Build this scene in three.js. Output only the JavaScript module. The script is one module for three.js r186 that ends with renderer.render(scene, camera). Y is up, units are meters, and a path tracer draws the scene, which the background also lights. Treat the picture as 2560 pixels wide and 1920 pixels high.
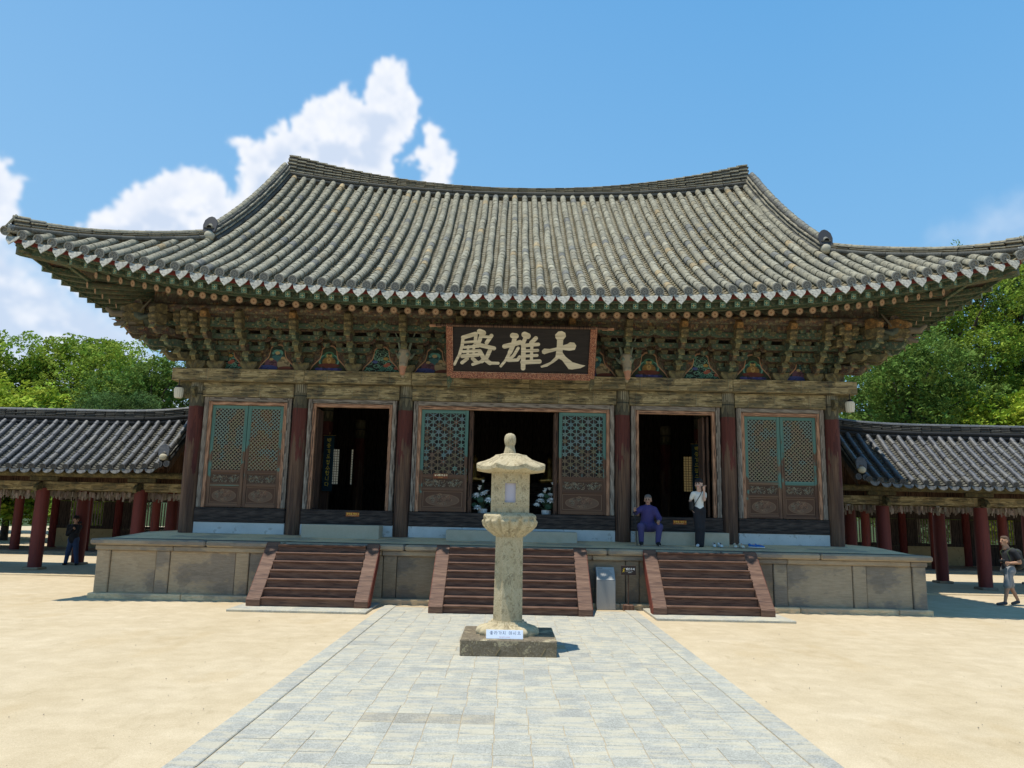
import * as THREE from 'three';

// ---------------------------------------------------------------- camera, sky, sun, exposure
const scene = new THREE.Scene();
const camera = new THREE.PerspectiveCamera(52.42, 4 / 3, 0.1, 1500);
camera.position.set(-0.07, 2.03, 0);
camera.rotation.order = 'YXZ';
camera.rotation.set(THREE.MathUtils.degToRad(9.52), 0, 0.0213);
const renderer = new THREE.WebGLRenderer({ antialias: true });
renderer.toneMapping = THREE.LinearToneMapping;
renderer.toneMappingExposure = 1.12;
renderer.shadowMap.enabled = true;

const sun = new THREE.DirectionalLight(new THREE.Color(1, 0.95, 0.86), 4.4);
sun.name = 'sun';
sun.position.set(-21, 100, -11);
sun.target.position.set(0, 0, -20);
sun.castShadow = true;
sun.shadow.mapSize.set(4096, 4096);
Object.assign(sun.shadow.camera, { left: -60, right: 60, top: 60, bottom: -60, near: 1, far: 250 });
scene.add(sun, sun.target);

// ---------------------------------------------------------------- random numbers and noise
function rng(seed) { let a = seed >>> 0; return () => { a = (a + 0x6d2b79f5) >>> 0; let t = Math.imul(a ^ (a >>> 15), 1 | a); t = (t + Math.imul(t ^ (t >>> 7), 61 | t)) ^ t; return ((t ^ (t >>> 14)) >>> 0) / 4294967296; }; }
const hash = (x, y, s) => { let h = (x * 374761393 + y * 668265263 + s * 2147483647) | 0; h = Math.imul(h ^ (h >>> 13), 1274126177); h ^= h >>> 16; return (h >>> 0) / 4294967296; };
const { clamp, lerp, smoothstep } = THREE.MathUtils;
function vn(x, y, px, py, s) {            // value noise that repeats after px, py cells
  const ix = Math.floor(x), iy = Math.floor(y), fx = x - ix, fy = y - iy, m = (a, n) => ((a % n) + n) % n;
  const x0 = m(ix, px), x1 = m(ix + 1, px), y0 = m(iy, py), y1 = m(iy + 1, py);
  const u = fx * fx * (3 - 2 * fx), v = fy * fy * (3 - 2 * fy);
  return lerp(lerp(hash(x0, y0, s), hash(x1, y0, s), u), lerp(hash(x0, y1, s), hash(x1, y1, s), u), v);
}
function fbm(u, v, fx, fy, oct, s) { let a = 0.5, t = 0, n = 0; for (let i = 0; i < oct; i++) { t += a * vn(u * fx, v * fy, fx, fy, s + i); n += a; a *= 0.55; fx *= 2; fy *= 2; } return t / n; }

// ---------------------------------------------------------------- the sky: summer blue and a few cumulus towers
function skyTexture() {
  const W = 2048, H = 1024, data = new Float32Array(W * H * 4);
  const n3 = (x, y, s) => fbm(x, y, 1, 1, 1, s);
  const nz = (x, y, o, s) => { let a = 0.5, t = 0, n = 0, f = 1; for (let i = 0; i < o; i++) { t += a * vn(x * f + 500, y * f + 500, 1 << 20, 1 << 20, s + i); n += a; a *= 0.52; f *= 2.03; } return t / n; };
  // cumulus outlines: bearing and height in degrees; strength; the air between is left clear
  const outlines = [
    [1, [[-10.4, 31.7], [-9.4, 31.4], [-8.9, 30.2], [-8.0, 29.2], [-7.8, 27.8], [-8.6, 26.6], [-9.3, 25.4], [-9.6, 23], [-10, 18], [-20.5, 18], [-20.6, 22.0], [-20.9, 23.7], [-21.6, 24.9], [-20, 25.0], [-19.3, 25.2], [-18.2, 26.6], [-17.6, 26.4], [-16.4, 28.1], [-15, 28.4], [-13.6, 29.7], [-13.1, 28.9], [-11.9, 28.8], [-11.9, 30.2], [-11.3, 30.9]]],
    [1, [[-30.5, 18.0], [-28.4, 19.4], [-27.5, 20.2], [-26.2, 21.2], [-25, 22.0], [-23.6, 22.7], [-22.4, 22.2], [-21.2, 21.6], [-20, 21.2], [-18, 12], [-31, 14]]],
    [1, [[-6.9, 27.7], [-6.2, 27.3], [-5.4, 26.5], [-4.6, 25.7], [-5.2, 24.6], [-5.6, 23], [-7, 22.5], [-7, 24.6], [-8.4, 25.2], [-7.4, 26.0]]],
    [0.95, [[-46, 23], [-38, 22], [-36, 21.3], [-34.6, 20.6], [-33.7, 19.8], [-34.2, 18.6], [-33.6, 17.6], [-34.5, 16.0], [-36, 10], [-46, 10]]],
    [0.88, [[-60, 16.5], [-34.5, 16.5], [-32, 14.8], [-29.5, 13.6], [-26.5, 12], [-24, 9], [-20, 3], [-60, 3]]],
    [0.3, [[29, 18.3], [32, 19.8], [36, 20.3], [47, 19], [47, 15], [32, 16.5]]],
    [0.9, [[70, 10], [76, 15], [84, 18], [92, 14], [100, 16], [108, 9]]], [0.9, [[140, 9], [150, 15], [163, 12], [172, 17], [178, 9]]], [0.9, [[-120, 8], [-110, 15], [-100, 13], [-90, 17], [-80, 9]]], [0.8, [[-176, 7], [-168, 12], [-150, 14], [-140, 8]]]];
  const boxes = outlines.map(([, p]) => [Math.min(...p.map((q) => q[0])) - 2, Math.max(...p.map((q) => q[0])) + 2, Math.min(...p.map((q) => q[1])) - 2, Math.max(...p.map((q) => q[1])) + 2]);
  const inside = (p, x, y) => { let d = 1e9, s = -1; for (let i = 0, j = p.length - 1; i < p.length; j = i++) { const ax = p[j][0], ay = p[j][1], ex = p[i][0] - ax, ey = p[i][1] - ay, wx = x - ax, wy = y - ay, t = clamp((wx * ex + wy * ey) / (ex * ex + ey * ey), 0, 1), bx = wx - ex * t, by = wy - ey * t; d = Math.min(d, bx * bx + by * by); if (ay > y !== p[i][1] > y && x < (ex * (y - ay)) / ey + ax) s = -s; } return s * Math.sqrt(d); };
  for (let row = 0; row < H; row++) {
    const el = ((row + 0.5) / H - 0.5) * 180, e = Math.max(0, el);
    const k = Math.pow(clamp(e / 60, 0, 1), 0.7), pale = Math.exp(-e / 10);
    for (let col = 0; col < W; col++) {
      let az = ((col + 0.5) / W) * 360 - 90; az = ((az + 540) % 360) - 180;     // 0 = straight ahead (-z), right positive
      const o = (row * W + col) * 4, left = clamp((20 - az) / 70, 0, 1) * clamp((120 - Math.abs(az)) / 60, 0, 1);
      let r = lerp(0.26, 0.06, k), g = lerp(0.54, 0.275, k), b = lerp(0.82, 0.63, k);
      r += 0.13 * pale + 0.06 * left; g += 0.09 * pale + 0.05 * left; b += 0.02 * pale + 0.03 * left;
      if (el > 0.5 && el < 36) {
        const wx = (nz(az * 0.9, el * 0.9, 4, 71) - 0.5) * 1.5, wy = (nz(az * 0.9, el * 0.9, 4, 91) - 0.5) * 1.5, detail = nz(az * 2.6, el * 2.6, 4, 31) - 0.5;
        outlines.forEach(([st, p], i) => {
          const q = boxes[i]; if (az < q[0] || az > q[1] || el < q[2] || el > q[3]) return;
          const d = inside(p, az + wx, el + wy) + 0.3 + detail * 0.8, soft = st < 0.9 ? 2.2 : 0.5, a = smoothstep(d, st < 0.9 ? -0.6 : -0.05, soft) * st; if (a <= 0) return;
          const body_ = nz(az * 0.55 + 7, el * 0.8, 4, 131), lit = clamp(0.95 - 0.42 * smoothstep(d, 0.3, 2.4) * clamp((0.66 - body_) * 4, 0, 1) + detail * 0.3, 0.6, 1), t = (lit - 0.6) / 0.4;
          r = lerp(r, lerp(0.58, 0.84, t), a); g = lerp(g, lerp(0.67, 0.865, t), a); b = lerp(b, lerp(0.82, 0.92, t), a);
        });
      }
      if (el < 0) { const t = clamp(-el / 6, 0, 1); r = lerp(r, 0.32, t); g = lerp(g, 0.30, t); b = lerp(b, 0.24, t); }
      data[o] = r; data[o + 1] = g; data[o + 2] = b; data[o + 3] = 1;
    }
  }
  const t = new THREE.DataTexture(data, W, H, THREE.RGBAFormat, THREE.FloatType);
  t.mapping = THREE.EquirectangularReflectionMapping; t.magFilter = THREE.LinearFilter; t.needsUpdate = true;
  return t;
}
scene.background = skyTexture();
scene.environment = scene.background;

// ---------------------------------------------------------------- textures
function tex(w, h, fn, srgb = true) {
  const d = new Uint8Array(w * h * 4), c = [0, 0, 0];
  for (let y = 0; y < h; y++) for (let x = 0; x < w; x++) { fn((x + 0.5) / w, (y + 0.5) / h, c, x, y); const o = (y * w + x) * 4; d[o] = clamp(c[0], 0, 255); d[o + 1] = clamp(c[1], 0, 255); d[o + 2] = clamp(c[2], 0, 255); d[o + 3] = 255; }
  const t = new THREE.DataTexture(d, w, h); t.wrapS = t.wrapT = THREE.RepeatWrapping; t.magFilter = THREE.LinearFilter; t.minFilter = THREE.LinearMipmapLinearFilter; t.generateMipmaps = true;
  if (srgb) t.colorSpace = THREE.SRGBColorSpace; t.needsUpdate = true; return t;
}
function rep(t, x, y = x, r = 0) { const c = t.clone(); c.repeat.set(x, y); c.rotation = r; c.needsUpdate = true; return c; }
function canvasTex(w, h, draw, wrap = false) {
  const cv = document.createElement('canvas'); cv.width = w; cv.height = h; draw(cv.getContext('2d'), w, h);
  const t = new THREE.CanvasTexture(cv); t.colorSpace = THREE.SRGBColorSpace; if (wrap) t.wrapS = t.wrapT = THREE.RepeatWrapping; return t;
}
const mix3 = (c, a, b, t) => { c[0] = lerp(a[0], b[0], t); c[1] = lerp(a[1], b[1], t); c[2] = lerp(a[2], b[2], t); };
const add3 = (c, v) => { c[0] += v; c[1] += v; c[2] += v; };
const std = (o) => new THREE.MeshStandardMaterial({ roughness: 0.9, side: THREE.DoubleSide, ...o });

// ---------------------------------------------------------------- geometry helper: collects triangles, uv in metres
class B {
  constructor() { this.p = []; this.n = []; this.u = []; this.c = null; this.col = null; }
  color(c) { this.c ??= []; this.col = c; return this; }
  v(p, n, u) { this.p.push(p[0], p[1], p[2]); this.n.push(n[0], n[1], n[2]); this.u.push(u[0], u[1]); if (this.c) { const c = this.col || [1, 1, 1]; this.c.push(c[0], c[1], c[2]); } }
  quad(a, b, c, d, uv, ns) {
    let n = ns; if (!n) { const e = [b[0] - a[0], b[1] - a[1], b[2] - a[2]], f = [d[0] - a[0], d[1] - a[1], d[2] - a[2]]; let q = [e[1] * f[2] - e[2] * f[1], e[2] * f[0] - e[0] * f[2], e[0] * f[1] - e[1] * f[0]]; const l = Math.hypot(...q) || 1; q = q.map((x) => x / l); n = [q, q, q, q]; }
    const t = uv || boxUV([a, b, c, d], n[0]);
    this.v(a, n[0], t[0]); this.v(b, n[1], t[1]); this.v(c, n[2], t[2]); this.v(a, n[0], t[0]); this.v(c, n[2], t[2]); this.v(d, n[3], t[3]); return this;
  }
  tri(a, b, c) { const e = [b[0] - a[0], b[1] - a[1], b[2] - a[2]], f = [c[0] - a[0], c[1] - a[1], c[2] - a[2]]; let q = [e[1] * f[2] - e[2] * f[1], e[2] * f[0] - e[0] * f[2], e[0] * f[1] - e[1] * f[0]]; const l = Math.hypot(...q) || 1; q = q.map((x) => x / l); const t = boxUV([a, b, c], q); this.v(a, q, t[0]); this.v(b, q, t[1]); this.v(c, q, t[2]); return this; }
  box(x, y, z, w, h, d, b = 0.008, m) {       // chamfered box, centre x y z
    const g = new B(); const X = w / 2, Y = h / 2, Z = d / 2; b = Math.min(b, X * 0.6, Y * 0.6, Z * 0.6);
    const P = (sx, sy, sz, ax) => [sx * (X - (ax === 0 ? 0 : b)), sy * (Y - (ax === 1 ? 0 : b)), sz * (Z - (ax === 2 ? 0 : b))];
    for (const s of [1, -1]) {
      g.quad(P(s, -s, -1, 0), P(s, s, -1, 0), P(s, s, 1, 0), P(s, -s, 1, 0));
      g.quad(P(-1, s, -s, 1), P(-1, s, s, 1), P(1, s, s, 1), P(1, s, -s, 1));
      g.quad(P(-s, -1, s, 2), P(s, -1, s, 2), P(s, 1, s, 2), P(-s, 1, s, 2));
    }
    if (b > 0) {
      for (const s of [1, -1]) for (const t of [1, -1]) {
        const f = s * t > 0;
        const e1 = [P(s, t, -1, 0), P(s, t, -1, 1), P(s, t, 1, 1), P(s, t, 1, 0)], e2 = [P(-1, s, t, 1), P(-1, s, t, 2), P(1, s, t, 2), P(1, s, t, 1)], e3 = [P(t, -1, s, 2), P(t, -1, s, 0), P(t, 1, s, 0), P(t, 1, s, 2)];
        for (const e of [e1, e2, e3]) f ? g.quad(...e) : g.quad(e[3], e[2], e[1], e[0]);
        for (const r of [1, -1]) { const a = P(s, t, r, 0), c = P(s, t, r, 1), d2 = P(s, t, r, 2); s * t * r > 0 ? g.tri(a, c, d2) : g.tri(a, d2, c); }
      }
    }
    const M = new THREE.Matrix4(); if (m) M.copy(m); M.premultiply(new THREE.Matrix4().makeTranslation(x, y, z)); return this.put(g, M);
  }
  put(g, m, uvs = 1) {                          // add another B or a BufferGeometry
    const geo = g instanceof B ? null : (g.index ? g.toNonIndexed() : g);
    const p = geo ? geo.attributes.position.array : g.p, n = geo ? geo.attributes.normal.array : g.n, u = geo ? geo.attributes.uv?.array : g.u, N = m && new THREE.Matrix3().getNormalMatrix(m), a = new THREE.Vector3();
    const gc = !geo && g.c;
    for (let i = 0; i < p.length / 3; i++) {
      a.set(p[i * 3], p[i * 3 + 1], p[i * 3 + 2]); if (m) a.applyMatrix4(m); this.p.push(a.x, a.y, a.z);
      a.set(n[i * 3], n[i * 3 + 1], n[i * 3 + 2]); if (m) a.applyMatrix3(N).normalize(); this.n.push(a.x, a.y, a.z);
      this.u.push(u ? u[i * 2] * uvs : 0, u ? u[i * 2 + 1] * uvs : 0);
      if (this.c) { const c = gc ? [gc[i * 3], gc[i * 3 + 1], gc[i * 3 + 2]] : this.col || [1, 1, 1]; this.c.push(c[0], c[1], c[2]); }
    }
    return this;
  }
  geo() {
    const g = new THREE.BufferGeometry(), f = (a, k) => new THREE.BufferAttribute(new Float32Array(a), k);
    g.setAttribute('position', f(this.p, 3)); g.setAttribute('normal', f(this.n, 3)); g.setAttribute('uv', f(this.u, 2)); if (this.c) g.setAttribute('color', f(this.c, 3)); return g;
  }
}
function boxUV(ps, n) { const a = Math.abs(n[0]), b = Math.abs(n[1]), c = Math.abs(n[2]); return ps.map((p) => (a >= b && a >= c ? [p[2], p[1]] : b >= c ? [p[0], p[2]] : [p[0], p[1]])); }
const mat4 = (x = 0, y = 0, z = 0, rx = 0, ry = 0, rz = 0, sx = 1, sy = sx, sz = sx) => new THREE.Matrix4().compose(new THREE.Vector3(x, y, z), new THREE.Quaternion().setFromEuler(new THREE.Euler(rx, ry, rz, 'YXZ')), new THREE.Vector3(sx, sy, sz));
const boxG = (w, h, d, b) => new B().box(0, 0, 0, w, h, d, b).geo();
function tubeAlong(pts, radii, seg = 8, capped = true) {      // tapered tube along points, smooth sides
  const g = new B(), rings = [], P = pts.map((p) => new THREE.Vector3(...p));
  let up = new THREE.Vector3(0, 0, 1), len = 0;
  for (let i = 0; i < P.length; i++) {
    const t = P[Math.min(i + 1, P.length - 1)].clone().sub(P[Math.max(i - 1, 0)]).normalize(); if (Math.abs(t.dot(up)) > 0.95) up = new THREE.Vector3(1, 0, 0);
    const s = new THREE.Vector3().crossVectors(up, t).normalize(), q = new THREE.Vector3().crossVectors(t, s); if (i) len += P[i].distanceTo(P[i - 1]);
    rings.push({ len, r: radii[i], pts: Array.from({ length: seg + 1 }, (_, k) => { const a = (k / seg) * Math.PI * 2, n = s.clone().multiplyScalar(Math.cos(a)).addScaledVector(q, Math.sin(a)); return { p: P[i].clone().addScaledVector(n, radii[i]).toArray(), n: n.toArray(), u: (k / seg) * 2 * Math.PI * radii[0] }; }) });
  }
  for (let i = 0; i < rings.length - 1; i++) for (let k = 0; k < seg; k++) { const a = rings[i].pts[k], b = rings[i].pts[k + 1], c = rings[i + 1].pts[k + 1], d = rings[i + 1].pts[k]; g.quad(a.p, b.p, c.p, d.p, [[a.u, rings[i].len], [b.u, rings[i].len], [c.u, rings[i + 1].len], [d.u, rings[i + 1].len]], [a.n, b.n, c.n, d.n]); }
  if (capped) for (const [r, s] of [[rings[0], 1], [rings[rings.length - 1], 0]]) { const c = r.pts.slice(0, -1).reduce((q, v) => [q[0] + v.p[0] / seg, q[1] + v.p[1] / seg, q[2] + v.p[2] / seg], [0, 0, 0]); for (let k = 0; k < seg; k++) s ? g.tri(c, r.pts[k + 1].p, r.pts[k].p) : g.tri(c, r.pts[k].p, r.pts[k + 1].p); }
  return g;
}
function prism(poly, depth, b = 0) {            // polygon in x y, extruded along z, centred on z
  const s = new THREE.Shape(poly.map((p) => new THREE.Vector2(p[0], p[1])));
  const g = new THREE.ExtrudeGeometry(s, { depth: depth - 2 * b, bevelEnabled: b > 0, bevelSize: b, bevelThickness: b, bevelSegments: 1, bevelOffset: -b, curveSegments: 6 }); g.translate(0, 0, -depth / 2 + b); return g;
}
// ---------------------------------------------------------------- naming
const taken = new Map();
function numbered(n) { const k = taken.get(n) ?? 0; taken.set(n, k + 1); return k ? n + '_' + String(k).padStart(3, '0') : n; }
function shade(o) { o.castShadow = o.receiveShadow = true; return o; }
function part(parent, name, g, m, x = 0, y = 0, z = 0) { const o = shade(new THREE.Mesh(g instanceof B ? g.geo() : g, m)); o.name = name; o.position.set(x, y, z); parent.add(o); return o; }
function sub(parent, name) { const o = new THREE.Group(); o.name = name; parent.add(o); return o; }
function thing(name, label, category, x = 0, y = 0, z = 0, turn = 0, group) {
  const o = new THREE.Group(); o.name = numbered(name); o.position.set(x, y, z); o.rotation.y = turn; o.userData = { label, category }; if (group) o.userData.group = group; scene.add(o); return o;
}
function single(name, label, category, g, m, x = 0, y = 0, z = 0, group) { const o = part(scene, numbered(name), g, m, x, y, z); o.userData = { label, category }; if (group) o.userData.group = group; return o; }
function setting(name, g, m) { const o = part(scene, numbered(name), g, m); o.userData = { kind: 'structure', label: name.replace(/_/g, ' ') }; return o; }
// ---------------------------------------------------------------- lettering (there is no Hangul font, so syllables are drawn stroke by stroke)
const CON = { // strokes in a unit box, y down
  g: [[.1, .15, .85, .15, .8, .95]], n: [[.15, .1, .15, .85, .9, .85]], d: [[.88, .15, .15, .15, .15, .85, .9, .85]], r: [[.12, .1, .85, .1, .85, .48, .15, .48, .15, .9, .9, .9]], m: [[.12, .12, .88, .12, .88, .9, .12, .9, .12, .12]],
  b: [[.15, .08, .15, .92, .85, .92, .85, .08], [.15, .5, .85, .5]], s: [[.5, .08, .48, .4, .08, .92], [.5, .4, .92, .92]], o: 'o', j: [[.1, .12, .9, .12], [.5, .14, .48, .45, .08, .92], [.52, .45, .92, .92]], ch: [[.3, -.02, .7, -.02], [.1, .24, .9, .24], [.5, .26, .48, .5, .08, .95], [.52, .5, .92, .95]],
  k: [[.1, .12, .85, .12, .8, .95], [.1, .5, .82, .5]], t: [[.88, .1, .15, .1, .15, .88, .9, .88], [.15, .48, .85, .48]], p: [[.08, .15, .92, .15], [.3, .15, .3, .85], [.7, .15, .7, .85], [.05, .85, .95, .85]], h: 'h',
};
const INI = ['g', 'gg', 'n', 'd', 'dd', 'r', 'm', 'b', 'bb', 's', 'ss', 'o', 'j', 'jj', 'ch', 'k', 't', 'p', 'h'];
const FIN = ['', 'g', 'gg', 'gs', 'n', 'nj', 'nh', 'd', 'r', 'rg', 'rm', 'rb', 'rs', 'rt', 'rp', 'rh', 'm', 'b', 'bs', 's', 'ss', 'o', 'j', 'ch', 'k', 't', 'p', 'h'];
function syllable(c, ch, x, y, w, h) {
  const code = ch.charCodeAt(0) - 0xac00; if (code < 0) return;
  const L = INI[Math.floor(code / 588)], V = Math.floor((code % 588) / 28), T = FIN[code % 28], line = (a, b, e, f) => { c.beginPath(); c.moveTo(x + a * w, y + b * h); c.lineTo(x + e * w, y + f * h); c.stroke(); };
  const con = (k, bx, by, bw, bh) => {
    if (k.length === 2 && k[0] === k[1]) { con(k[0], bx, by, bw * .5, bh); con(k[0], bx + bw * .5, by, bw * .5, bh); return; }
    const s = CON[k] ?? CON.s;
    if (s === 'o' || s === 'h') { const oy = s === 'h' ? .62 : .5; c.beginPath(); c.ellipse(x + (bx + bw / 2) * w, y + (by + bh * oy) * h, bw * w * .36, bh * h * (s === 'h' ? .27 : .4), 0, 0, 7); c.stroke(); if (s === 'h') { line(bx + bw * .3, by, bx + bw * .7, by); line(bx + bw * .08, by + bh * .2, bx + bw * .92, by + bh * .2); } return; }
    for (const q of s) { c.beginPath(); for (let i = 0; i < q.length; i += 2) c[i ? 'lineTo' : 'moveTo'](x + (bx + q[i] * bw) * w, y + (by + q[i + 1] * bh) * h); c.stroke(); }
  };
  const hh = T ? .6 : .96, vert = [0, 1, 2, 3, 4, 5, 6, 7, 20].includes(V), below = [8, 12, 13, 17, 18].includes(V);
  if (vert) {
    con(L, .05, .04, .5, hh - .08);
    const vx = [1, 3, 5, 7].includes(V) ? .72 : .78; line(vx, 0, vx, hh); if (vx < .75) line(.93, 0, .93, hh);
    const m = hh / 2; if (V === 0 || V === 1) line(vx, m, vx + .18, m); if (V === 2 || V === 3) { line(vx, m - .1, vx + .18, m - .1); line(vx, m + .1, vx + .18, m + .1); } if (V === 4 || V === 5) line(vx - .16, m, vx, m); if (V === 6 || V === 7) { line(vx - .16, m - .1, vx, m - .1); line(vx - .16, m + .1, vx, m + .1); }
  } else if (below) {
    const b = T ? .48 : .78; con(L, .18, .02, .64, T ? .3 : .52); line(.03, b, .97, b);
    if (V === 8) line(.5, b - .14, .5, b); if (V === 12) { line(.36, b - .14, .36, b); line(.64, b - .14, .64, b); } if (V === 13) line(.5, b, .5, b + .15); if (V === 17) { line(.36, b, .36, b + .15); line(.64, b, .64, b + .15); }
  } else { con(L, .05, .02, .5, hh * .5); line(.05, hh * .72, .62, hh * .72); line(.35, hh * .52, .35, hh * .72); line(.82, 0, .82, hh); }
  if (T) con(T, .2, .68, .62, .3);
}
function hangul(c, text, x, y, size, color, vertical = false, lw = 0.11, squeeze = 0.92) {
  c.strokeStyle = color; c.lineWidth = size * lw; c.lineCap = 'round'; c.lineJoin = 'round';
  [...text].forEach((ch) => { if (ch !== ' ') syllable(c, ch, x, y, size * squeeze * 0.92, size * 0.9); if (vertical) y += size * 1.12; else x += ch === ' ' ? size * 0.5 : size * squeeze * 1.08; });
}

// ---------------------------------------------------------------- surface materials
const T = {};
T.sand = tex(1024, 1024, (u, v, c, x, y) => {
  const a = fbm(u, v, 4, 4, 5, 1), b = fbm(u, v, 24, 24, 4, 9), g = hash(x, y, 3), p = fbm(u, v, 7, 3, 4, 77);
  mix3(c, [187, 168, 134], [196, 178, 146], clamp(a * 1.6 - 0.3, 0, 1)); if (p > 0.68) mix3(c, c.slice(), [180, 158, 120], clamp((p - 0.68) * 3, 0, 0.4)); const tr = fbm(u, v, 40, 9, 3, 79), sc = fbm(u, v, 10, 34, 3, 83); if (tr > 0.74) add3(c, -(tr - 0.74) * 60); if (sc > 0.76) add3(c, -(sc - 0.76) * 50); add3(c, (b - 0.5) * 20 + (g - 0.5) * 26); if (g > 0.998) add3(c, -60);
});
T.sandB = tex(512, 512, (u, v, c, x, y) => { const k = 120 + (fbm(u, v, 20, 20, 4, 5) - 0.5) * 130 + (hash(x, y, 8) - 0.5) * 40; c[0] = c[1] = c[2] = k; }, false);
T.slab = tex(1024, 1024, (u, v, c, x, y) => {
  const a = fbm(u, v, 6, 6, 5, 21), st = fbm(u, v, 4, 22, 4, 23), g = hash(x >> 1, y >> 1, 31), g2 = hash(x >> 3, y >> 3, 37);
  mix3(c, [156, 158, 152], [176, 176, 167], a); add3(c, (g - 0.5) * 46 + (g2 - 0.5) * 34); const d = smoothstep(st + (a - 0.5) * 0.7, 0.42, 0.66); mix3(c, c.slice(), [192, 185, 163], d * 0.65); if (g2 > 0.93 && a < 0.5) add3(c, -34);
});
T.slabB = tex(512, 512, (u, v, c, x, y) => { c[0] = c[1] = c[2] = 128 + (hash(x, y, 4) - 0.5) * 90 + (fbm(u, v, 8, 8, 4, 6) - 0.5) * 120; }, false);
T.stone = tex(1024, 512, (u, v, c, x, y) => {       // old granite facing: ochre with grey weathering crusts that have clear outlines
  const a = fbm(u, v, 5, 3, 5, 41), s = fbm(u, v, 3, 2, 5, 45), f = fbm(u, v, 20, 60, 3, 49), g = hash(x, y, 51);
  mix3(c, [150, 135, 111], [176, 159, 132], a); const e = smoothstep(s + (f - 0.5) * 0.16, 0.46, 0.56); mix3(c, c.slice(), [122, 114, 103], e * 0.75); const e2 = smoothstep(fbm(u, v, 6, 4, 4, 57), 0.6, 0.66); mix3(c, c.slice(), [112, 104, 92], e2 * 0.4); add3(c, (g - 0.5) * 26 + (f - 0.5) * 26);
});
T.rock = tex(512, 512, (u, v, c, x, y) => {         // fine pitted granite of the lantern
  const a = fbm(u, v, 5, 5, 5, 61), k = fbm(u, v, 26, 26, 3, 63), g = hash(x, y, 65), li = fbm(u, v, 9, 9, 4, 67);
  mix3(c, [178, 160, 124], [200, 186, 152], a); add3(c, (k - 0.5) * 44 + (g - 0.5) * 40); if (li > 0.62) mix3(c, c.slice(), [140, 126, 98], clamp((li - 0.62) * 5, 0, 0.6)); if (k > 0.66) add3(c, -34);
});
T.rockB = tex(512, 512, (u, v, c, x, y) => { const k = fbm(u, v, 26, 26, 3, 63); c[0] = c[1] = c[2] = 160 - (k > 0.6 ? 90 * (k - 0.6) * 4 : 0) + (hash(x, y, 65) - 0.5) * 70 + (fbm(u, v, 5, 5, 5, 61) - 0.5) * 90; }, false);
T.crust = tex(512, 512, (u, v, c, x, y) => {        // the same granite under a grainy black lichen crust, bare where it has flaked off
  const a = fbm(u, v, 5, 5, 5, 61), k = fbm(u, v, 30, 30, 3, 463), g = hash(x >> 1, y >> 1, 465), li = fbm(u, v, 6, 6, 5, 467);
  mix3(c, [170, 152, 118], [190, 176, 142], a); const e = smoothstep(li + (k - 0.5) * 0.5, 0.34, 0.44); mix3(c, c.slice(), [104, 92, 74], e * 0.75); add3(c, (k - 0.5) * 50 + (g - 0.5) * 44);
});
const grain = (u, v, s, fx = 24, fy = 3) => { const w = (fbm(u, v, 3, 2, 3, s) - 0.5) * 0.12; return fbm(u + w, v, fx, fy, 5, s + 5); };
function woodTex(a, b, s, crack = 0.35) { return tex(512, 512, (u, v, c, x, y) => { const g = grain(u, v, s), f = fbm(u, v, 70, 4, 3, s + 9), k = fbm(u, v, 40, 2, 3, s + 15); mix3(c, a, b, clamp(g * 1.7 - 0.35, 0, 1)); add3(c, (f - 0.5) * 34 + (hash(x, y, s) - 0.5) * 8); if (k < crack) mix3(c, c.slice(), [a[0] * 0.45, a[1] * 0.42, a[2] * 0.4], clamp((crack - k) * 14, 0, 0.85)); }); }
T.grainB = tex(512, 512, (u, v, c) => { const k = fbm(u, v, 40, 2, 3, 215), g = grain(u, v, 200); c[0] = c[1] = c[2] = 90 + g * 120 - (k < 0.35 ? (0.35 - k) * 600 : 0); }, false);
T.woodBrown = woodTex([72, 50, 38], [116, 88, 68], 101, 0.33);
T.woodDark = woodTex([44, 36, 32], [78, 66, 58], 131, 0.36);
T.woodGrey = woodTex([104, 92, 80], [156, 146, 132], 151, 0.36);
T.stair = woodTex([80, 54, 41], [122, 92, 72], 171, 0.28);
T.maroon = woodTex([88, 32, 30], [112, 46, 42], 191, 0.24);
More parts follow.
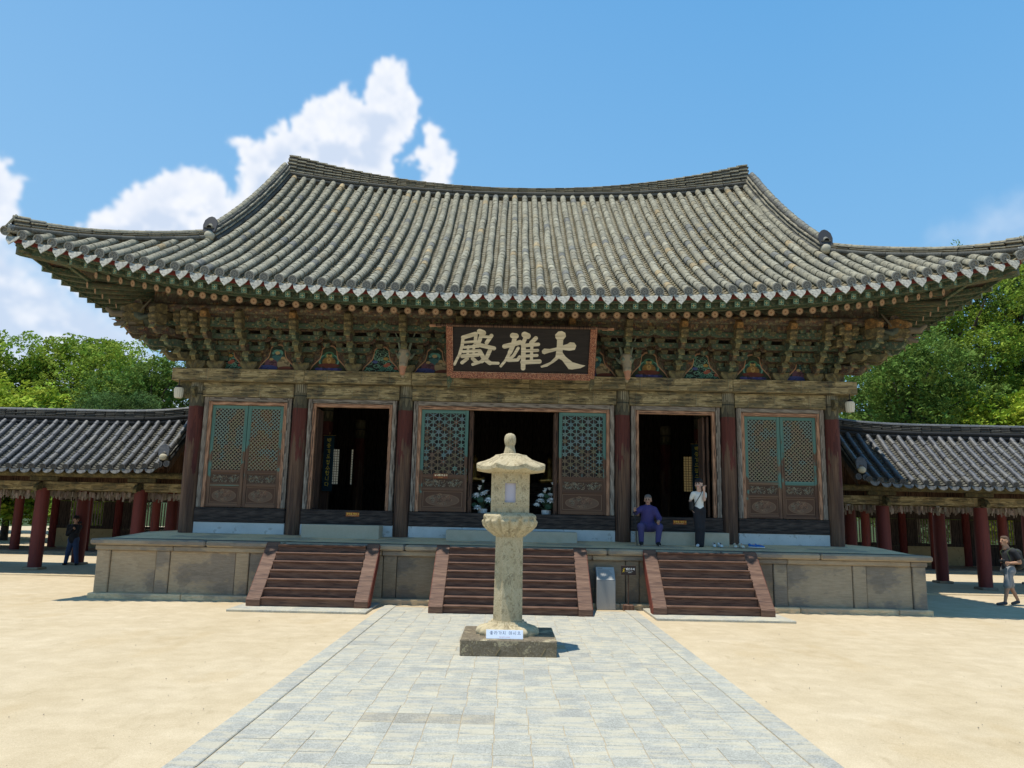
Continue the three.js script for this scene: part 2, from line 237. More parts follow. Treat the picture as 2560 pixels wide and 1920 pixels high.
// column: flaking dancheong collar, maroon paint, bare wood where the paint has worn off (u round, v = 0 bottom .. 1 top)
T.column = tex(512, 1024, (u, v, c, x, y) => {
  const g = grain(u, v, 231, 26, 4), f = fbm(u, v, 60, 10, 3, 233), k = fbm(u, v, 36, 3, 3, 235), ed = fbm(u, v, 12, 10, 4, 237), st = fbm(u, v, 8, 5, 4, 239);
  mix3(c, [66, 46, 36], [112, 84, 62], clamp(g * 1.6 - 0.3, 0, 1)); add3(c, (f - 0.5) * 30);
  const wear = 0.52 + (ed - 0.5) * 0.55 + (g - 0.5) * 0.3;
  if (v > wear) { const t = [0, 0, 0]; mix3(t, [74, 32, 25], [100, 51, 40], g); add3(t, (f - 0.5) * 16); if (st > 0.66) mix3(t, t.slice(), [60, 24, 22], 0.6); mix3(c, c.slice(), t, clamp((v - wear) * 14, 0, 1)); }
  if (v > 0.828 + (ed - 0.5) * 0.012) { const p = fbm(u, v, 9, 22, 4, 243); mix3(c, [66, 62, 48], [128, 118, 90], p); const w = Math.abs(Math.sin(u * Math.PI * 8)) ; if (v < 0.9 && (v - 0.828) / 0.075 < 0.25 + 0.7 * w * w && p > 0.35) mix3(c, c.slice(), [48, 48, 40], 0.55); if (v > 0.905 && v < 0.915) mix3(c, c.slice(), [40, 44, 38], 0.8); if (v > 0.93 && v < 0.985 && Math.sin(u * Math.PI * 44) > 0.1 && ed > 0.36) mix3(c, c.slice(), [168, 160, 136], 0.6); add3(c, (f - 0.5) * 34); }
  if (k < 0.3) mix3(c, c.slice(), [38, 26, 22], clamp((0.3 - k) * 14, 0, 0.8));
});
T.redCol = tex(256, 512, (u, v, c) => { const g = grain(u, v, 251, 20, 4), k = fbm(u, v, 26, 2, 3, 255); mix3(c, [84, 28, 25], [112, 44, 38], g); if (k < 0.26) mix3(c, c.slice(), [52, 20, 20], clamp((0.26 - k) * 14, 0, 0.8)); });
// main beams: ochre-olive paint worn through, with ghosts of scrolls
T.beam = canvasTex(2048, 256, (c, w, h) => {
  const R = rng(77); c.fillStyle = '#7a6c4b'; c.fillRect(0, 0, w, h);
  const cols = ['#6b6446', '#5a5d48', '#7d5238', '#43584c', '#a39470', '#8e7d52', '#4b4a3a'];
  for (let i = 0; i < 46; i++) { const x = R() * w, y = R() * h, r = 14 + R() * 40; c.strokeStyle = cols[i % 7]; c.globalAlpha = 0.4 + R() * 0.5; c.lineWidth = 4 + R() * 6; for (let k = 0; k < 4; k++) { c.beginPath(); c.arc(x + (k - 1.5) * r * 0.55, y, r * (0.9 - k * 0.14), R() * 6, R() * 6 + 3.4); c.stroke(); } }
  for (const x of [120, 700, 1160, 1720]) { c.globalAlpha = 0.5; c.fillStyle = '#55432f'; c.fillRect(x, 0, 14, h); c.fillStyle = '#50685a'; c.fillRect(x + 18, 0, 10, h); c.fillStyle = '#8d5a3e'; c.fillRect(x + 34, 0, 8, h); }
  c.globalAlpha = 1; const im = c.getImageData(0, 0, w, h), d = im.data;
  for (let y = 0; y < h; y++) for (let x = 0; x < w; x++) { const o = (y * w + x) * 4, u = x / w, v = y / h, g = fbm(u, v, 10, 50, 4, 81), wn = fbm(u, v, 16, 5, 5, 85), s = fbm(u, v, 12, 16, 3, 88); const bare = smoothstep(wn, 0.44, 0.6); const pt = fbm(u, v, 9, 3, 4, 93), t = pt > 0.56 ? [168, 152, 112] : pt < 0.42 ? [84, 80, 62] : [124, 110, 78]; for (let k = 0; k < 3; k++) { d[o + k] = lerp(d[o + k], t[k], 0.3 + bare * 0.5) + (g - 0.5) * 80; if (s > 0.64) d[o + k] *= 0.66; if (fbm(u, v, 6, 70, 2, 90) < 0.2) d[o + k] *= 0.6; } }
  c.putImageData(im, 0, 0);
}, true);
// brackets: dark green ground, red-brown, ochre and pale line work, aged
function dancheong(seed, ground, inks) {
  return canvasTex(512, 512, (c, w, h) => {
    const R = rng(seed); c.fillStyle = ground; c.fillRect(0, 0, w, h);
    for (let i = 0; i < 130; i++) { const x = R() * w, y = R() * h, r = 8 + R() * 26; c.globalAlpha = 0.55; c.fillStyle = inks[i % inks.length]; c.beginPath(); const pet = 5 + (i % 3); for (let k = 0; k <= pet * 8; k++) { const a = (k / (pet * 8)) * 6.283, q = r * (0.72 + 0.28 * Math.cos(a * pet)); c[k ? 'lineTo' : 'moveTo'](x + q * Math.cos(a), y + q * Math.sin(a)); } c.fill(); c.globalAlpha = 0.6; c.strokeStyle = '#b9a77c'; c.lineWidth = 1.6; if (i % 2) c.stroke(); c.beginPath(); c.fillStyle = inks[(i + 2) % inks.length]; c.arc(x, y, r * 0.35, 0, 7); c.fill(); }
    for (let i = 0; i < 16; i++) { c.globalAlpha = 0.5; c.strokeStyle = i % 2 ? '#a8854e' : '#6f9a84'; c.lineWidth = 2; c.strokeRect(R() * w, R() * h, 60 + R() * 80, 24 + R() * 30); }
    c.globalAlpha = 1; const im = c.getImageData(0, 0, w, h), d = im.data;
    for (let y = 0; y < h; y++) for (let x = 0; x < w; x++) { const o = (y * w + x) * 4, u = x / w, v = y / h, a = fbm(u, v, 6, 6, 5, seed), b = fbm(u, v, 40, 12, 3, seed + 3), k = smoothstep(a, 0.42, 0.62) * 0.7; const t = [82, 80, 66]; for (let q = 0; q < 3; q++) d[o + q] = lerp(d[o + q], t[q], k) + (b - 0.5) * 44; }
    c.putImageData(im, 0, 0);
  }, true);
}
T.dan = dancheong(301, '#3a4a3c', ['#6e3a2a', '#4d6a58', '#8a6a40', '#3a4a5c', '#7d7a58']);
T.danRed = dancheong(307, '#4a3b33', ['#7d4632', '#47604f', '#94743f', '#4a4a52', '#8b8460']);
T.danPale = dancheong(311, '#7b7656', ['#9a9370', '#6c7c66', '#8d6c4c', '#a59c78', '#5d6a58']);
T.tile = tex(512, 512, (u, v, c, x, y) => { const a = fbm(u, v, 6, 6, 5, 401), k = fbm(u, v, 18, 18, 4, 405), g = hash(x, y, 407), l = fbm(u, v, 11, 11, 4, 409); mix3(c, [178, 178, 170], [226, 224, 212], a); add3(c, (k - 0.5) * 60 + (g - 0.5) * 26); if (l > 0.6) mix3(c, c.slice(), [236, 232, 214], clamp((l - 0.6) * 7, 0, 0.8)); if (k < 0.34) mix3(c, c.slice(), [110, 110, 108], clamp((0.34 - k) * 9, 0, 0.8)); });
T.tileB = tex(256, 256, (u, v, c, x, y) => { c[0] = c[1] = c[2] = 128 + (fbm(u, v, 12, 12, 4, 405) - 0.5) * 160 + (hash(x, y, 3) - 0.5) * 50; }, false);
T.disc = canvasTex(256, 256, (c, w) => { const R = rng(5); c.fillStyle = '#9a9a92'; c.fillRect(0, 0, w, w); for (let i = 0; i < 3000; i++) { c.fillStyle = R() > 0.5 ? '#a2a29c' : '#6e7072'; c.fillRect(R() * w, R() * w, 3, 3); } c.translate(128, 128); c.fillStyle = '#4e5254'; c.beginPath(); c.arc(0, 0, 98, 0, 7); c.fill(); c.strokeStyle = '#8e908c'; c.lineWidth = 9; c.beginPath(); c.arc(0, 0, 26, 0, 7); c.stroke(); for (let k = 0; k < 8; k++) { c.rotate(Math.PI / 4); c.beginPath(); c.ellipse(0, 62, 16, 27, 0, 0, 7); c.stroke(); } });
T.rafterEnd = canvasTex(256, 256, (c, w) => { c.fillStyle = '#a8927a'; c.fillRect(0, 0, w, w); c.translate(128, 128); c.strokeStyle = '#5c3a2a'; c.lineWidth = 6; c.beginPath(); c.arc(0, 0, 112, 0, 7); c.stroke(); for (let k = 0; k < 8; k++) { c.rotate(Math.PI / 4); c.fillStyle = '#c8b094'; c.beginPath(); c.ellipse(0, 68, 30, 38, 0, 0, 7); c.fill(); c.stroke(); c.fillStyle = '#7a4634'; c.beginPath(); c.arc(0, 74, 9, 0, 7); c.fill(); } c.fillStyle = '#6a3430'; c.beginPath(); c.arc(0, 0, 32, 0, 7); c.fill(); c.fillStyle = '#cfae78'; c.beginPath(); c.arc(0, 0, 14, 0, 7); c.fill(); });
T.flyEnd = canvasTex(128, 128, (c, w) => { c.fillStyle = '#3f5f54'; c.fillRect(0, 0, w, w); c.strokeStyle = '#84a08c'; c.lineWidth = 7; c.strokeRect(10, 10, 108, 108); c.translate(64, 64); for (let k = 0; k < 4; k++) { c.rotate(Math.PI / 2); c.fillStyle = '#a9b08a'; c.beginPath(); c.ellipse(0, 24, 9, 18, 0, 0, 7); c.fill(); } c.fillStyle = '#c09a5a'; c.beginPath(); c.arc(0, 0, 10, 0, 7); c.fill(); });
T.teal = tex(512, 1024, (u, v, c) => {               // door stile paint: turquoise left on the wood, gone at the foot where hands and rain reach
  const g = grain(u, v, 331, 24, 4), f = fbm(u, v, 50, 6, 3, 333), w = fbm(u, v, 8, 8, 5, 337); mix3(c, [78, 54, 40], [124, 94, 70], clamp(g * 1.6 - 0.3, 0, 1)); add3(c, (f - 0.5) * 28);
  const e = v - 0.42 + (w - 0.5) * 1.1 + (g - 0.5) * 0.4; if (e > 0) { const t = [0, 0, 0]; mix3(t, [68, 106, 97], [98, 136, 124], g); mix3(c, c.slice(), t, clamp(e * 9, 0, 0.95)); }
});
T.carve = canvasTex(512, 256, (c, w, h) => { const R = rng(9); c.fillStyle = '#5a4030'; c.fillRect(0, 0, w, h); c.strokeStyle = '#7c614b'; c.lineWidth = 9; c.strokeRect(14, 14, w - 28, h - 28); c.fillStyle = '#6e5644'; c.beginPath(); c.ellipse(w / 2, h * 0.55, w * 0.4, h * 0.34, 0, 0, 7); c.fill(); c.lineWidth = 12; c.stroke(); for (let i = 0; i < 60; i++) { c.strokeStyle = ['#9a7c5e', '#3c2a20', '#7d7a66', '#8a5a44'][i % 4]; c.lineWidth = 4; const a = R() * 6.28, q = Math.sqrt(R()) * 0.3; c.beginPath(); c.arc(w / 2 + Math.cos(a) * q * w, h / 2 + Math.sin(a) * q * h, 6 + R() * 16, R() * 6, R() * 6 + 3.5); c.stroke(); } });
T.carveTop = canvasTex(512, 160, (c, w, h) => { const R = rng(19); c.fillStyle = '#5c4636'; c.fillRect(0, 0, w, h); c.fillStyle = '#4a382c'; c.fillRect(20, 18, w - 40, h - 36); for (let i = 0; i < 170; i++) { c.strokeStyle = ['#a39272', '#8a9a86', '#7d6248', '#b4a88c'][i % 4]; c.lineWidth = 3; c.beginPath(); c.arc(26 + R() * (w - 52), 26 + R() * (h - 52), 4 + R() * 9, R() * 6, R() * 6 + 3.5); c.stroke(); } });
T.concrete = tex(256, 256, (u, v, c, x, y) => { const a = fbm(u, v, 5, 5, 4, 71); mix3(c, [168, 160, 138], [188, 180, 158], a); add3(c, (hash(x, y, 7) - 0.5) * 16); });
T.lime = tex(256, 256, (u, v, c, x, y) => { const a = fbm(u, v, 5, 5, 4, 73), k = fbm(u, v, 12, 12, 4, 75); mix3(c, [176, 182, 180], [206, 210, 208], a); if (k > 0.72) mix3(c, c.slice(), [150, 150, 142], 0.5); add3(c, (hash(x, y, 7) - 0.5) * 10); });
T.bark = tex(256, 256, (u, v, c) => { const a = fbm(u, v, 12, 4, 5, 81); mix3(c, [52, 42, 34], [104, 88, 72], a); });

const tint = (r, g, b) => new THREE.Color().setRGB(r, g, b);
const M = {
  sand: std({ map: rep(T.sand, 1 / 5), bumpMap: rep(T.sandB, 1 / 1.2), bumpScale: 0.006, roughness: 1 }),
  slab: [[1.03, 0.99, 0.92], [1.0, 0.965, 0.905], [1.07, 1.02, 0.93], [0.95, 0.915, 0.865], [1.02, 0.985, 0.92]].map((t, i) => std({ map: rep(T.slab, 1 / 1.4), color: tint(...t), bumpMap: rep(T.slabB, 1 / 0.5), bumpScale: 0.003 })),
  slabBrown: std({ map: rep(T.slab, 1 / 1.4), color: tint(0.86, 0.79, 0.7), bumpMap: rep(T.slabB, 1 / 0.5), bumpScale: 0.004 }),
  joint: std({ map: rep(T.sand, 1 / 2), color: tint(0.85, 0.83, 0.8) }),
  stone: [[1, 1, 1], [0.92, 0.92, 0.93], [1.07, 1.02, 0.96]].map((t) => std({ map: rep(T.stone, 1 / 2.6, 1 / 1.3), color: tint(...t), bumpMap: rep(T.rockB, 1 / 0.7), bumpScale: 0.008 })),
  stoneGrey: std({ map: rep(T.stone, 1 / 2.2, 1 / 1.1), color: tint(2.3, 2.0, 1.66), bumpMap: rep(T.rockB, 1 / 0.7), bumpScale: 0.006 }),
  rock: std({ map: rep(T.rock, 1 / 0.8), bumpMap: rep(T.rockB, 1 / 0.8), bumpScale: 0.012, roughness: 0.95 }),
  rockMid: std({ map: rep(T.rock, 1 / 0.8), color: tint(0.55, 0.5, 0.42) }),
  rockDark: std({ map: rep(T.crust, 1 / 0.9), bumpMap: rep(T.rockB, 1 / 0.6), bumpScale: 0.02 }),
  wood: std({ map: rep(T.woodBrown, 1 / 0.7), bumpMap: rep(T.grainB, 1 / 0.7), bumpScale: 0.006 }),
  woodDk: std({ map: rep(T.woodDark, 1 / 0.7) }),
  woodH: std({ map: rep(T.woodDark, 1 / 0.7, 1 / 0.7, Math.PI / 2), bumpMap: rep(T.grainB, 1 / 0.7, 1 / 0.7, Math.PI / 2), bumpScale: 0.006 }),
  woodGrey: std({ map: rep(T.woodGrey, 1 / 0.6), bumpMap: rep(T.grainB, 1 / 0.6), bumpScale: 0.005 }),
  woodGreyH: std({ map: rep(T.woodGrey, 1 / 0.6, 1 / 0.6, Math.PI / 2), bumpMap: rep(T.grainB, 1 / 0.6, 1 / 0.6, Math.PI / 2), bumpScale: 0.005 }),
  stair: std({ map: rep(T.stair, 1 / 0.8), bumpMap: rep(T.grainB, 1 / 0.8), bumpScale: 0.004, roughness: 0.75 }),
  stairH: std({ map: rep(T.stair, 1 / 0.8, 1 / 0.8, Math.PI / 2), color: tint(1, 0.96, 0.95), bumpMap: rep(T.grainB, 1 / 0.8, 1 / 0.8, Math.PI / 2), bumpScale: 0.004, roughness: 0.75 }),
  stairRed: std({ map: rep(T.stair, 1 / 0.8), color: tint(1.2, 0.36, 0.26), roughness: 0.7 }),
  column: std({ map: T.column, bumpMap: rep(T.grainB, 2, 4), bumpScale: 0.01, roughness: 0.85 }),
  redCol: std({ map: rep(T.redCol, 1 / 1.3, 1 / 2.5), bumpMap: rep(T.grainB, 1, 0.5), bumpScale: 0.006, roughness: 0.7 }),
  maroon: std({ map: rep(T.maroon, 1 / 0.7) }),
  beam: [0, 0.31, 0.57, 0.8].map((o) => { const t = rep(T.beam, 1 / 3.2, 1 / 0.42); t.offset.set(o, 0); return std({ map: t, bumpMap: rep(T.grainB, 1 / 0.8, 1 / 0.8, Math.PI / 2), bumpScale: 0.005 }); }),
  dan: std({ map: rep(T.dan, 1 / 0.75), color: tint(1.05, 1.04, 0.98) }), danRed: std({ map: rep(T.danRed, 1 / 0.75), color: tint(0.98, 0.96, 0.93) }), danPale: std({ map: rep(T.danPale, 1 / 0.6), color: tint(0.62, 0.58, 0.5) }),
  orange: std({ map: rep(T.woodGrey, 1 / 0.6), color: tint(1.5, 0.95, 0.68), roughness: 0.8 }),
  orangeH: std({ map: rep(T.woodGrey, 1 / 0.6, 1 / 0.6, Math.PI / 2), color: tint(1.6, 1.02, 0.73), roughness: 0.8 }),
  stoneTan: std({ map: rep(T.stone, 1 / 2.6, 1 / 1.3), color: tint(1.12, 1.05, 0.98), bumpMap: rep(T.rockB, 1 / 0.7), bumpScale: 0.008 }), stoneAsh: std({ map: rep(T.stone, 1 / 2.6, 1 / 1.3), color: tint(0.86, 0.9, 0.94), bumpMap: rep(T.rockB, 1 / 0.7), bumpScale: 0.008 }), stoneDark: std({ map: rep(T.stone, 1 / 2.6, 1 / 1.3), color: tint(0.72, 0.7, 0.68), bumpMap: rep(T.rockB, 1 / 0.7), bumpScale: 0.008 }),  // last one: darker brown-grey tint for the middle platform stones
  endTile: std({ color: tint(0.03, 0.03, 0.032), roughness: 0.6 }),
  redBoard: std({ color: tint(0.16, 0.028, 0.022) }),
  tiles: [[0.43, 0.4, 0.32], [0.49, 0.46, 0.375], [0.37, 0.35, 0.29], [0.45, 0.4, 0.3], [0.27, 0.268, 0.26], [0.54, 0.42, 0.26]].map((t) => std({ map: rep(T.tile, 1 / 0.9), color: tint(...t), roughness: 1, bumpMap: rep(T.tileB, 1 / 0.3), bumpScale: 0.004 })),
  tileV: std({ map: rep(T.tile, 1 / 0.9), vertexColors: true, roughness: 1, bumpMap: rep(T.tileB, 1 / 0.3), bumpScale: 0.004 }),
  galTiles: [[0.135, 0.142, 0.168], [0.165, 0.17, 0.192], [0.118, 0.125, 0.155], [0.19, 0.188, 0.196]].map((t) => std({ map: rep(T.tile, 1 / 0.9), color: tint(...t), roughness: 0.55, bumpMap: rep(T.tileB, 1 / 0.3), bumpScale: 0.002 })),
  disc: std({ map: T.disc, color: tint(0.85, 0.86, 0.85), bumpMap: T.disc, bumpScale: 0.012 }), discDark: std({ map: T.disc, color: tint(0.3, 0.31, 0.35), bumpMap: T.disc, bumpScale: 0.01 }),
  drip: std({ map: rep(T.tile, 1 / 0.5), color: tint(0.56, 0.55, 0.52), bumpMap: rep(T.tileB, 1 / 0.2), bumpScale: 0.004 }),
  rafter: std({ map: rep(T.dan, 1 / 0.5), color: tint(1.0, 0.95, 0.85) }), rafterEnd: std({ map: T.rafterEnd, color: tint(0.72, 0.68, 0.64) }), flyEnd: std({ map: T.flyEnd }), flyWood: std({ map: rep(T.dan, 1 / 0.4), color: tint(0.95, 0.98, 0.88) }),
  soffit: std({ map: rep(T.danRed, 1 / 0.9), color: tint(0.85, 0.85, 0.8) }),
  teal: std({ map: T.teal, roughness: 0.8 }), paper: new THREE.MeshPhysicalMaterial({ color: tint(0.7, 0.62, 0.46), roughness: 1, transmission: 0.55, thickness: 0, side: THREE.DoubleSide }),
  paperBrown: std({ map: rep(T.woodBrown, 1 / 0.9), color: tint(0.95, 0.8, 0.55) }),
  carveTop: std({ map: T.carveTop, bumpMap: T.carveTop, bumpScale: 0.015 }),
  carve: std({ map: T.carve, bumpMap: T.carve, bumpScale: 0.02 }),
  concrete: std({ map: rep(T.concrete, 1 / 1.1) }), lime: std({ map: rep(T.lime, 1 / 1.3) }), ochre: std({ map: rep(T.lime, 1 / 1.3), color: tint(0.72, 0.55, 0.3) }),
  bark: std({ map: rep(T.bark, 1 / 1.2) }), black: std({ color: tint(0.012, 0.012, 0.013), roughness: 0.7 }), iron: std({ color: tint(0.03, 0.028, 0.026), roughness: 0.6, metalness: 0.6 }),
  dark: std({ color: tint(0.05, 0.035, 0.028) }), white: std({ color: tint(0.75, 0.74, 0.7), roughness: 0.6 }), gold: std({ color: tint(0.75, 0.5, 0.16), metalness: 0.9, roughness: 0.35 }),
};
// ---------------------------------------------------------------- ground: swept sand court, paved way
const shiftUV = (b, R) => { const du = R() * 7, dv = R() * 7; for (let i = 0; i < b.u.length; i += 2) { b.u[i] += du; b.u[i + 1] += dv; } return b; };
{
  const g = new B(), R = rng(11), n = 90, S = 42, hgt = (x, z) => (Math.abs(x) < 6.5 && z < -5 && z > -18.4 || (Math.abs(x) < 9.8 && z < -17.6 && z > -34) ? 0 : (vn(x * 0.35 + 900, z * 0.35 + 900, 1e6, 1e6, 3) - 0.5) * 0.03) * (Math.abs(x) < 3.2 ? 0 : 1);
  for (let i = 0; i < n; i++) for (let j = 0; j < n; j++) {
    const x0 = -S + (i / n) * 2 * S, x1 = -S + ((i + 1) / n) * 2 * S, z0 = 8 - (j / n) * 60, z1 = 8 - ((j + 1) / n) * 60;
    g.quad([x0, hgt(x0, z0), z0], [x1, hgt(x1, z0), z0], [x1, hgt(x1, z1), z1], [x0, hgt(x0, z1), z1], [[x0, z0], [x1, z0], [x1, z1], [x0, z1]]);
  }
  const far = (x0, x1, z0, z1) => g.quad([x0, -0.01, z0], [x1, -0.01, z0], [x1, -0.01, z1], [x0, -0.01, z1], [[x0, z0], [x1, z0], [x1, z1], [x0, z1]]);
  far(-600, 600, 600, 8); far(-600, 600, -52, -600); far(-600, -S, 8, -52); far(S, 600, 8, -52);
  setting('ground', g, M.sand);
  const c = new THREE.DodecahedronGeometry(1, 0), im = new THREE.InstancedMesh(c, std({ color: tint(0.32, 0.27, 0.2) }), 700), m = new THREE.Matrix4();
  for (let i = 0; i < 700; i++) { let x, z; do { x = (R() - 0.5) * 26; z = -4.5 - R() * R() * 15; } while (Math.abs(x) < 2.85 || (z < -15.9 && Math.abs(x) < 6)); const s = 0.003 + R() * R() * 0.007; im.setMatrixAt(i, mat4(x, s * 0.4 + 0.012, z, R() * 3, R() * 6, 0, s, s * 0.7, s)); }
  im.name = 'gravel'; im.userData = { kind: 'stuff', label: 'loose grit scattered over the sand' }; shade(im); scene.add(im);
}
{
  const path = new THREE.Group(); path.name = 'path'; path.userData = { kind: 'structure', label: 'granite paved way' }; scene.add(path);
  part(path, 'joint_bed', new B().quad([-2.74, 0.0165, 3], [2.74, 0.0165, 3], [2.74, 0.0165, -17.6], [-2.74, 0.0165, -17.6]), M.joint);
  const R = rng(5), rest = new B(); let count = 0, zr = -6.0;
  const W = 4.98, rows = [];
  for (let z = -6.0; z > -17.2;) { const dz = 0.27 + R() * 0.13; rows.push([z, dz]); z -= dz; }
  for (let z = -6.0; z < 3;) { const dz = 0.3 + R() * 0.12; z += dz; rows.push([z, dz]); }
  for (const [z, dz] of rows) {
    let x = -W / 2, k = 0; const brownRow = Math.abs(z + 7.95) < 0.15;
    while (x < W / 2 - 0.02) {
      let w = W / 15 * (R() < 0.16 ? 2 : 1) + (R() - 0.5) * 0.012; if (x + w > W / 2 - 0.12) w = W / 2 - x;
      const y = 0.006 + (R() - 0.5) * 0.004, cx = x + w / 2, cz = z - dz / 2, m = brownRow && x > -1.6 && x < -0.5 ? M.slabBrown : M.slab[Math.floor(R() * 5)];
      const hid = Math.abs(cx + 0.04) < 0.6 && cz < -11.8 && cz > -13.0;
      const b = shiftUV(new B().box(0, 0, 0, w - 0.006, 0.03, dz - 0.006, 0.0025), R);
      if (!hid) { if (count < 280 && cz < -6.0 && cz > -14.6) { part(path, 'paving_slab', b, m, cx, y, cz).rotation.set((R() - 0.5) * 0.008, 0, (R() - 0.5) * 0.008); count++; } else rest.put(b, mat4(cx, y, cz)); }
      x += w; k++;
    }
  }
  const r = part(path, 'paving_field', rest, M.slab[0]); r.userData = { kind: 'stuff' };
  for (const s of [-1, 1]) for (let z = 2.4; z > -17.5;) { const l = Math.min(1.1 + R() * 0.5, z + 17.6); part(path, 'kerb_stone', shiftUV(new B().box(0, 0, 0, 0.25, 0.05, l - 0.012, 0.008), R), M.slab[3 + Math.floor(R() * 2)], s * 2.62, 0.004 + R() * 0.004, z - l / 2); z -= l; }
}
// ---------------------------------------------------------------- stone platform under the hall
const platform = thing('stone_platform', 'weathered granite platform carrying the temple hall', 'platform', 0, 0, 0);
{
  const R = rng(21), floorY = (d) => 1.30 + clamp((d - 18.15) / 2.2, 0, 1) * 0.115;
  // core keeps the light out; stones stand in front of it
  const core = new B(); core.box(0, 0.57, -25.6, 18.3, 1.1, 14.6, 0); part(platform, 'rubble_core', core, M.stone[1]);
  const top = new B(); for (let i = 0; i < 40; i++) { const x0 = -9.3 + i * 0.465, x1 = x0 + 0.465, ds = [18.5, 19.2, 20.35, 33]; for (let k = 0; k < 3; k++) top.quad([x0, floorY(ds[k]) - 0.004, -ds[k]], [x1, floorY(ds[k]) - 0.004, -ds[k]], [x1, floorY(ds[k + 1]) - 0.004, -ds[k + 1]], [x0, floorY(ds[k + 1]) - 0.004, -ds[k + 1]]); }
  part(platform, 'floor', top, M.stoneGrey);
  const stone = (name, w, h, d, x, y, z, b = 0.015, m) => part(platform, name, shiftUV(new B().box(0, 0, 0, w, h, d, b), R), m ?? M.stone[Math.floor(R() * 3)], x, y, z);
  const posts = [-9.25, -7.9, -6.1, -2.75, -0.2, 2.75, 6.1, 7.9, 9.25];
  for (const x of posts) stone('corner_post', 0.3, 0.95, 0.3, x, 0.58, -18.27 + (Math.abs(x) > 9 ? 0.01 : 0), 0.015, Math.abs(x) < 5 ? M.stoneDark : x > 0 ? M.stoneAsh : M.stoneTan);
  for (let i = 0; i < posts.length - 1; i++) { const a = posts[i] + 0.155, b = posts[i + 1] - 0.155, n = b - a > 2.2 ? 2 : 1; for (let k = 0; k < n; k++) { const w = (b - a) / n; stone('face_slab', w - 0.012, 0.95, 0.2, a + w * (k + 0.5), 0.58, -18.245 - R() * 0.012, 0.012, i < 2 ? M.stoneTan : i > 5 ? M.stoneAsh : i > 1 && i < 6 && i !== 2 ? M.stoneDark : M.stone[1]); } }
  for (let x = -9.46; x < 9.4;) { const w = Math.min(1.5 + R() * 0.9, 9.46 - x); stone('plinth_stone', w - 0.01, 0.13, 0.5, x + w / 2, 0.05, -18.22, 0.02, M.stoneGrey); x += w; }
  for (let x = -9.44; x < 9.4;) { const w = Math.min(1.7 + R() * 1.2, 9.44 - x); stone('moulding_stone', w - 0.01, 0.115, 0.5, x + w / 2, 1.112, -18.33, 0.02); x += w; }
  for (let x = -9.54; x < 9.5;) { const w = Math.min(1.7 + R() * 1.4, 9.54 - x); stone('cap_stone', w - 0.012, 0.135, 0.7, x + w / 2, 1.236 + R() * 0.004, -18.35, 0.035); x += w; }
  for (const s of [-1, 1]) for (let z = -18.72; z > -33;) { const l = Math.min(1.8 + R(), z + 33); stone('cap_stone', 0.62, 0.135, l - 0.012, s * 9.225, 1.236, z - l / 2, 0.035); stone('face_slab', 0.2, 1.17, l - 0.012, s * 9.27, 0.585, z - l / 2 + 0.3, 0.012); z -= l; }
}
// ---------------------------------------------------------------- wooden stairs
function stairs(label, x0, x1, dF, dB, n, top) {
  const t = thing('wooden_stairs', label, 'stairs', (x0 + x1) / 2, 0, -dF, 0, 'wooden stairs up to the platform'), w = x1 - x0, run = dB - dF, R = rng(n * 7 + Math.round(x0 * 10)), sw = 0.285;
  const prof = [[0, 0.002], [0, 0.135], [run, top + 0.03], [run, top - 0.3], [0.3, 0.002]];
  for (const s of [-1, 1]) {
    const g = prism(prof.map(([d, y]) => [d, y]), sw, 0.008); g.rotateY(Math.PI / 2);
    const st = part(t, 'stringer', g, M.stair, s * (w / 2 - sw / 2), 0, 0);
    const sg = prism(prof.map(([d, y]) => [clamp(d, 0.012, run - 0.01), clamp(y, 0.006, 9) - (y > 0.02 ? 0.012 : 0)]), 0.008); sg.rotateY(Math.PI / 2); part(t, 'side_board', sg, M.stairRed, s * (w / 2 + 0.0045), 0, 0);
  }
  const iw = w - 2 * sw - 0.006, rh = top / n, tr = (run - 0.06) / n;
  for (let k = 0; k < n; k++) {
    const z = -0.06 - k * tr;
    part(t, 'riser', shiftUV(new B().box(0, 0, 0, iw, rh - 0.03, 0.03, 0.003), R), M.stairH, 0, k * rh + rh / 2 - 0.012, z - 0.02);
    part(t, 'tread', shiftUV(new B().box(0, 0, 0, iw, 0.032, tr + 0.045, 0.008), R), M.stairH, 0, (k + 1) * rh - 0.014 - (k === n - 1 ? 0.012 : 0), z - tr / 2 + 0.012);
  }
  part(t, 'closing_board', new B().box(0, 0, 0, iw, top - 0.06, 0.03, 0), M.stairH, 0, top / 2 - 0.03, -run + 0.03);
  return t;
}
stairs('reddish wooden stairs below the open doorway with the dark interior, beside the bare platform end', -5.5, -2.97, 16.75, 17.97, 7, 1.24).position.y = 0.047;
stairs('wide middle wooden stairs directly behind the stone lantern', -1.67, 1.67, 16.4, 17.95, 8, 1.285).position.y = 0.021;
stairs('wooden stairs below the seated man and the woman in white', 2.97, 5.5, 16.75, 17.97, 7, 1.24).position.y = 0.047;
for (const [x, l] of [[-4.3, 'pale stone pad under the stairs beside the bare platform end'], [4.33, 'pale stone pad under the stairs below the seated man']]) single('stone_pad', l, 'slab', shiftUV(new B().box(0, 0, 0, 2.8, 0.05, 1.75, 0.008), rng(x > 0 ? 1 : 2)), M.slab[2], x, 0.022, -17.05, 'stone pads under the side stairs');
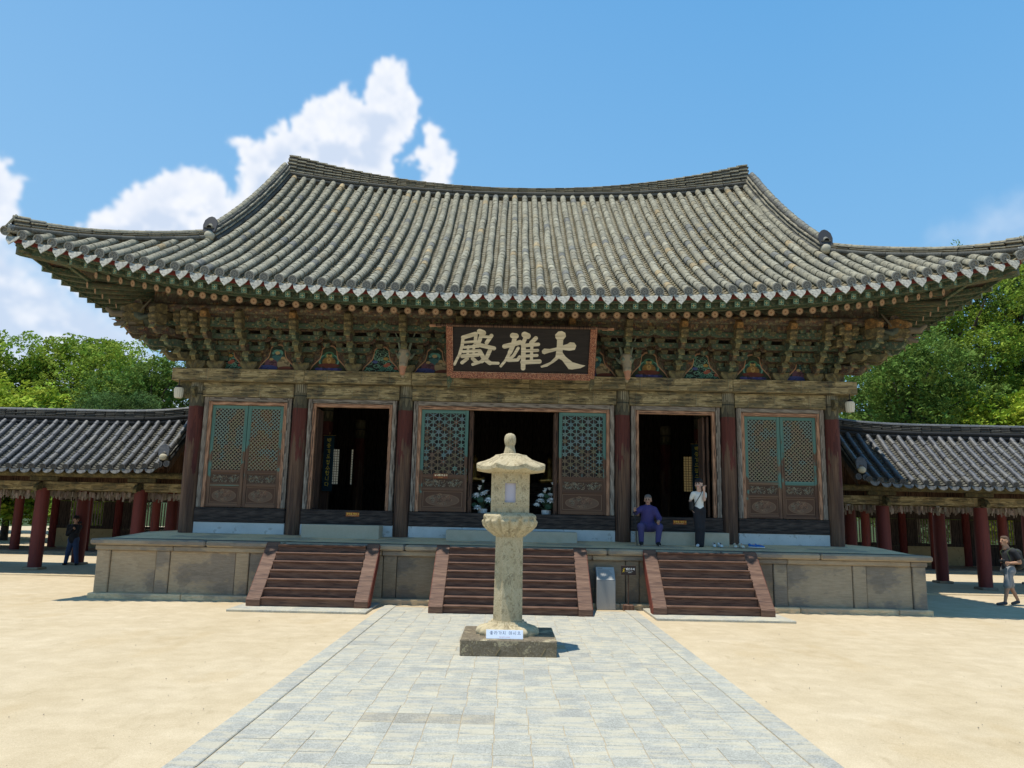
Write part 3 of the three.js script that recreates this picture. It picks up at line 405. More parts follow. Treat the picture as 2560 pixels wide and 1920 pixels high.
// ---------------------------------------------------------------- tiled roofs: convex rows, pan tiles, eave discs and drip tiles, layered ridges
const V3 = (x, y, z) => new THREE.Vector3(x, y, z);
function basis(p, z, up) { const Z = z.clone().normalize(), X = new THREE.Vector3().crossVectors(up, Z).normalize(), Y = new THREE.Vector3().crossVectors(Z, X); return new THREE.Matrix4().makeBasis(X, Y, Z).setPosition(p); }
function coverTile(L, r0 = 0.082, r1 = 0.09, seg = 8) {
  const g = new B(), a0 = -0.2, a1 = Math.PI + 0.2;
  for (let k = 0; k < seg; k++) {
    const p = (a, r, z) => [Math.cos(a) * r, Math.sin(a) * r, z], n = (a) => [Math.cos(a), Math.sin(a), 0], A = lerp(a0, a1, k / seg), C = lerp(a0, a1, (k + 1) / seg);
    g.quad(p(A, r0, -L / 2), p(C, r0, -L / 2), p(C, r1, L / 2), p(A, r1, L / 2), [[A * 0.09, 0], [C * 0.09, 0], [C * 0.09, L], [A * 0.09, L]], [n(A), n(C), n(C), n(A)]);
    g.quad(p(A, r1, L / 2), p(C, r1, L / 2), p(C, r0 - 0.012, L / 2), p(A, r0 - 0.012, L / 2));
  }
  return g;
}
const discG = (r, th) => { const g = new THREE.CylinderGeometry(r, r, th, 14); g.rotateX(Math.PI / 2); return g; };
function dripG(w, h, point = true) { const s = new THREE.Shape(); s.moveTo(-w / 2, 0.02); s.quadraticCurveTo(0, -0.055, w / 2, 0.02); s.lineTo(w / 2, -0.02); if (point) { s.quadraticCurveTo(w * 0.46, -h * 0.42, w * 0.24, -h * 0.66); s.lineTo(0, -h); s.lineTo(-w * 0.24, -h * 0.66); s.quadraticCurveTo(-w * 0.46, -h * 0.42, -w / 2, -0.02); } else { s.quadraticCurveTo(w * 0.36, -h, 0, -h); s.quadraticCurveTo(-w * 0.36, -h, -w / 2, -0.02); } const g = new THREE.ExtrudeGeometry(s, { depth: 0.018, bevelEnabled: false, curveSegments: 5 }); g.translate(0, 0, -0.009); return g; }
// o: xs, S(x,d)->y, eave(x)->d, top(x)->d, step (cover tile length), pan (exposure), keep (tiles per row built singly), mats, cols (vertex colours for the rest), seed
function tileRoof(grp, o) {
  const R = rng(o.seed), P = (x, d) => V3(x, o.S(x, d), -d), rest = new B().color([1, 1, 1]), pans = new B().color([1, 1, 1]), G = [0, 1, 2, 3].map(() => shiftUV(coverTile(o.step + 0.015, o.r * 0.93, o.r * 1.03), R).geo()), DG = discG(o.r * 1.12, 0.03), PG = dripG(o.pitch * 0.88, o.drip, o.point);
  const proto = coverTile(o.step + 0.015, o.r * 0.93, o.r * 1.03, 6), up = V3(0, 1, 0), tang = (x, d) => P(x, d - 0.05).sub(P(x, d + 0.05)).normalize();
  o.xs.forEach((x, ri) => {
    const ph = R() * 6, wob = (d) => Math.sin(d * 1.3 + ph) * 0.012 + Math.sin(d * 3.1 + ph * 2) * 0.006; let d = o.eave(x), i = 0; const dt = o.top(x);
    while (d < dt - 0.05) {
      const T = tang(x, d), dd = o.step / Math.hypot(1, T.y / (T.z || 1)), dm = d + dd / 2, q = P(x + wob(dm), Math.min(dm, dt));
      const N = up.clone().addScaledVector(T, -T.y).normalize(), m = basis(q, T, N); m.multiply(mat4((R() - 0.5) * 0.014, (R() - 0.5) * 0.01, (R() - 0.5) * 0.02, (R() - 0.5) * 0.04, (R() - 0.5) * 0.055, 0));
      const r = R(), c = o.pick(r, i);
      if (i < (o.keepAt ? o.keepAt(x) : o.keep)) { const t = part(grp, 'cover_tile', G[Math.floor(R() * 4)], o.mats[c]); t.applyMatrix4(m); }
      else { const v = 0.9 + R() * 0.2, cc = o.mats[c].color; rest.color([cc.r * v, cc.g * v, cc.b * v]); rest.put(shiftUV(Object.assign(new B(), { p: proto.p, n: proto.n, u: proto.u.slice() }), R), m); }
      if (i === 0) { const t = part(grp, 'eave_disc', DG, o.disc); t.applyMatrix4(basis(P(x + wob(d), d).addScaledVector(T, 0.012), T.clone().add(V3(0, 0.12, 0)), N)); }
      d += dd; i++;
    }
    // pans to the right of this row
    const xm = x + o.pitch / 2, xr = xm; if (ri === o.xs.length - 1 && !o.lastPan) return;
    let e = o.eave(xm) - 0.02; const et = o.top(xm), hw = o.pitch * 0.42, seg = 5, f = (s) => -o.r * 1.15 + (s * s) * o.r * 1.3;
    { const T = tang(xm, e), N = up.clone().addScaledVector(T, -T.y).normalize(); const t = part(grp, 'drip_tile', PG, o.dripMat); t.applyMatrix4(basis(P(xm, e).addScaledVector(N, -o.r * 0.8).addScaledVector(T, 0.03), V3(0, o.dripUp ?? 0.55, 1), up).multiply(mat4((R() - 0.5) * 0.02, (R() - 0.5) * 0.03, 0, (R() - 0.5) * 0.25, (R() - 0.5) * 0.16, (R() - 0.5) * 0.12))); }
    while (e < et - 0.03) {
      const T = tang(xm, e), dd = o.pan / Math.hypot(1, T.y / (T.z || 1)), N = up.clone().addScaledVector(T, -T.y).normalize(), lo = P(xm, e), hi = P(xm, Math.min(e + dd, et)), v = 0.78 + R() * 0.4, cc = o.panCol; pans.color([cc[0] * v, cc[1] * v, cc[2] * (v - (R() > 0.8 ? 0.06 : 0))]);
      const jit = (R() - 0.5) * 0.012, at = (b, s, h) => [b.x + s * hw + N.x * 0, b.y + N.y * (f(s) + h) + s * jit, b.z + N.z * (f(s) + h)], lip = 0.02 + R() * 0.01;
      for (let k = 0; k < seg; k++) { const s0 = -1 + (2 * k) / seg, s1 = -1 + (2 * (k + 1)) / seg; pans.quad(at(lo, s0, lip), at(lo, s1, lip), at(hi, s1, 0), at(hi, s0, 0), [[s0 * hw + xm, e], [s1 * hw + xm, e], [s1 * hw + xm, e + dd], [s0 * hw + xm, e + dd]]); pans.quad(at(lo, s0, -0.004), at(lo, s1, -0.004), at(lo, s1, lip), at(lo, s0, lip)); }
      e += dd;
    }
  });
  if (rest.p.length) part(grp, 'cover_tile_field', rest, M.tileV).userData = { kind: 'stuff' };
  part(grp, 'pan_tile_field', pans, M.tileV).userData = { kind: 'stuff' };
}
// a ridge: rounded tiles below, layers of thin tiles, cap tiles on top. pts: base points; hs: height at each
function ridge(grp, name, pts, hs, o) {
  const R = rng(o.seed), stack = new B().color([1, 1, 1]), curve = new THREE.CatmullRomCurve3(pts.map((p) => V3(...p))), len = curve.getLength(), n = Math.max(2, Math.round(len / 0.33)), hAt = (t) => { const x = t * (hs.length - 1), i = Math.min(hs.length - 2, Math.floor(x)); return lerp(hs[i], hs[i + 1], x - i); };
  const capL = len / n, CG = [0, 1, 2].map(() => shiftUV(coverTile(capL + 0.02, 0.075, 0.082, 7), R).geo()), up = V3(0, 1, 0), nl = o.layers;
  for (let i = 0; i < n; i++) {
    const t0 = (i + 0.5) / n, p = curve.getPointAt(t0), T = curve.getTangentAt(t0), h = hAt(t0), m0 = basis(p, T, up);
    const put = (y, w, th, dx, col, round) => { stack.color(col); const q = m0.clone().multiply(mat4((R() - 0.5) * 0.015 + dx, y + (R() - 0.5) * 0.006, (R() - 0.5) * 0.05, 0, (R() - 0.5) * 0.02, (R() - 0.5) * 0.03)); if (round) { const c = new THREE.CylinderGeometry(th, th, capL + 0.01, 7); c.rotateX(Math.PI / 2); stack.put(c, q); } else stack.put(new B().box(0, 0, 0, w, th, capL * (0.96 + R() * 0.06), 0.006), q); };
    const dk = o.dark, lt = o.light, cl = (c, v) => c.map((x) => x * v);
    const tubes = o.tubes ?? 2; for (let k = 0; k < tubes; k++) for (const s of [-1, 1]) put(0.06 + k * 0.125, 0, 0.062, s * (o.w / 2 + 0.02), cl(dk, 0.8 + R() * 0.5), true);
    put((tubes * 0.125) / 2, o.w, tubes * 0.125 + 0.05, 0, cl(lt, 0.8), false);
    const y0 = tubes * 0.125 + 0.02, y1 = h - 0.07; for (let k = 0; k < nl; k++) put(lerp(y0, y1, (k + 0.5) / nl), o.w + (k % 2 ? 0.0 : 0.07) + R() * 0.03, ((y1 - y0) / nl) * (k % 2 ? 0.95 : 0.72), 0, k % 2 ? cl(dk, 0.6 + R() * 0.5) : cl(lt, 0.75 + R() * 0.5), false);
    const c = part(grp, o.capName ?? 'ridge_tile', CG[i % 3], o.capMats[Math.floor(R() * o.capMats.length)]); c.applyMatrix4(m0.clone().multiply(mat4((R() - 0.5) * 0.01, h - 0.075, 0, 0, (R() - 0.5) * 0.03, 0)));
  }
  part(grp, name, stack, M.tileV);
}
// ---------------------------------------------------------------- main hall
const HB = [0, 1.41, -26];
const hall = thing('temple_hall', 'large wooden temple hall with painted brackets and sweeping grey tiled roof', 'temple', ...HB);
const hsub = (name) => { const g = sub(hall, name); g.position.set(-HB[0], -HB[1], -HB[2]); return g; };
const hp = (name, g, m, x = 0, y = 0, z = 0) => part(hall, name, g, m, x - HB[0], y - HB[1], z - HB[2]);
const XC = 11.6, De = (x) => 17.34 - 0.56 * Math.pow(Math.min(1.05, Math.abs(x) / XC), 3), Rise = (t) => 0.625 * t * t + 0.378 * t ** 4, Ye = (x) => 7.115 + Rise(Math.abs(x) / XC);
const Yr = (x) => 12.95 + 0.6 * Math.pow(Math.min(1, Math.abs(x) / 8.15), 2.2), Fs = (x, d) => { const e = De(x), s = (d - e) / (25.8 - e); return Ye(x) + (Yr(x) - Ye(x)) * (0.74 * s + 0.26 * s * s); };
const hipD = (x) => 16.78 + (XC - Math.abs(x)) * (3.17 / 3.45), topD = (x) => (Math.abs(x) <= 8.15 ? 25.8 : hipD(x) + 0.05);
const ST = (d) => Math.abs(26 - d) / 9.22, Xs = (d) => 10.95 + 0.65 * Math.pow(Math.min(1.05, ST(d)), 3), Ys = (d) => 7.115 + Rise(ST(d));
const WALL = 20.4, COLX = [-8.35, -5.62, -2.85, 2.85, 5.62, 8.35];
{
  const roof = hsub('roof');
  tileRoof(roof, { seed: 3, xs: Array.from({ length: 69 }, (_, i) => -0.1 + (i - 34) * 0.336), S: Fs, eave: De, top: topD, step: 0.345, pan: 0.2, pitch: 0.336, r: 0.1, keep: 4, drip: 0.27, point: true, dripUp: 0.5, disc: M.disc, dripMat: M.drip, mats: M.tiles, panCol: [0.29, 0.25, 0.17],  // pan colour darkened: the shadow between the cover rows is put into it
    pick: (r) => (r < 0.5 ? 0 : r < 0.72 ? 1 : r < 0.89 ? 2 : r < 0.945 ? 3 : r < 0.98 ? 4 : 5) });
  // bedding under the tiles, the other slopes, the gables
  const deck = new B(), N = 48, cols = (x) => x; const fx = (i) => -XC + (i / N) * 2 * XC;
  for (let i = 0; i < N; i++) for (let k = 0; k < 10; k++) { const pt = (a, s) => { const x = fx(a), d = lerp(De(x) + 0.12, topD(x), s); return [x, Fs(x, d) - 0.115, -d]; }; deck.quad(pt(i, k / 10), pt(i + 1, k / 10), pt(i + 1, (k + 1) / 10), pt(i, (k + 1) / 10)); }
  for (let i = 0; i < N; i++) for (let k = 0; k < 10; k++) { const pt = (a, s) => { const x = fx(a), d = lerp(De(x), topD(x), s); return [x, Fs(x, d) - 0.02, -52 + d]; }; deck.quad(pt(i + 1, k / 10), pt(i, k / 10), pt(i, (k + 1) / 10), pt(i + 1, (k + 1) / 10)); }
  const sideY = (d, q) => { const hx = Math.abs(26 - d) > 6.05 ? XC - (9.22 - Math.abs(26 - d)) * (3.45 / 3.17) : 8.1; return [lerp(Xs(d), hx, q), lerp(Ys(d), Fs(hx, Math.min(26, hipD(hx) > 19.9 ? 19.9 : hipD(hx))), q * (0.8 + 0.2 * q)) - 0.05]; };
  for (const s of [-1, 1]) for (let i = 0; i < 30; i++) for (let k = 0; k < 4; k++) { const pt = (a, q) => { const d = 16.78 + (a / 30) * 18.44, r = sideY(d, q); return [s * r[0], r[1], -d]; }; deck.quad(pt(i, k / 4), pt(i + 1, k / 4), pt(i + 1, (k + 1) / 4), pt(i, (k + 1) / 4)); }
  part(roof, 'roof_bed', deck, M.tiles[2]);
  const rows = new B().color([1, 1, 1]); // side rows, seen only edge-on
  for (const s of [-1, 1]) for (let d = 17.1; d < 35; d += 0.336) { const r0 = sideY(d, 0), r1 = sideY(d, 1), v = 0.25 + hash(Math.round(d * 100), 3, 1) * 0.15; rows.color([v, v, v * 0.95]); if (Math.abs(r0[0] - r1[0]) > 0.15) rows.put(tubeAlong([[s * (r0[0] + 0.03), r0[1] + 0.06, -d], [s * lerp(r0[0], r1[0], 0.5), sideY(d, 0.5)[1] + 0.06, -d], [s * r1[0], r1[1] + 0.06, -d]], [0.088, 0.088, 0.088], 8)); }
  part(roof, 'side_cover_tile_field', rows, M.tileV).userData = { kind: 'stuff' };
  for (const s of [-1, 1]) { const g = new B(); for (let i = 0; i < 12; i++) { const d0 = 20 + i, d1 = d0 + 1, y = (d) => Fs(8.1, d > 26 ? 52 - d : Math.min(d, 25.8)) - 0.1, b = Fs(8.1, 19.9) - 0.2; g.quad([s * 7.95, b, -d0], [s * 7.95, b, -d1], [s * 7.95, y(d1), -d1], [s * 7.95, y(d0), -d0]); } part(roof, 'gable_board', g, M.wood); }
  // ridges
  const look = { w: 0.3, light: [0.5, 0.45, 0.36], dark: [0.13, 0.128, 0.122], capMats: [M.tiles[0], M.tiles[2], M.tiles[3]] };
  const xs = Array.from({ length: 21 }, (_, i) => -8.2 + i * 0.82), top = (x) => 13.4 + 1.08 * Math.pow(Math.abs(x) / 8.15, 2.1);
  ridge(roof, 'main_ridge_stack', xs.map((x) => [x, Yr(x) - 0.02, -26]), xs.map((x) => top(x) - Yr(x) + 0.02), { ...look, seed: 31, layers: 9 });
  for (const s of [-1, 1]) {
    const ds = [25.9, 24.8, 23.6, 22.4, 21.2, 20.4, 19.85];
    ridge(roof, 'descending_ridge_stack', ds.map((d) => [s * 8.15, Fs(8.15, d) - 0.03, -d]), ds.map((d) => lerp(0.44, 0.5, (d - 19.8) / 6)), { ...look, w: 0.24, seed: 33 + s, layers: 4, tubes: 1, capMats: s > 0 ? [M.tiles[4], M.tiles[2]] : look.capMats });
    const hx = [8.2, 8.8, 9.4, 10.0, 10.6, 11.1, 11.45];
    ridge(roof, 'hip_ridge_stack', hx.map((x) => [s * x, Fs(x, hipD(x)) - 0.03, -hipD(x)]), [0.3, 0.3, 0.3, 0.3, 0.3, 0.33, 0.42], { ...look, dark: [0.15, 0.15, 0.145], w: 0.24, seed: 43 + s, layers: 4, tubes: 1 });
    // end tiles: arched plates closing the ridges
    const arch = prism([[-0.16, -0.2], [0.16, -0.2], [0.19, 0.02], [0.16, 0.17], [0.08, 0.26], [0, 0.29], [-0.08, 0.26], [-0.16, 0.17], [-0.19, 0.02]], 0.05, 0.008);
    part(roof, 'end_tile', arch, M.endTile, s * 8.15, Fs(8.15, 19.8) + 0.38, -19.72).rotation.set(-0.25, 0, 0);
    part(roof, 'mortar_cap', new B().put(new THREE.SphereGeometry(0.16, 12, 8), mat4(0, 0, 0, 0, 0, 0, 0.9, 0.9, 0.7)), M.concrete, s * 8.15, Fs(8.15, 19.75) + 0.13, -19.7);
    const e = part(roof, 'end_tile', arch, M.tiles[2], s * 11.5, Fs(11.5, hipD(11.5)) + 0.2, -16.84); e.rotation.set(-0.5, s * 0.8, 0, 'YXZ'); e.scale.set(0.75, 0.8, 1);
    part(roof, 'corner_disc', discG(0.1, 0.2), M.disc, s * 11.42, 8.16, -16.82).rotation.set(0, s * 0.8, 0);
  }
}
// ---------------------------------------------------------------- eaves: round rafters, flying rafters, boards
{
  const eaves = hsub('eaves'), sheetA = new B(), sheetB = new B(), battenA = new B(), battenB = new B(), red = new B(), block = new B();
  // side: 0 front, -1 left, 1 right. edge(u): eave line point and rise
  const edge = (side, u) => (side === 0 ? { p: [u, -De(u)], rise: Ye(u) - 7.115 } : { p: [side * Xs(26 + u), -(26 + u)], rise: Ys(26 + u) - 7.115 });
  const wallP = (side, u) => { const [U0, W, k] = side === 0 ? [7.0, WALL, 0.25] : [4.6, 8.35, 0.2]; const v = Math.sign(u) * (Math.abs(u) <= U0 ? Math.abs(u) : U0 + (Math.abs(u) - U0) * k); return side === 0 ? [v, -W] : [side * W, -(26 + v)]; };
  const at = (side, u, inward, y, riseK = 1) => { const e = edge(side, u), w = wallP(side, u), dx = w[0] - e.p[0], dz = w[1] - e.p[1], L = Math.hypot(dx, dz), ref = side === 0 ? e.p[1] - w[1] : Math.abs(e.p[0] - w[0]); const q = (inward / Math.max(0.5, ref)) ; return [e.p[0] + dx * q, y + e.rise * riseK * (1 - q * 0.92), e.p[1] + dz * q]; };
  const rG = (() => { const g = new THREE.CylinderGeometry(0.085, 0.085, 1, 10, 1, true); g.rotateX(Math.PI / 2); return g; })(), endG = new THREE.CircleGeometry(0.084, 16), fG = boxG(0.13, 0.13, 1, 0.004), fEnd = new THREE.PlaneGeometry(0.124, 0.124);
  const place = (name, g, m, eg, em, a, b) => { const A = V3(...a), C = V3(...b), L = A.distanceTo(C), T = A.clone().sub(C), o = part(eaves, name, g, m); o.applyMatrix4(basis(A.clone().lerp(C, 0.5), T, V3(0, 1, 0)).multiply(mat4(0, 0, 0, 0, 0, 0, 1, 1, L))); const e = part(eaves, name + '_end', eg, em); e.applyMatrix4(basis(A.clone().addScaledVector(T.normalize(), 0.003), T, V3(0, 1, 0))); };
  const sides = [[0, 10.95, 0.336], [-1, 8.55, 0.336], [1, 8.55, 0.336]];
  for (const [side, U, st] of sides) {
    const n = Math.floor(U / st);
    for (let i = -n; i <= n; i++) {
      const u = i * st + (side === 0 ? 0.07 : 0); if (side && u > 2.2) continue;
      place('rafter', rG, M.rafter, endG, M.rafterEnd, at(side, u, 0.91, 6.80), at(side, u, 2.9, 7.70, 1));
      place('flying_rafter', fG, M.flyWood, fEnd, M.flyEnd, at(side, u, 0.2, 6.82), at(side, u, 1.5, 7.17));
    }
    const m = 70, um = side ? 9.2 : 11.55;
    for (let i = 0; i < m; i++) {
      const u0 = -um + (i / m) * 2 * um, u1 = -um + ((i + 1) / m) * 2 * um, mid = (u0 + u1) / 2, fl = side === 1;
      const strip = (g, i0, y0, i1, y1) => { const a = at(side, u0, i0, y0), b = at(side, u1, i0, y0), c = at(side, u1, i1, y1), d = at(side, u0, i1, y1); g.quad(a, b, c, d); };
      for (const [i0, i1] of [[0.9, 1.6], [1.6, 2.4], [2.4, 3.2]]) strip(sheetA, i0, 6.905 + (i0 - 0.91) * 0.452, i1, 6.905 + (i1 - 0.91) * 0.452);
      strip(sheetB, 0.16, 6.9, 1.0, 7.125); strip(sheetB, 1.0, 7.125, 1.6, 7.285);
      const bar = (g, inw, y, w, h) => { const a = at(side, u0, inw, y), b = at(side, u1, inw, y), A = V3(...a), C = V3(...b); g.box(0, 0, 0, w, h, A.distanceTo(C) + 0.01, 0.004, basis(A.lerp(C, 0.5), V3(...b).sub(V3(...a)), V3(0, 1, 0))); };
      bar(battenA, 0.93, 6.92, 0.1, 0.07); bar(battenB, 0.2, 6.915, 0.09, 0.06); bar(red, 0.17, 7.0, 0.05, 0.12); bar(block, 0.36, 6.85, 0.03, 0.14);
    }
  }
  part(eaves, 'rafter_boarding', sheetA, M.soffit); part(eaves, 'flying_rafter_boarding', sheetB, M.soffit); part(eaves, 'rafter_batten', battenA, M.flyWood); part(eaves, 'eave_batten', battenB, M.flyWood); part(eaves, 'tile_bearer', red, M.redBoard); part(eaves, 'blocking_board', block, M.dan);
  for (const s of [-1, 1]) { const A = V3(s * 11.38, 7.78, -17.02), C = V3(s * 8.2, 7.75, -20.5), T = A.clone().sub(C); const o = part(eaves, 'hip_rafter', boxG(0.22, 0.3, 1, 0.02), M.rafter); o.applyMatrix4(basis(A.clone().lerp(C, 0.5), T, V3(0, 1, 0)).multiply(mat4(0, 0, 0, 0, 0, 0, 1, 1, T.length()))); }
  // purlin on the brackets
  const pu = tubeAlong([[-9.6, 7.06, -19.25], [-8, 7.02, -19.25], [8, 7.02, -19.25], [9.6, 7.06, -19.25]], [0.12, 0.12, 0.12, 0.12], 10); part(eaves, 'purlin', pu, M.danRed);
  for (const s of [-1, 1]) part(eaves, 'purlin', tubeAlong([[s * 9.5, 7.06, -19.0], [s * 9.5, 7.02, -32]], [0.12, 0.12], 10), M.danRed);
}
// ---------------------------------------------------------------- columns, beams, doors
const colG = (() => { const g = new B(), n = 18, rings = 14; const rad = (t) => 0.205 + 0.012 * Math.sin(t * 3.1) - 0.012 * t; for (let i = 0; i < rings; i++) for (let k = 0; k < n; k++) { const p = (a, t) => [Math.cos(a) * rad(t), t * 3.95, Math.sin(a) * rad(t)], N = (a) => [Math.cos(a), 0, Math.sin(a)], a = (k / n) * 6.2832, c = ((k + 1) / n) * 6.2832, t0 = i / rings, t1 = (i + 1) / rings; g.quad(p(a, t0), p(a, t1), p(c, t1), p(c, t0), [[k / n, t0], [k / n, t1], [(k + 1) / n, t1], [(k + 1) / n, t0]], [N(a), N(a), N(c), N(c)]); } return g.geo(); })();
{
  const R = rng(55);
  const col = (x, d) => { const c = hp('column', colG, M.column, x, 1.40, -d); c.rotation.y = 1 + Math.abs(x) * 3.3 + d; return c; };
  for (const x of COLX) col(x, WALL);
  for (const x of [-5.62, -2.85, 2.85, 5.62]) { col(x, 23.3); col(x, 28.6); }
  for (const d of [23.2, 26, 28.8, 31.6]) { col(-8.35, d); col(8.35, d); }
  const beam = (name, a, b, y0, y1, d, th, mi) => { const w = b - a, bb = shiftUV(new B().box(0, 0, 0, w, y1 - y0, th, 0.012), R); for (let i = 0; i < bb.u.length; i += 2) bb.u[i + 1] = bb.u[i + 1]; return hp(name, bb, M.beam[mi ?? Math.floor(R() * 4)], (a + b) / 2, (y0 + y1) / 2, -d); };
  // lower lintel between columns, upper plate over them
  for (let i = 0; i < 5; i++) beam('lintel', COLX[i] + 0.17, COLX[i + 1] - 0.17, 4.93, 5.31, WALL - 0.02, 0.26, i % 4);
  const cuts = [-8.95, -5.5, -2.7, 0.4, 2.9, 5.7, 8.95]; for (let i = 0; i < 6; i++) beam('plate_beam', cuts[i] + 0.003, cuts[i + 1] - 0.003, 5.315, 5.65, WALL - 0.08, 0.5, (i + 1) % 4);
  for (const s of [-1, 1]) { hp('lintel', shiftUV(new B().box(0, 0, 0, 0.26, 0.38, 11), R), M.beam[1], s * 8.35, 5.12, -26); hp('plate_beam', shiftUV(new B().box(0, 0, 0, 0.5, 0.335, 11), R), M.beam[2], s * 8.42, 5.4825, -26.2); }
  for (const s of [-1, 1]) { const g = prism([[0, -0.28], [0.3, -0.2], [0.42, 0.02], [0.36, 0.16], [0.1, 0.22], [0, 0.22]], 0.16, 0.015); const o = hp('lintel_nose', g, M.danPale, s * 8.5, 5.12, -WALL + 0.02); if (s < 0) o.rotation.y = Math.PI; const f = hp('lintel_nose', g, M.danPale, s * 8.35, 5.05, -WALL + 0.16); f.rotation.y = -Math.PI / 2; f.scale.setScalar(0.62); }
  // walls, floor and ceiling that close the hall
  const wall = new B(); for (const s of [-1, 1]) wall.box(s * 8.35, 3.5, -26, 0.12, 4.2, 10.9, 0); part(hsub('side_walls'), 'wall_plaster', wall, M.ochre);
  hp('floor', new B().box(0, 0, 0, 16.6, 0.1, 11.1, 0), M.wood, 0, 1.94, -26); hp('ceiling', new B().box(0, 0, 0, 16.8, 0.08, 11.4, 0), M.dan, 0, 6.95, -26);
  hp('upper_wall', new B().box(0, 0, 0, 16.7, 1.66, 0.06, 0), M.danRed, 0, 6.12, -20.62);
  // rear wall with the two pairs of papered windows
  { const rw = hsub('rear_wall'), g = new B(), holes = [[-7.45, -6.98], [-6.5, -6.05], [6.05, 6.4], [6.92, 7.45]]; let x = -8.35; for (const [a, b] of [...holes, [8.35, 8.35]]) { if (a > x) g.box((x + a) / 2, 4.2, -31.6, a - x, 5.6, 0.14, 0); x = b; } for (const [a, b] of holes) { g.box((a + b) / 2, 2.25, -31.6, b - a, 1.7, 0.14, 0); g.box((a + b) / 2, 5.75, -31.6, b - a, 2.5, 0.14, 0); } part(rw, 'wall_boards', g, M.woodDk);
    for (const [a, b] of holes) { part(rw, 'window_paper', new B().quad([a, 3.1, -31.64], [b, 3.1, -31.64], [b, 4.5, -31.64], [a, 4.5, -31.64]), a < 0 ? M.paper : new THREE.MeshPhysicalMaterial({ color: tint(0.62, 0.4, 0.16), roughness: 1, transmission: 0.5, side: THREE.DoubleSide })); const l = new B(), nx = Math.round((b - a) / 0.1), ny = 14; for (let i = 1; i < nx; i++) l.box(lerp(a, b, i / nx), 3.8, -31.6, 0.018, 1.4, 0.02, 0); for (let j = 1; j < ny; j++) l.box((a + b) / 2, 3.1 + j * 0.1, -31.61, b - a, 0.018, 0.02, 0); part(rw, 'window_lattice', l, M.wood); } }
  // bay by bay
  const bays = [[-8.35, -5.62], [-5.62, -2.85], [-2.85, 2.85], [2.85, 5.62], [5.62, 8.35]];
  const scratch = new THREE.Vector3();
  bays.forEach(([cx0, cx1], bi) => {
    const a = cx0 + 0.2, b = cx1 - 0.2, mid = (a + b) / 2, w = b - a;
    hp('sill_beam', shiftUV(new B().box(0, 0, 0, w, 0.37, 0.26, 0.02), R), M.woodH, mid, 1.875, -WALL - 0.0);
    hp('plaster_base', shiftUV(new B().box(0, 0, 0, w, 0.29, 0.22, 0.01), R), M.lime, mid, 1.548, -WALL - 0.01);
    const fr = hsub('door_frame'), o = 0.115, y0 = 2.062, y1 = 4.928, z = -WALL + 0.03;
    for (const s of [-1, 1]) { part(fr, 'outer_jamb', shiftUV(new B().box(0, 0, 0, o, y1 - y0, 0.16, 0.012), R), M.woodGrey, s < 0 ? a + o / 2 + 0.02 : b - o / 2 - 0.02, (y0 + y1) / 2, z); part(fr, 'inner_jamb', shiftUV(new B().box(0, 0, 0, 0.092, y1 - y0 - o, 0.12, 0.01), R), M.orange, s < 0 ? a + o + 0.065 : b - o - 0.065, (y0 + y1 - o) / 2, z - 0.01); }
    part(fr, 'outer_head', shiftUV(new B().box(0, 0, 0, w - 2 * o - 0.045, o - 0.003, 0.16, 0.012), R), M.woodGreyH, mid, y1 - o / 2, z); part(fr, 'inner_head', shiftUV(new B().box(0, 0, 0, w - 2 * o - 0.21, 0.09, 0.12, 0.01), R), M.orangeH, mid, y1 - o - 0.047, z - 0.01);
    const ia = a + o + 0.112, ib = b - o - 0.112, it = y1 - o - 0.095;
    if (bi === 0 || bi === 4) { leaf('lattice', ia, mid - 0.006, y0 + 0.01, it, 2 + bi); leaf('lattice', mid + 0.006, ib, y0 + 0.01, it, 3 + bi); }
    if (bi === 2) { leaf('flower', ia, -1.19, y0 + 0.01, it, 11); leaf('flower', 1.19, ib, y0 + 0.01, it, 13); for (const s of [-1, 1]) hp('folded_door', new B().box(0, 0, 0, 0.1, it - y0, 0.62, 0.01), M.wood, s * 1.12, (it + y0) / 2, -WALL - 0.36); }
    if (bi === 1 || bi === 3) { const s = bi === 1 ? -1 : 1; hp('folded_door', new B().box(0, 0, 0, 0.05, it - y0 - 0.02, 0.6, 0.01), M.wood, s < 0 ? ia - 0.01 : ib - 0.06, (it + y0) / 2, -WALL - 0.42); if (s > 0) hp('folded_door', new B().box(0, 0, 0, 0.06, it - y0 - 0.02, 0.5, 0.01), M.wood, ib - 0.16, (it + y0) / 2, -WALL - 0.45); }
  });
  function leaf(kind, x0, x1, y0, y1, seed) {
    const d = hsub('door'), z = -WALL + 0.005, w = x1 - x0, sw = 0.085, Rl = rng(seed), H = y1 - y0, yl = y0 + H * 0.345, stileUV = (bb) => { for (let i = 0; i < bb.u.length / 2; i++) { bb.u[i * 2] = bb.u[i * 2] * 0.6 + Rl() * 0; bb.u[i * 2 + 1] = (bb.p[i * 3 + 1] + H / 2) / H; } const du = Rl() * 3; for (let i = 0; i < bb.u.length; i += 2) bb.u[i] += du; return bb; };
    for (const s of [-1, 1]) part(d, 'stile', stileUV(new B().box(0, 0, 0, sw, H, 0.055, 0.006)), M.teal, s < 0 ? x0 + sw / 2 : x1 - sw / 2, (y0 + y1) / 2, z);
    const rail = (y, h) => { const bb = new B().box(0, 0, 0, w - 2 * sw, h, 0.05, 0.006), v = (y - y0) / H, du = Rl() * 4; for (let i = 0; i < bb.u.length / 2; i++) { const t = bb.u[i * 2]; bb.u[i * 2] = bb.u[i * 2 + 1] * 0.8 + du; bb.u[i * 2 + 1] = v + t * 0.03; } part(d, 'rail', bb, M.teal, (x0 + x1) / 2, y, z); };
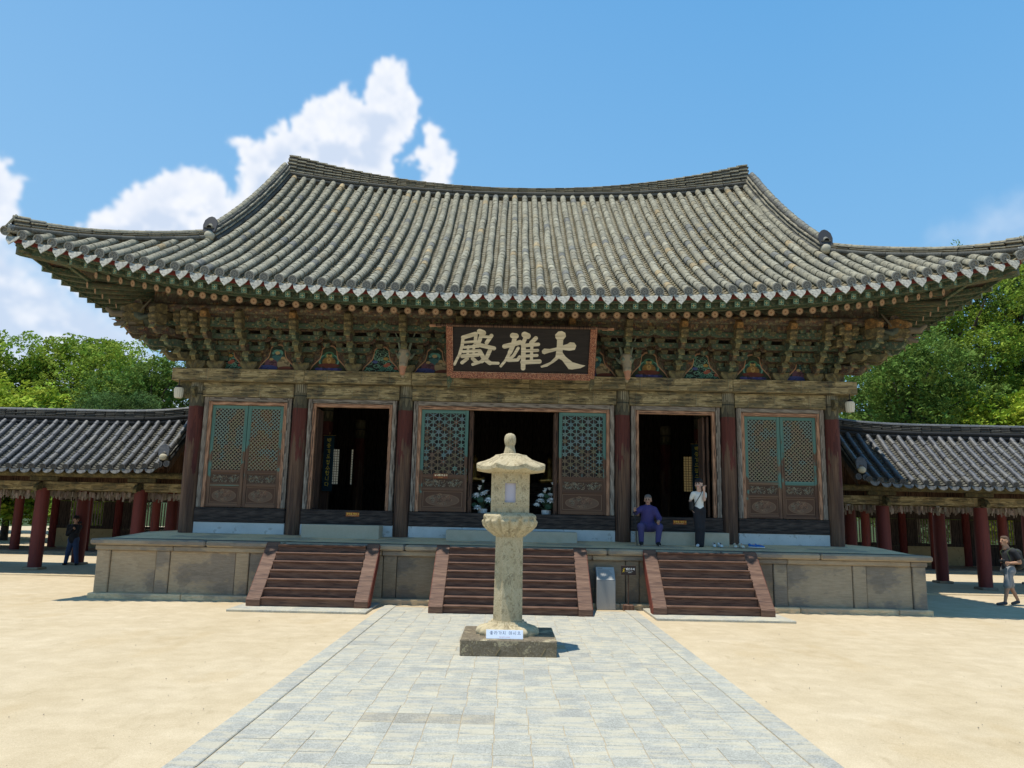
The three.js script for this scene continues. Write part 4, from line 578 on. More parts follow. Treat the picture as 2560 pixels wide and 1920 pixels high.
    rail(y1 - 0.045, 0.09); rail(yl, 0.1); rail(y0 + 0.05, 0.1); rail(y0 + H * 0.215, 0.07);
    const pan = (ya, yb, mm = M.carve) => { const g = new THREE.PlaneGeometry(w - 2 * sw, yb - ya); part(d, 'carved_panel', g, mm, (x0 + x1) / 2, (ya + yb) / 2, z + 0.004); };
    pan(y0 + 0.1, y0 + H * 0.215 - 0.035); pan(y0 + H * 0.215 + 0.035, yl - 0.05, M.carveTop);
    const la = x0 + sw, lb = x1 - sw, lc = yl + 0.05, ld = y1 - 0.09, g = new B().color([1, 1, 1]);
    part(d, 'backing_paper', new B().quad([la, lc, z - 0.02], [lb, lc, z - 0.02], [lb, ld, z - 0.02], [la, ld, z - 0.02]), kind === 'flower' ? M.woodDk : seed === 3 ? M.paperBrown : M.woodDk);
    const bar = (ax, ay, bx, by, wd, dz) => { // clip to the opening, cut in short lengths so that worn paint shows along it
      let t0 = 0, t1 = 1; const dx = bx - ax, dy = by - ay; for (const [p, q] of [[-dx, ax - la], [dx, lb - ax], [-dy, ay - lc], [dy, ld - ay]]) { if (Math.abs(p) < 1e-9) { if (q < 0) return; continue; } const r = q / p; if (p < 0) t0 = Math.max(t0, r); else t1 = Math.min(t1, r); } if (t1 - t0 < 0.01) return;
      const L = Math.hypot(dx, dy), n = Math.max(1, Math.round(((t1 - t0) * L) / 0.14)), ang = Math.atan2(dy, dx);
      for (let i = 0; i < n; i++) { const a = lerp(t0, t1, i / n), c = lerp(t0, t1, (i + 1) / n), mx = ax + dx * (a + c) / 2, my = ay + dy * (a + c) / 2; const v = (my - y0) / H, e = v - 0.5 + (vn(mx * 5 + 50, my * 4 + 50, 999, 999, seed) - 0.5) * 0.9 + (Rl() - 0.5) * 0.15; g.color(e > 0 ? [0.12 + Rl() * 0.03, 0.2 + Rl() * 0.05, 0.18 + Rl() * 0.05] : [0.16 + Rl() * 0.04, 0.115 + Rl() * 0.03, 0.075]); if (kind === 'lattice' && e > -0.5) { const k = e > 0.28 ? 1 : 0; g.color(k ? [0.2, 0.25, 0.205] : [0.235 + Rl() * 0.05, 0.2 + Rl() * 0.04, 0.14]); } g.box(mx, my, z + dz, (c - a) * L + 0.004, wd, 0.022, 0, mat4(0, 0, 0, 0, 0, ang)); }
    };
    const S = ld - lc + lb - la;
    if (kind === 'lattice') { for (let k = 0.05; k < S; k += 0.098) { bar(la, lc + k, la + S, lc + k - S, 0.019, 0); bar(la, ld - k, la + S, ld - k + S, 0.019, 0.006); } }
    else {
      const p = 0.15, ty = Math.tan(Math.PI / 6), q2 = 2 * p * ty, x0_ = la + p / 2, c0 = lc + 0.06; for (let x = x0_; x < lb; x += p) bar(x, lc, x, ld, 0.016, 0); for (let k = -8; k < 24; k++) for (const sg of [1, -1]) bar(la - 0.01, c0 + k * q2 + sg * (la - 0.01 - x0_) * ty, lb, c0 + k * q2 + sg * (lb - x0_) * ty, 0.016, sg > 0 ? 0.004 : 0.008);
      const petal = new B(); for (let q = 0; q < 6; q++) { const a = q * Math.PI / 3 + Math.PI / 6, c = Math.cos(a), s = Math.sin(a), A = [c * 0.012, s * 0.012, 0], C = [c * 0.072, s * 0.072, 0], l = [c * 0.042 - s * 0.022, s * 0.042 + c * 0.022, 0.004], r = [c * 0.042 + s * 0.022, s * 0.042 - c * 0.022, 0.004]; petal.tri(A, r, C); petal.tri(A, C, l); }
      for (let i = 0; x0_ + i * p < lb - 0.02; i++) for (let k = 0; k < 14; k++) { const x = x0_ + i * p, y = c0 + k * q2 + (i % 2 ? q2 / 2 : 0); const v = (y - y0) / H, e = v - 0.52 + (vn(x * 4 + 50, y * 4 + 50, 999, 999, seed + 4) - 0.5) * 0.9; g.color(e + (Rl() - 0.5) * 0.35 > 0.08 ? [0.13 + Rl() * 0.05, 0.215 + Rl() * 0.05, 0.195 + Rl() * 0.05] : [0.15 + Rl() * 0.04, 0.115 + Rl() * 0.03, 0.08]); if (x + 0.05 < lb && x - 0.05 > la && y + 0.07 < ld && y - 0.05 > lc) g.put(petal, mat4(x, y, z + 0.021)); }
    }
    part(d, 'lattice', g, std({ vertexColors: true, bumpMap: rep(T.grainB, 2), bumpScale: 0.002 }));
  }
}
// ---------------------------------------------------------------- smooth bodies: tapered capsules joined by a smooth minimum, meshed with surface nets
// bones: { a, b, ra, rb, c: [r,g,b], k?: blend radius, s?: [sx,sy,sz] squash } ; returns B with vertex colours
function body(bones, cell, pad = 0.03) {
  const lo = [1e9, 1e9, 1e9], hi = [-1e9, -1e9, -1e9];
  for (const q of bones) for (const [p, r] of [[q.a, q.ra], [q.b, q.rb]]) for (let i = 0; i < 3; i++) { lo[i] = Math.min(lo[i], p[i] - r - pad); hi[i] = Math.max(hi[i], p[i] + r + pad); }
  const n = lo.map((l, i) => Math.ceil((hi[i] - l) / cell) + 1), F = new Float32Array(n[0] * n[1] * n[2]).fill(9), id = (i, j, k) => i + n[0] * (j + n[1] * k);
  const dist = (q, x, y, z) => { const ax = q.a[0], ay = q.a[1], az = q.a[2], bx = q.b[0] - ax, by = q.b[1] - ay, bz = q.b[2] - az, px = x - ax, py = y - ay, pz = z - az, l = bx * bx + by * by + bz * bz, t = l ? clamp((px * bx + py * by + pz * bz) / l, 0, 1) : 0; let dx = px - bx * t, dy = py - by * t, dz = pz - bz * t; if (q.s) { dx /= q.s[0]; dy /= q.s[1]; dz /= q.s[2]; } return (Math.sqrt(dx * dx + dy * dy + dz * dz) - lerp(q.ra, q.rb, t)) * (q.s ? Math.min(...q.s) : 1); };
  for (const q of bones) {
    const k = q.k ?? 0.02, m = Math.max(q.ra, q.rb) * (q.s ? Math.max(...q.s, 1) : 1) + k + 2 * cell, r0 = [0, 1, 2].map((i) => Math.max(0, Math.floor((Math.min(q.a[i], q.b[i]) - m - lo[i]) / cell))), r1 = [0, 1, 2].map((i) => Math.min(n[i] - 1, Math.ceil((Math.max(q.a[i], q.b[i]) + m - lo[i]) / cell)));
    for (let kz = r0[2]; kz <= r1[2]; kz++) for (let j = r0[1]; j <= r1[1]; j++) for (let i = r0[0]; i <= r1[0]; i++) { const d = dist(q, lo[0] + i * cell, lo[1] + j * cell, lo[2] + kz * cell), o = id(i, j, kz), f = F[o], h = clamp(0.5 + (0.5 * (f - d)) / k, 0, 1); F[o] = lerp(f, d, h) - k * h * (1 - h); }
  }
  const vid = new Int32Array(F.length).fill(-1), vs = [], cube = [[0, 0, 0], [1, 0, 0], [0, 1, 0], [1, 1, 0], [0, 0, 1], [1, 0, 1], [0, 1, 1], [1, 1, 1]], edges = [[0, 1], [2, 3], [4, 5], [6, 7], [0, 2], [1, 3], [4, 6], [5, 7], [0, 4], [1, 5], [2, 6], [3, 7]];
  for (let k = 0; k < n[2] - 1; k++) for (let j = 0; j < n[1] - 1; j++) for (let i = 0; i < n[0] - 1; i++) {
    const f = cube.map((c) => F[id(i + c[0], j + c[1], k + c[2])]); let neg = 0; for (const v of f) if (v < 0) neg++; if (!neg || neg === 8) continue;
    let x = 0, y = 0, z = 0, m = 0; for (const [a, b] of edges) if (f[a] < 0 !== f[b] < 0) { const t = f[a] / (f[a] - f[b]); x += lerp(cube[a][0], cube[b][0], t); y += lerp(cube[a][1], cube[b][1], t); z += lerp(cube[a][2], cube[b][2], t); m++; }
    vid[id(i, j, k)] = vs.length; vs.push([lo[0] + (i + x / m) * cell, lo[1] + (j + y / m) * cell, lo[2] + (k + z / m) * cell]);
  }
  const at = (x, y, z) => { const p = [(x - lo[0]) / cell, (y - lo[1]) / cell, (z - lo[2]) / cell].map((v, i) => clamp(v, 0, n[i] - 1.001)), [i, j, k] = p.map(Math.floor), [u, v, w] = [p[0] - i, p[1] - j, p[2] - k]; return lerp(lerp(lerp(F[id(i, j, k)], F[id(i + 1, j, k)], u), lerp(F[id(i, j + 1, k)], F[id(i + 1, j + 1, k)], u), v), lerp(lerp(F[id(i, j, k + 1)], F[id(i + 1, j, k + 1)], u), lerp(F[id(i, j + 1, k + 1)], F[id(i + 1, j + 1, k + 1)], u), v), w); };
  const h = cell * 0.6, ns = vs.map((p) => { const g = [at(p[0] + h, p[1], p[2]) - at(p[0] - h, p[1], p[2]), at(p[0], p[1] + h, p[2]) - at(p[0], p[1] - h, p[2]), at(p[0], p[1], p[2] + h) - at(p[0], p[1], p[2] - h)], l = Math.hypot(...g) || 1; return g.map((v) => v / l); });
  const cs = vs.map((p) => { let b = 9, c = [1, 1, 1]; for (const q of bones) { const d = dist(q, ...p); if (d < b) { b = d; c = q.c ?? c; } } return c; });
  const out = new B().color([1, 1, 1]), tri = (a, b, c) => { for (const v of [a, b, c]) { out.color(cs[v]); out.v(vs[v], ns[v], [vs[v][0], vs[v][1]]); } };
  for (let k = 1; k < n[2] - 1; k++) for (let j = 1; j < n[1] - 1; j++) for (let i = 1; i < n[0] - 1; i++) {
    const f = F[id(i, j, k)];
    const face = (g, a, b, c, d) => { if (f < 0 === g < 0 || a < 0 || b < 0 || c < 0 || d < 0) return; if (f < 0) { tri(a, b, c); tri(a, c, d); } else { tri(a, c, b); tri(a, d, c); } };
    face(F[id(i + 1, j, k)], vid[id(i, j - 1, k - 1)], vid[id(i, j, k - 1)], vid[id(i, j, k)], vid[id(i, j - 1, k)]);
    face(F[id(i, j + 1, k)], vid[id(i - 1, j, k - 1)], vid[id(i - 1, j, k)], vid[id(i, j, k)], vid[id(i, j, k - 1)]);
    face(F[id(i, j, k + 1)], vid[id(i - 1, j - 1, k)], vid[id(i, j - 1, k)], vid[id(i, j, k)], vid[id(i - 1, j, k)]);
  }
  return out;
}
const bone = (a, b, ra, rb, c, k, s) => ({ a, b, ra, rb: rb ?? ra, c, k, s });

// ---------------------------------------------------------------- bracket sets under the eaves
{
  const armG = {}, arm = (L) => (armG[L] ??= prism([[-L / 2, 0.13], [-L / 2, 0.07], [-L / 2 + 0.03, 0.03], [-L / 2 + 0.08, 0.008], [-L / 2 + 0.14, 0], [L / 2 - 0.14, 0], [L / 2 - 0.08, 0.008], [L / 2 - 0.03, 0.03], [L / 2, 0.07], [L / 2, 0.13]], 0.1, 0.006));
  const blockG = prism([[-0.085, 0.1], [-0.085, 0.05], [-0.06, 0], [0.06, 0], [0.085, 0.05], [0.085, 0.1]], 0.15, 0.005), capG = prism([[-0.22, 0.2], [-0.22, 0.1], [-0.15, 0], [0.15, 0], [0.22, 0.1], [0.22, 0.2]], 0.4, 0.01);
  const tongue = (r, up = 1) => { const g = prism([[-0.15, 0], [r, 0], [r + 0.12, -0.035], [r + 0.24, -0.01], [r + 0.34, 0.1 * up], [r + 0.36, 0.17 * up], [r + 0.26, 0.13], [r + 0.14, 0.15], [r + 0.04, 0.19], [-0.15, 0.19]], 0.115, 0.008); g.rotateY(-Math.PI / 2); return g; };
  const budG = prism([[-0.075, -0.1], [0.075, -0.1], [0.085, 0.03], [0.05, 0.09], [0, 0.15], [-0.05, 0.09], [-0.085, 0.03]], 0.035, 0.006);
  const headG = (() => { const g = prism([[-0.15, 0], [0.0, 0], [0.1, 0.02], [0.2, -0.03], [0.26, 0.03], [0.24, 0.1], [0.29, 0.16], [0.25, 0.23], [0.1, 0.24], [-0.15, 0.24]], 0.19, 0.02); g.rotateY(-Math.PI / 2); return g; })();
  const topG = (() => { const g = prism([[-0.2, 0], [0.02, 0], [0.1, -0.05], [0.22, 0], [0.24, 0.12], [0.14, 0.2], [0.02, 0.26], [-0.2, 0.26]], 0.17, 0.02); g.rotateY(-Math.PI / 2); return g; })();
  const tongues = [0.16, 0.46, 0.76].map((r) => tongue(r)), long = [0.5, 0.95, 1.35].map((r) => tongue(r, 1.2));
  const headPale = std({ map: rep(T.danPale, 1 / 0.5), color: tint(0.7, 0.6, 0.48) }), bud = std({ map: rep(T.danPale, 1 / 0.4), color: tint(1.0, 1.02, 0.85) }), ochre = std({ map: rep(T.danPale, 1 / 0.4), color: tint(1.0, 0.6, 0.36) });
  const ty = [0.22, 0.46, 0.70, 0.94], zs = [0.04, 0.34, 0.64, 0.94], Ls = [0.56, 0.88, 1.14, 1.33];
  function unit(x, d, turn, kind, k) {
    const g = sub(hall, 'bracket_set'), R = rng(900 + k); g.position.set(x - HB[0], 5.652 - HB[1], -d - HB[2]); g.rotation.y = turn;
    const jj = () => (R() - 0.5) * 0.012; const P = (n, ge, m, px, py, pz) => part(g, n, ge, m, px + jj(), py, pz + jj());
    P('capital_block', capG, M.danPale, 0, 0.001, 0.02);
    if (kind !== 'diag') for (let t = 0; t < 4; t++) for (let s = Math.max(0, t - 1); s <= t; s++) {
      const L = Ls[t] - (t - s) * -0.04; P('bracket_arm', arm(Math.round(L * 100) / 100), (t + s) % 2 ? M.danRed : M.dan, 0, ty[t], zs[s]);
      for (const q of s === t ? [-1, 0, 1] : [-1, 1]) P('bearing_block', blockG, R() < 0.5 ? M.dan : M.danPale, q * (L / 2 - 0.085), ty[t] + 0.134, zs[s] + 0.004);
    }
    const ts = kind === 'diag' ? long : tongues, rr = kind === 'diag' ? [0.5, 0.95, 1.35] : [0.16, 0.46, 0.76];
    for (let t = 0; t < 3; t++) { P('tongue_arm', ts[t], [M.danPale, M.dan, M.danRed][(t + k) % 3], 0, ty[t] - 0.03, 0); const b = P('lotus_bud', budG, bud, (R() - 0.5) * 0.02, ty[t] + 0.13, rr[t] + 0.34); b.rotation.x = -0.45; }
    P('cloud_head', headG, headPale, 0, ty[3] - 0.04, kind === 'diag' ? 1.5 : 0.98); P('bird_head', topG, R() < 0.6 ? ochre : headPale, 0, ty[3] + 0.205, kind === 'diag' ? 1.55 : 1.06);
    return g;
  }
  for (const s of [-1, 1]) for (let r = 0; r < 2; r++) for (let k = 0; k < 4; k++) { const o = hp('cloud_head', headG, headPale, s * (8.2 + k * 0.32), 6.42 + r * 0.27, -20.3 + 0.78 + r * 0.2 - k * 0.06); o.rotation.y = s * (0.1 + k * 0.12); }
  const ux = [-8.35, -6.98, -5.62, -4.24, -2.85, -1.42, 0, 1.42, 2.85, 4.24, 5.62, 6.98, 8.35];
  ux.forEach((x, i) => unit(x, 20.3, 0, 'front', i));
  [-1, 1].forEach((s) => { for (const [a, k] of [[0.72, 1.2], [0.38, 1.0], [1.1, 1.05]]) unit(s * 8.35, 20.35, s * a, 'diag', 40 + s).scale.set(k * 1.15, 1, k); unit(s * 8.25, 20.4, s * Math.PI / 2, 'side', 50 + s); for (let k = 1; k < 4; k++) unit(s * 8.25, 20.4 + 1.4 * k, s * Math.PI / 2, 'side', 60 + k + s * 5); unit(s * 7.86, 20.3, 0, 'front', 70 + s); });
  // long members through the sets, boards between them
  const R = rng(12);
  for (const [y, z, h, th, m] of [[0.86, 0.34, 0.1, 0.08, M.dan], [1.1, 0.64, 0.1, 0.08, M.danRed]]) for (let i = 0; i < 6; i++) hp('bracket_tie', shiftUV(new B().box(0, 0, 0, 3.05, h, th, 0.006), R), m, -7.75 + i * 3.1, 5.65 + y, -20.3 + z);
  for (let i = 0; i < 12; i++) hp('frieze_board', shiftUV(new B().box(0, 0, 0, 1.38, 0.21, 0.05, 0.006), R), i % 2 ? M.danRed : M.soffit, (ux[i] + ux[i + 1]) / 2, 6.82, -20.3 + 0.95);
  for (const [y, h] of [[6.945, 0.035], [6.69, 0.04]]) hp('frieze_batten', new B().box(0, 0, 0, 17.6, h, 0.1, 0.005), M.flyWood, 0, y, -20.3 + 0.965);
  hp('bracket_soffit', new B().quad([-9.2, 6.62, -20.4], [9.2, 6.62, -20.4], [9.2, 6.93, -19.36], [-9.2, 6.93, -19.36]), M.danRed);
  hp('upper_frieze', new B().quad([-9.3, 6.95, -19.42], [9.3, 6.95, -19.42], [9.3, 7.6, -19.42], [-9.3, 7.6, -19.42]), std({ map: rep(T.danRed, 1 / 1.1) }));
  for (const s of [-1, 1]) { for (const [y, z] of [[0.86, 0.34], [1.1, 0.64], [1.2, 0.95]]) hp('bracket_tie', new B().box(0, 0, 0, 0.08, 0.14, 8, 0.006), M.danRed, s * (8.25 + z), 5.65 + y, -24); hp('upper_frieze', new B().quad([s * 9.25, 6.6, -19.4], [s * 9.25, 6.6, -32], [s * 9.25, 7.6, -32], [s * 9.25, 7.6, -19.4]), M.danRed); hp('side_board', new B().quad([s * 8.3, 5.65, -20.4], [s * 8.3, 5.65, -31.6], [s * 9.2, 6.9, -31.6], [s * 9.2, 6.9, -20.4]), M.dan); }
  for (const [y, z, x0] of [[0.595, 0.34, 0.7], [0.835, 0.64, 0.7], [1.0, 0.94, 0.35]]) for (let i = 0; i < 12; i++) for (const q of y > 0.9 ? [-0.22, 0, 0.22] : y > 0.7 ? [-0.14, 0.14] : [0]) hp('bearing_block', blockG, R() < 0.5 ? M.dan : M.danPale, (ux[i] + ux[i + 1]) / 2 + q, 5.65 + y, -20.3 + z + 0.01);
  // painted niches between the sets
  const bell = (w, h) => [[-w / 2, 0], [-w * 0.42, h * 0.07], [-w * 0.36, h * 0.22], [-w * 0.28, h * 0.36], [-w * 0.2, h * 0.5], [-w * 0.17, h * 0.7], [-w * 0.16, h * 0.86], [-w * 0.09, h * 0.97], [0, h], [w * 0.09, h * 0.97], [w * 0.16, h * 0.86], [w * 0.17, h * 0.7], [w * 0.2, h * 0.5], [w * 0.28, h * 0.36], [w * 0.36, h * 0.22], [w * 0.42, h * 0.07], [w / 2, 0]];
  const aged = (c, w, h, s) => { const im = c.getImageData(0, 0, w, h), d = im.data; for (let y = 0; y < h; y++) for (let x = 0; x < w; x++) { const o = (y * w + x) * 4, a = fbm(x / w, y / h, 8, 8, 4, s), k = a > 0.62 ? 0.65 : 1; for (let q = 0; q < 3; q++) d[o + q] = d[o + q] * k + (a - 0.5) * 36; } c.putImageData(im, 0, 0); };
  const paint = [
    (c, w, h) => { const R = rng(3); c.fillStyle = '#1f2c28'; c.fillRect(0, 0, w, h); for (let i = 0; i < 150; i++) { c.strokeStyle = ['#6fa08c', '#4f8474', '#83ad98'][i % 3]; c.lineWidth = 4; c.beginPath(); c.arc(R() * w, R() * h, 8 + R() * 14, R() * 6, R() * 6 + 4); c.stroke(); } for (let i = 0; i < 12; i++) { const x = R() * w, y = h * (0.25 + R() * 0.7); for (let k = 0; k < 6; k++) { c.fillStyle = ['#a4604e', '#4c5a94', '#a88a4a'][i % 3]; c.beginPath(); c.arc(x + 9 * Math.cos(k), y + 9 * Math.sin(k), 8, 0, 7); c.fill(); } } aged(c, w, h, 3); },
    (c, w, h) => { c.fillStyle = '#3a4232'; c.fillRect(0, 0, w, h); const E = (x, y, a, b, f) => { c.fillStyle = f; c.beginPath(); c.ellipse(x, y, a, b, 0, 0, 7); c.fill(); }; E(w / 2, h * 0.58, 62, 74, '#5f9a8c'); E(w / 2, h * 0.58, 52, 64, '#2c4a40'); E(w / 2, h * 0.34, 30, 34, '#4a7a60'); E(w / 2, h * 0.62, 40, 52, '#8a6a3a'); E(w / 2, h * 0.36, 18, 21, '#b39a60'); E(w / 2, h * 0.3, 12, 8, '#22242a'); E(w / 2, h * 0.76, 66, 24, '#6a3a30'); E(w / 2, h * 0.56, 14, 30, '#b0925a'); for (let i = -3; i < 4; i++) E(w / 2 + i * 22, h * 0.9, 16, 14, i % 2 ? '#4a4a86' : '#5a5a92'); aged(c, w, h, 5); },
    (c, w, h) => { c.fillStyle = '#34463f'; c.fillRect(0, 0, w, h); const E = (x, y, a, b, f) => { c.fillStyle = f; c.beginPath(); c.ellipse(x, y, a, b, 0, 0, 7); c.fill(); }; E(w / 2, h * 0.3, 34, 36, '#5f9a92'); E(w / 2, h * 0.55, 34, 76, '#3c6a70'); E(w / 2, h * 0.3, 15, 18, '#b7a47a'); E(w * 0.36, h * 0.76, 42, 54, '#6a4a5a'); E(w * 0.66, h * 0.74, 40, 60, '#a79878'); E(w * 0.36, h * 0.56, 13, 15, '#b39a70'); E(w * 0.64, h * 0.5, 13, 15, '#b39a70'); E(w * 0.28, h * 0.9, 60, 30, '#46508a'); E(w * 0.74, h * 0.92, 56, 26, '#7a4a3c'); aged(c, w, h, 7); },
  ].map((f) => std({ map: canvasTex(256, 256, f), color: tint(0.78, 0.76, 0.72) }));
  const rimMat = std({ color: tint(0.36, 0.2, 0.11) }), order = [0, 2, 1, 0, 2, 1, 0, 2, 1, 0, 1, 2];
  for (let i = 0; i < 12; i++) {
    const a = ux[i], b = ux[i + 1], w = b - a - 0.26, h = 0.68, g = hsub('painted_niche'), x = (a + b) / 2, outer = new THREE.ShapeGeometry(new THREE.Shape(bell(w, h).map((p) => new THREE.Vector2(...p)))), rim = prism(bell(w + 0.1, h + 0.05), 0.016), uv = outer.attributes.uv, po = outer.attributes.position;
    for (let k = 0; k < uv.count; k++) uv.setXY(k, po.getX(k) / w + 0.5, po.getY(k) / h);
    part(g, 'wall_board', shiftUV(new B().box(0, 0, 0, b - a - 0.06, 1.02, 0.04, 0), R), M.danRed, x, 6.165, -20.33);
    part(g, 'niche_rim', rim, rimMat, x, 5.653, -20.3); part(g, 'niche_painting', outer, paint[order[i]], x, 5.657, -20.29);
  }
  // carved dragon heads over the middle columns and on the corners
  const wc = [0.15, 0.125, 0.085], gc = [0.08, 0.095, 0.07], rc = [0.2, 0.1, 0.06];
  const dragon = body([bone([0, 0.42, -0.3], [0, 0.36, 0.28], 0.13, 0.14, wc, 0.04), bone([0, 0.36, 0.28], [0, 0.02, 0.42], 0.14, 0.095, wc, 0.04), bone([0, 0.02, 0.42], [0, -0.16, 0.46], 0.095, 0.07, rc, 0.03), bone([-0.09, 0.33, 0.36], [-0.1, 0.3, 0.4], 0.05, 0.04, gc, 0.02), bone([0.09, 0.33, 0.36], [0.1, 0.3, 0.4], 0.05, 0.04, gc, 0.02), bone([-0.06, 0.06, 0.5], [-0.06, 0.02, 0.51], 0.025, 0.025, wc, 0.01), bone([0.06, 0.06, 0.5], [0.06, 0.02, 0.51], 0.025, 0.025, wc, 0.01), bone([0, -0.1, 0.38], [0, -0.24, 0.36], 0.06, 0.04, wc, 0.02),
    bone([-0.1, 0.45, 0.22], [-0.17, 0.72, 0.2], 0.04, 0.028, gc, 0.03), bone([-0.17, 0.72, 0.2], [-0.28, 0.98, 0.26], 0.028, 0.01, gc, 0.02), bone([0.1, 0.45, 0.22], [0.17, 0.72, 0.2], 0.04, 0.028, gc, 0.03), bone([0.17, 0.72, 0.2], [0.28, 0.98, 0.26], 0.028, 0.01, gc, 0.02), bone([-0.14, 0.3, 0.1], [-0.24, 0.42, 0.04], 0.05, 0.02, gc, 0.02), bone([0.14, 0.3, 0.1], [0.24, 0.42, 0.04], 0.05, 0.02, gc, 0.02)], 0.016).geo();
  const corner = body([bone([0, 0.2, -0.4], [0, 0.25, 0.3], 0.15, 0.16, gc, 0.04), bone([0, 0.3, 0.3], [0, 0.2, 0.85], 0.12, 0.07, wc, 0.04), bone([0, 0.1, 0.3], [0, -0.06, 0.75], 0.1, 0.05, wc, 0.03), bone([0, 0.22, 0.85], [0, 0.3, 0.98], 0.06, 0.05, wc, 0.03), bone([-0.09, 0.38, 0.4], [-0.1, 0.4, 0.44], 0.05, 0.05, gc, 0.02), bone([0.09, 0.38, 0.4], [0.1, 0.4, 0.44], 0.05, 0.05, gc, 0.02), bone([-0.1, 0.4, 0.2], [-0.16, 0.75, -0.02], 0.04, 0.02, wc, 0.03), bone([0.1, 0.4, 0.2], [0.16, 0.75, -0.02], 0.04, 0.02, wc, 0.03), bone([0, 0.02, 0.4], [0, 0.06, 0.85], 0.03, 0.015, rc, 0.01), bone([-0.16, 0.2, 0.2], [-0.34, 0.34, -0.1], 0.07, 0.02, gc, 0.03), bone([0.16, 0.2, 0.2], [0.34, 0.34, -0.1], 0.07, 0.02, gc, 0.03)], 0.018).geo();
  const dmPale = std({ vertexColors: true, color: tint(2.1, 2.05, 2.0), bumpMap: rep(T.grainB, 3), bumpScale: 0.004 }), dm = std({ vertexColors: true, bumpMap: rep(T.grainB, 3), bumpScale: 0.004 });
  for (const s of [-1, 1]) { hp('dragon_head', dragon, dmPale, s * 2.85, 5.68, -20.3 + 0.42); const o = hp('dragon_head', corner, dm, s * 9.35, 6.5, -19.2); o.rotation.y = s * 0.76; o.scale.setScalar(0.95); }
}
// ---------------------------------------------------------------- stone lantern
function loft(rings, seg, smooth = false) { // rings: {y(a), r(a)} ; closed round the axis
  const g = new B(), P = rings.map((q) => Array.from({ length: seg + 1 }, (_, k) => { const a = (k / seg) * Math.PI * 2 + Math.PI / 8, r = q.r(a); return [Math.sin(a) * r, typeof q.y === 'function' ? q.y(a) : q.y, Math.cos(a) * r]; }));
  const nrm = (i, k) => { const kk = (k + seg) % seg, a = P[i][(kk - 1 + seg) % seg], b = P[i][(kk + 1) % seg], c = P[Math.max(0, i - 1)][kk], d = P[Math.min(P.length - 1, i + 1)][kk], u = V3(b[0] - a[0], b[1] - a[1], b[2] - a[2]), v = V3(d[0] - c[0], d[1] - c[1], d[2] - c[2]); return u.cross(v).normalize().toArray(); };
  for (let i = 0; i < P.length - 1; i++) for (let k = 0; k < seg; k++) { const uv = (j, q) => [(q / seg) * 2.4, P[j][q % seg][1]]; g.quad(P[i][k], P[i][k + 1], P[i + 1][k + 1], P[i + 1][k], [uv(i, k), uv(i, k + 1), uv(i + 1, k + 1), uv(i + 1, k)], smooth ? [nrm(i, k), nrm(i, k + 1), nrm(i + 1, k + 1), nrm(i + 1, k)] : undefined); }
  for (const [i, s] of [[0, -1], [P.length - 1, 1]]) { const y = P[i].reduce((t, p) => t + p[1], 0) / P[i].length; for (let k = 0; k < seg; k++) s > 0 ? g.tri([0, y, 0], P[i][k], P[i][k + 1]) : g.tri([0, y, 0], P[i][k + 1], P[i][k]); }
  return g;
}
const oct = (R) => (a) => { const m = ((a % (Math.PI / 4)) + Math.PI / 4) % (Math.PI / 4) - Math.PI / 8, q = Math.PI / 8 - Math.abs(m); return R / Math.cos(Math.PI / 8 - q + 0 * m); };
const octA = (A) => (a) => { const s = Math.PI / 4, m = ((a % s) + s) % s, off = Math.min(m, s - m); return A / Math.cos(off); };       // apothem A, a flat side faces +z
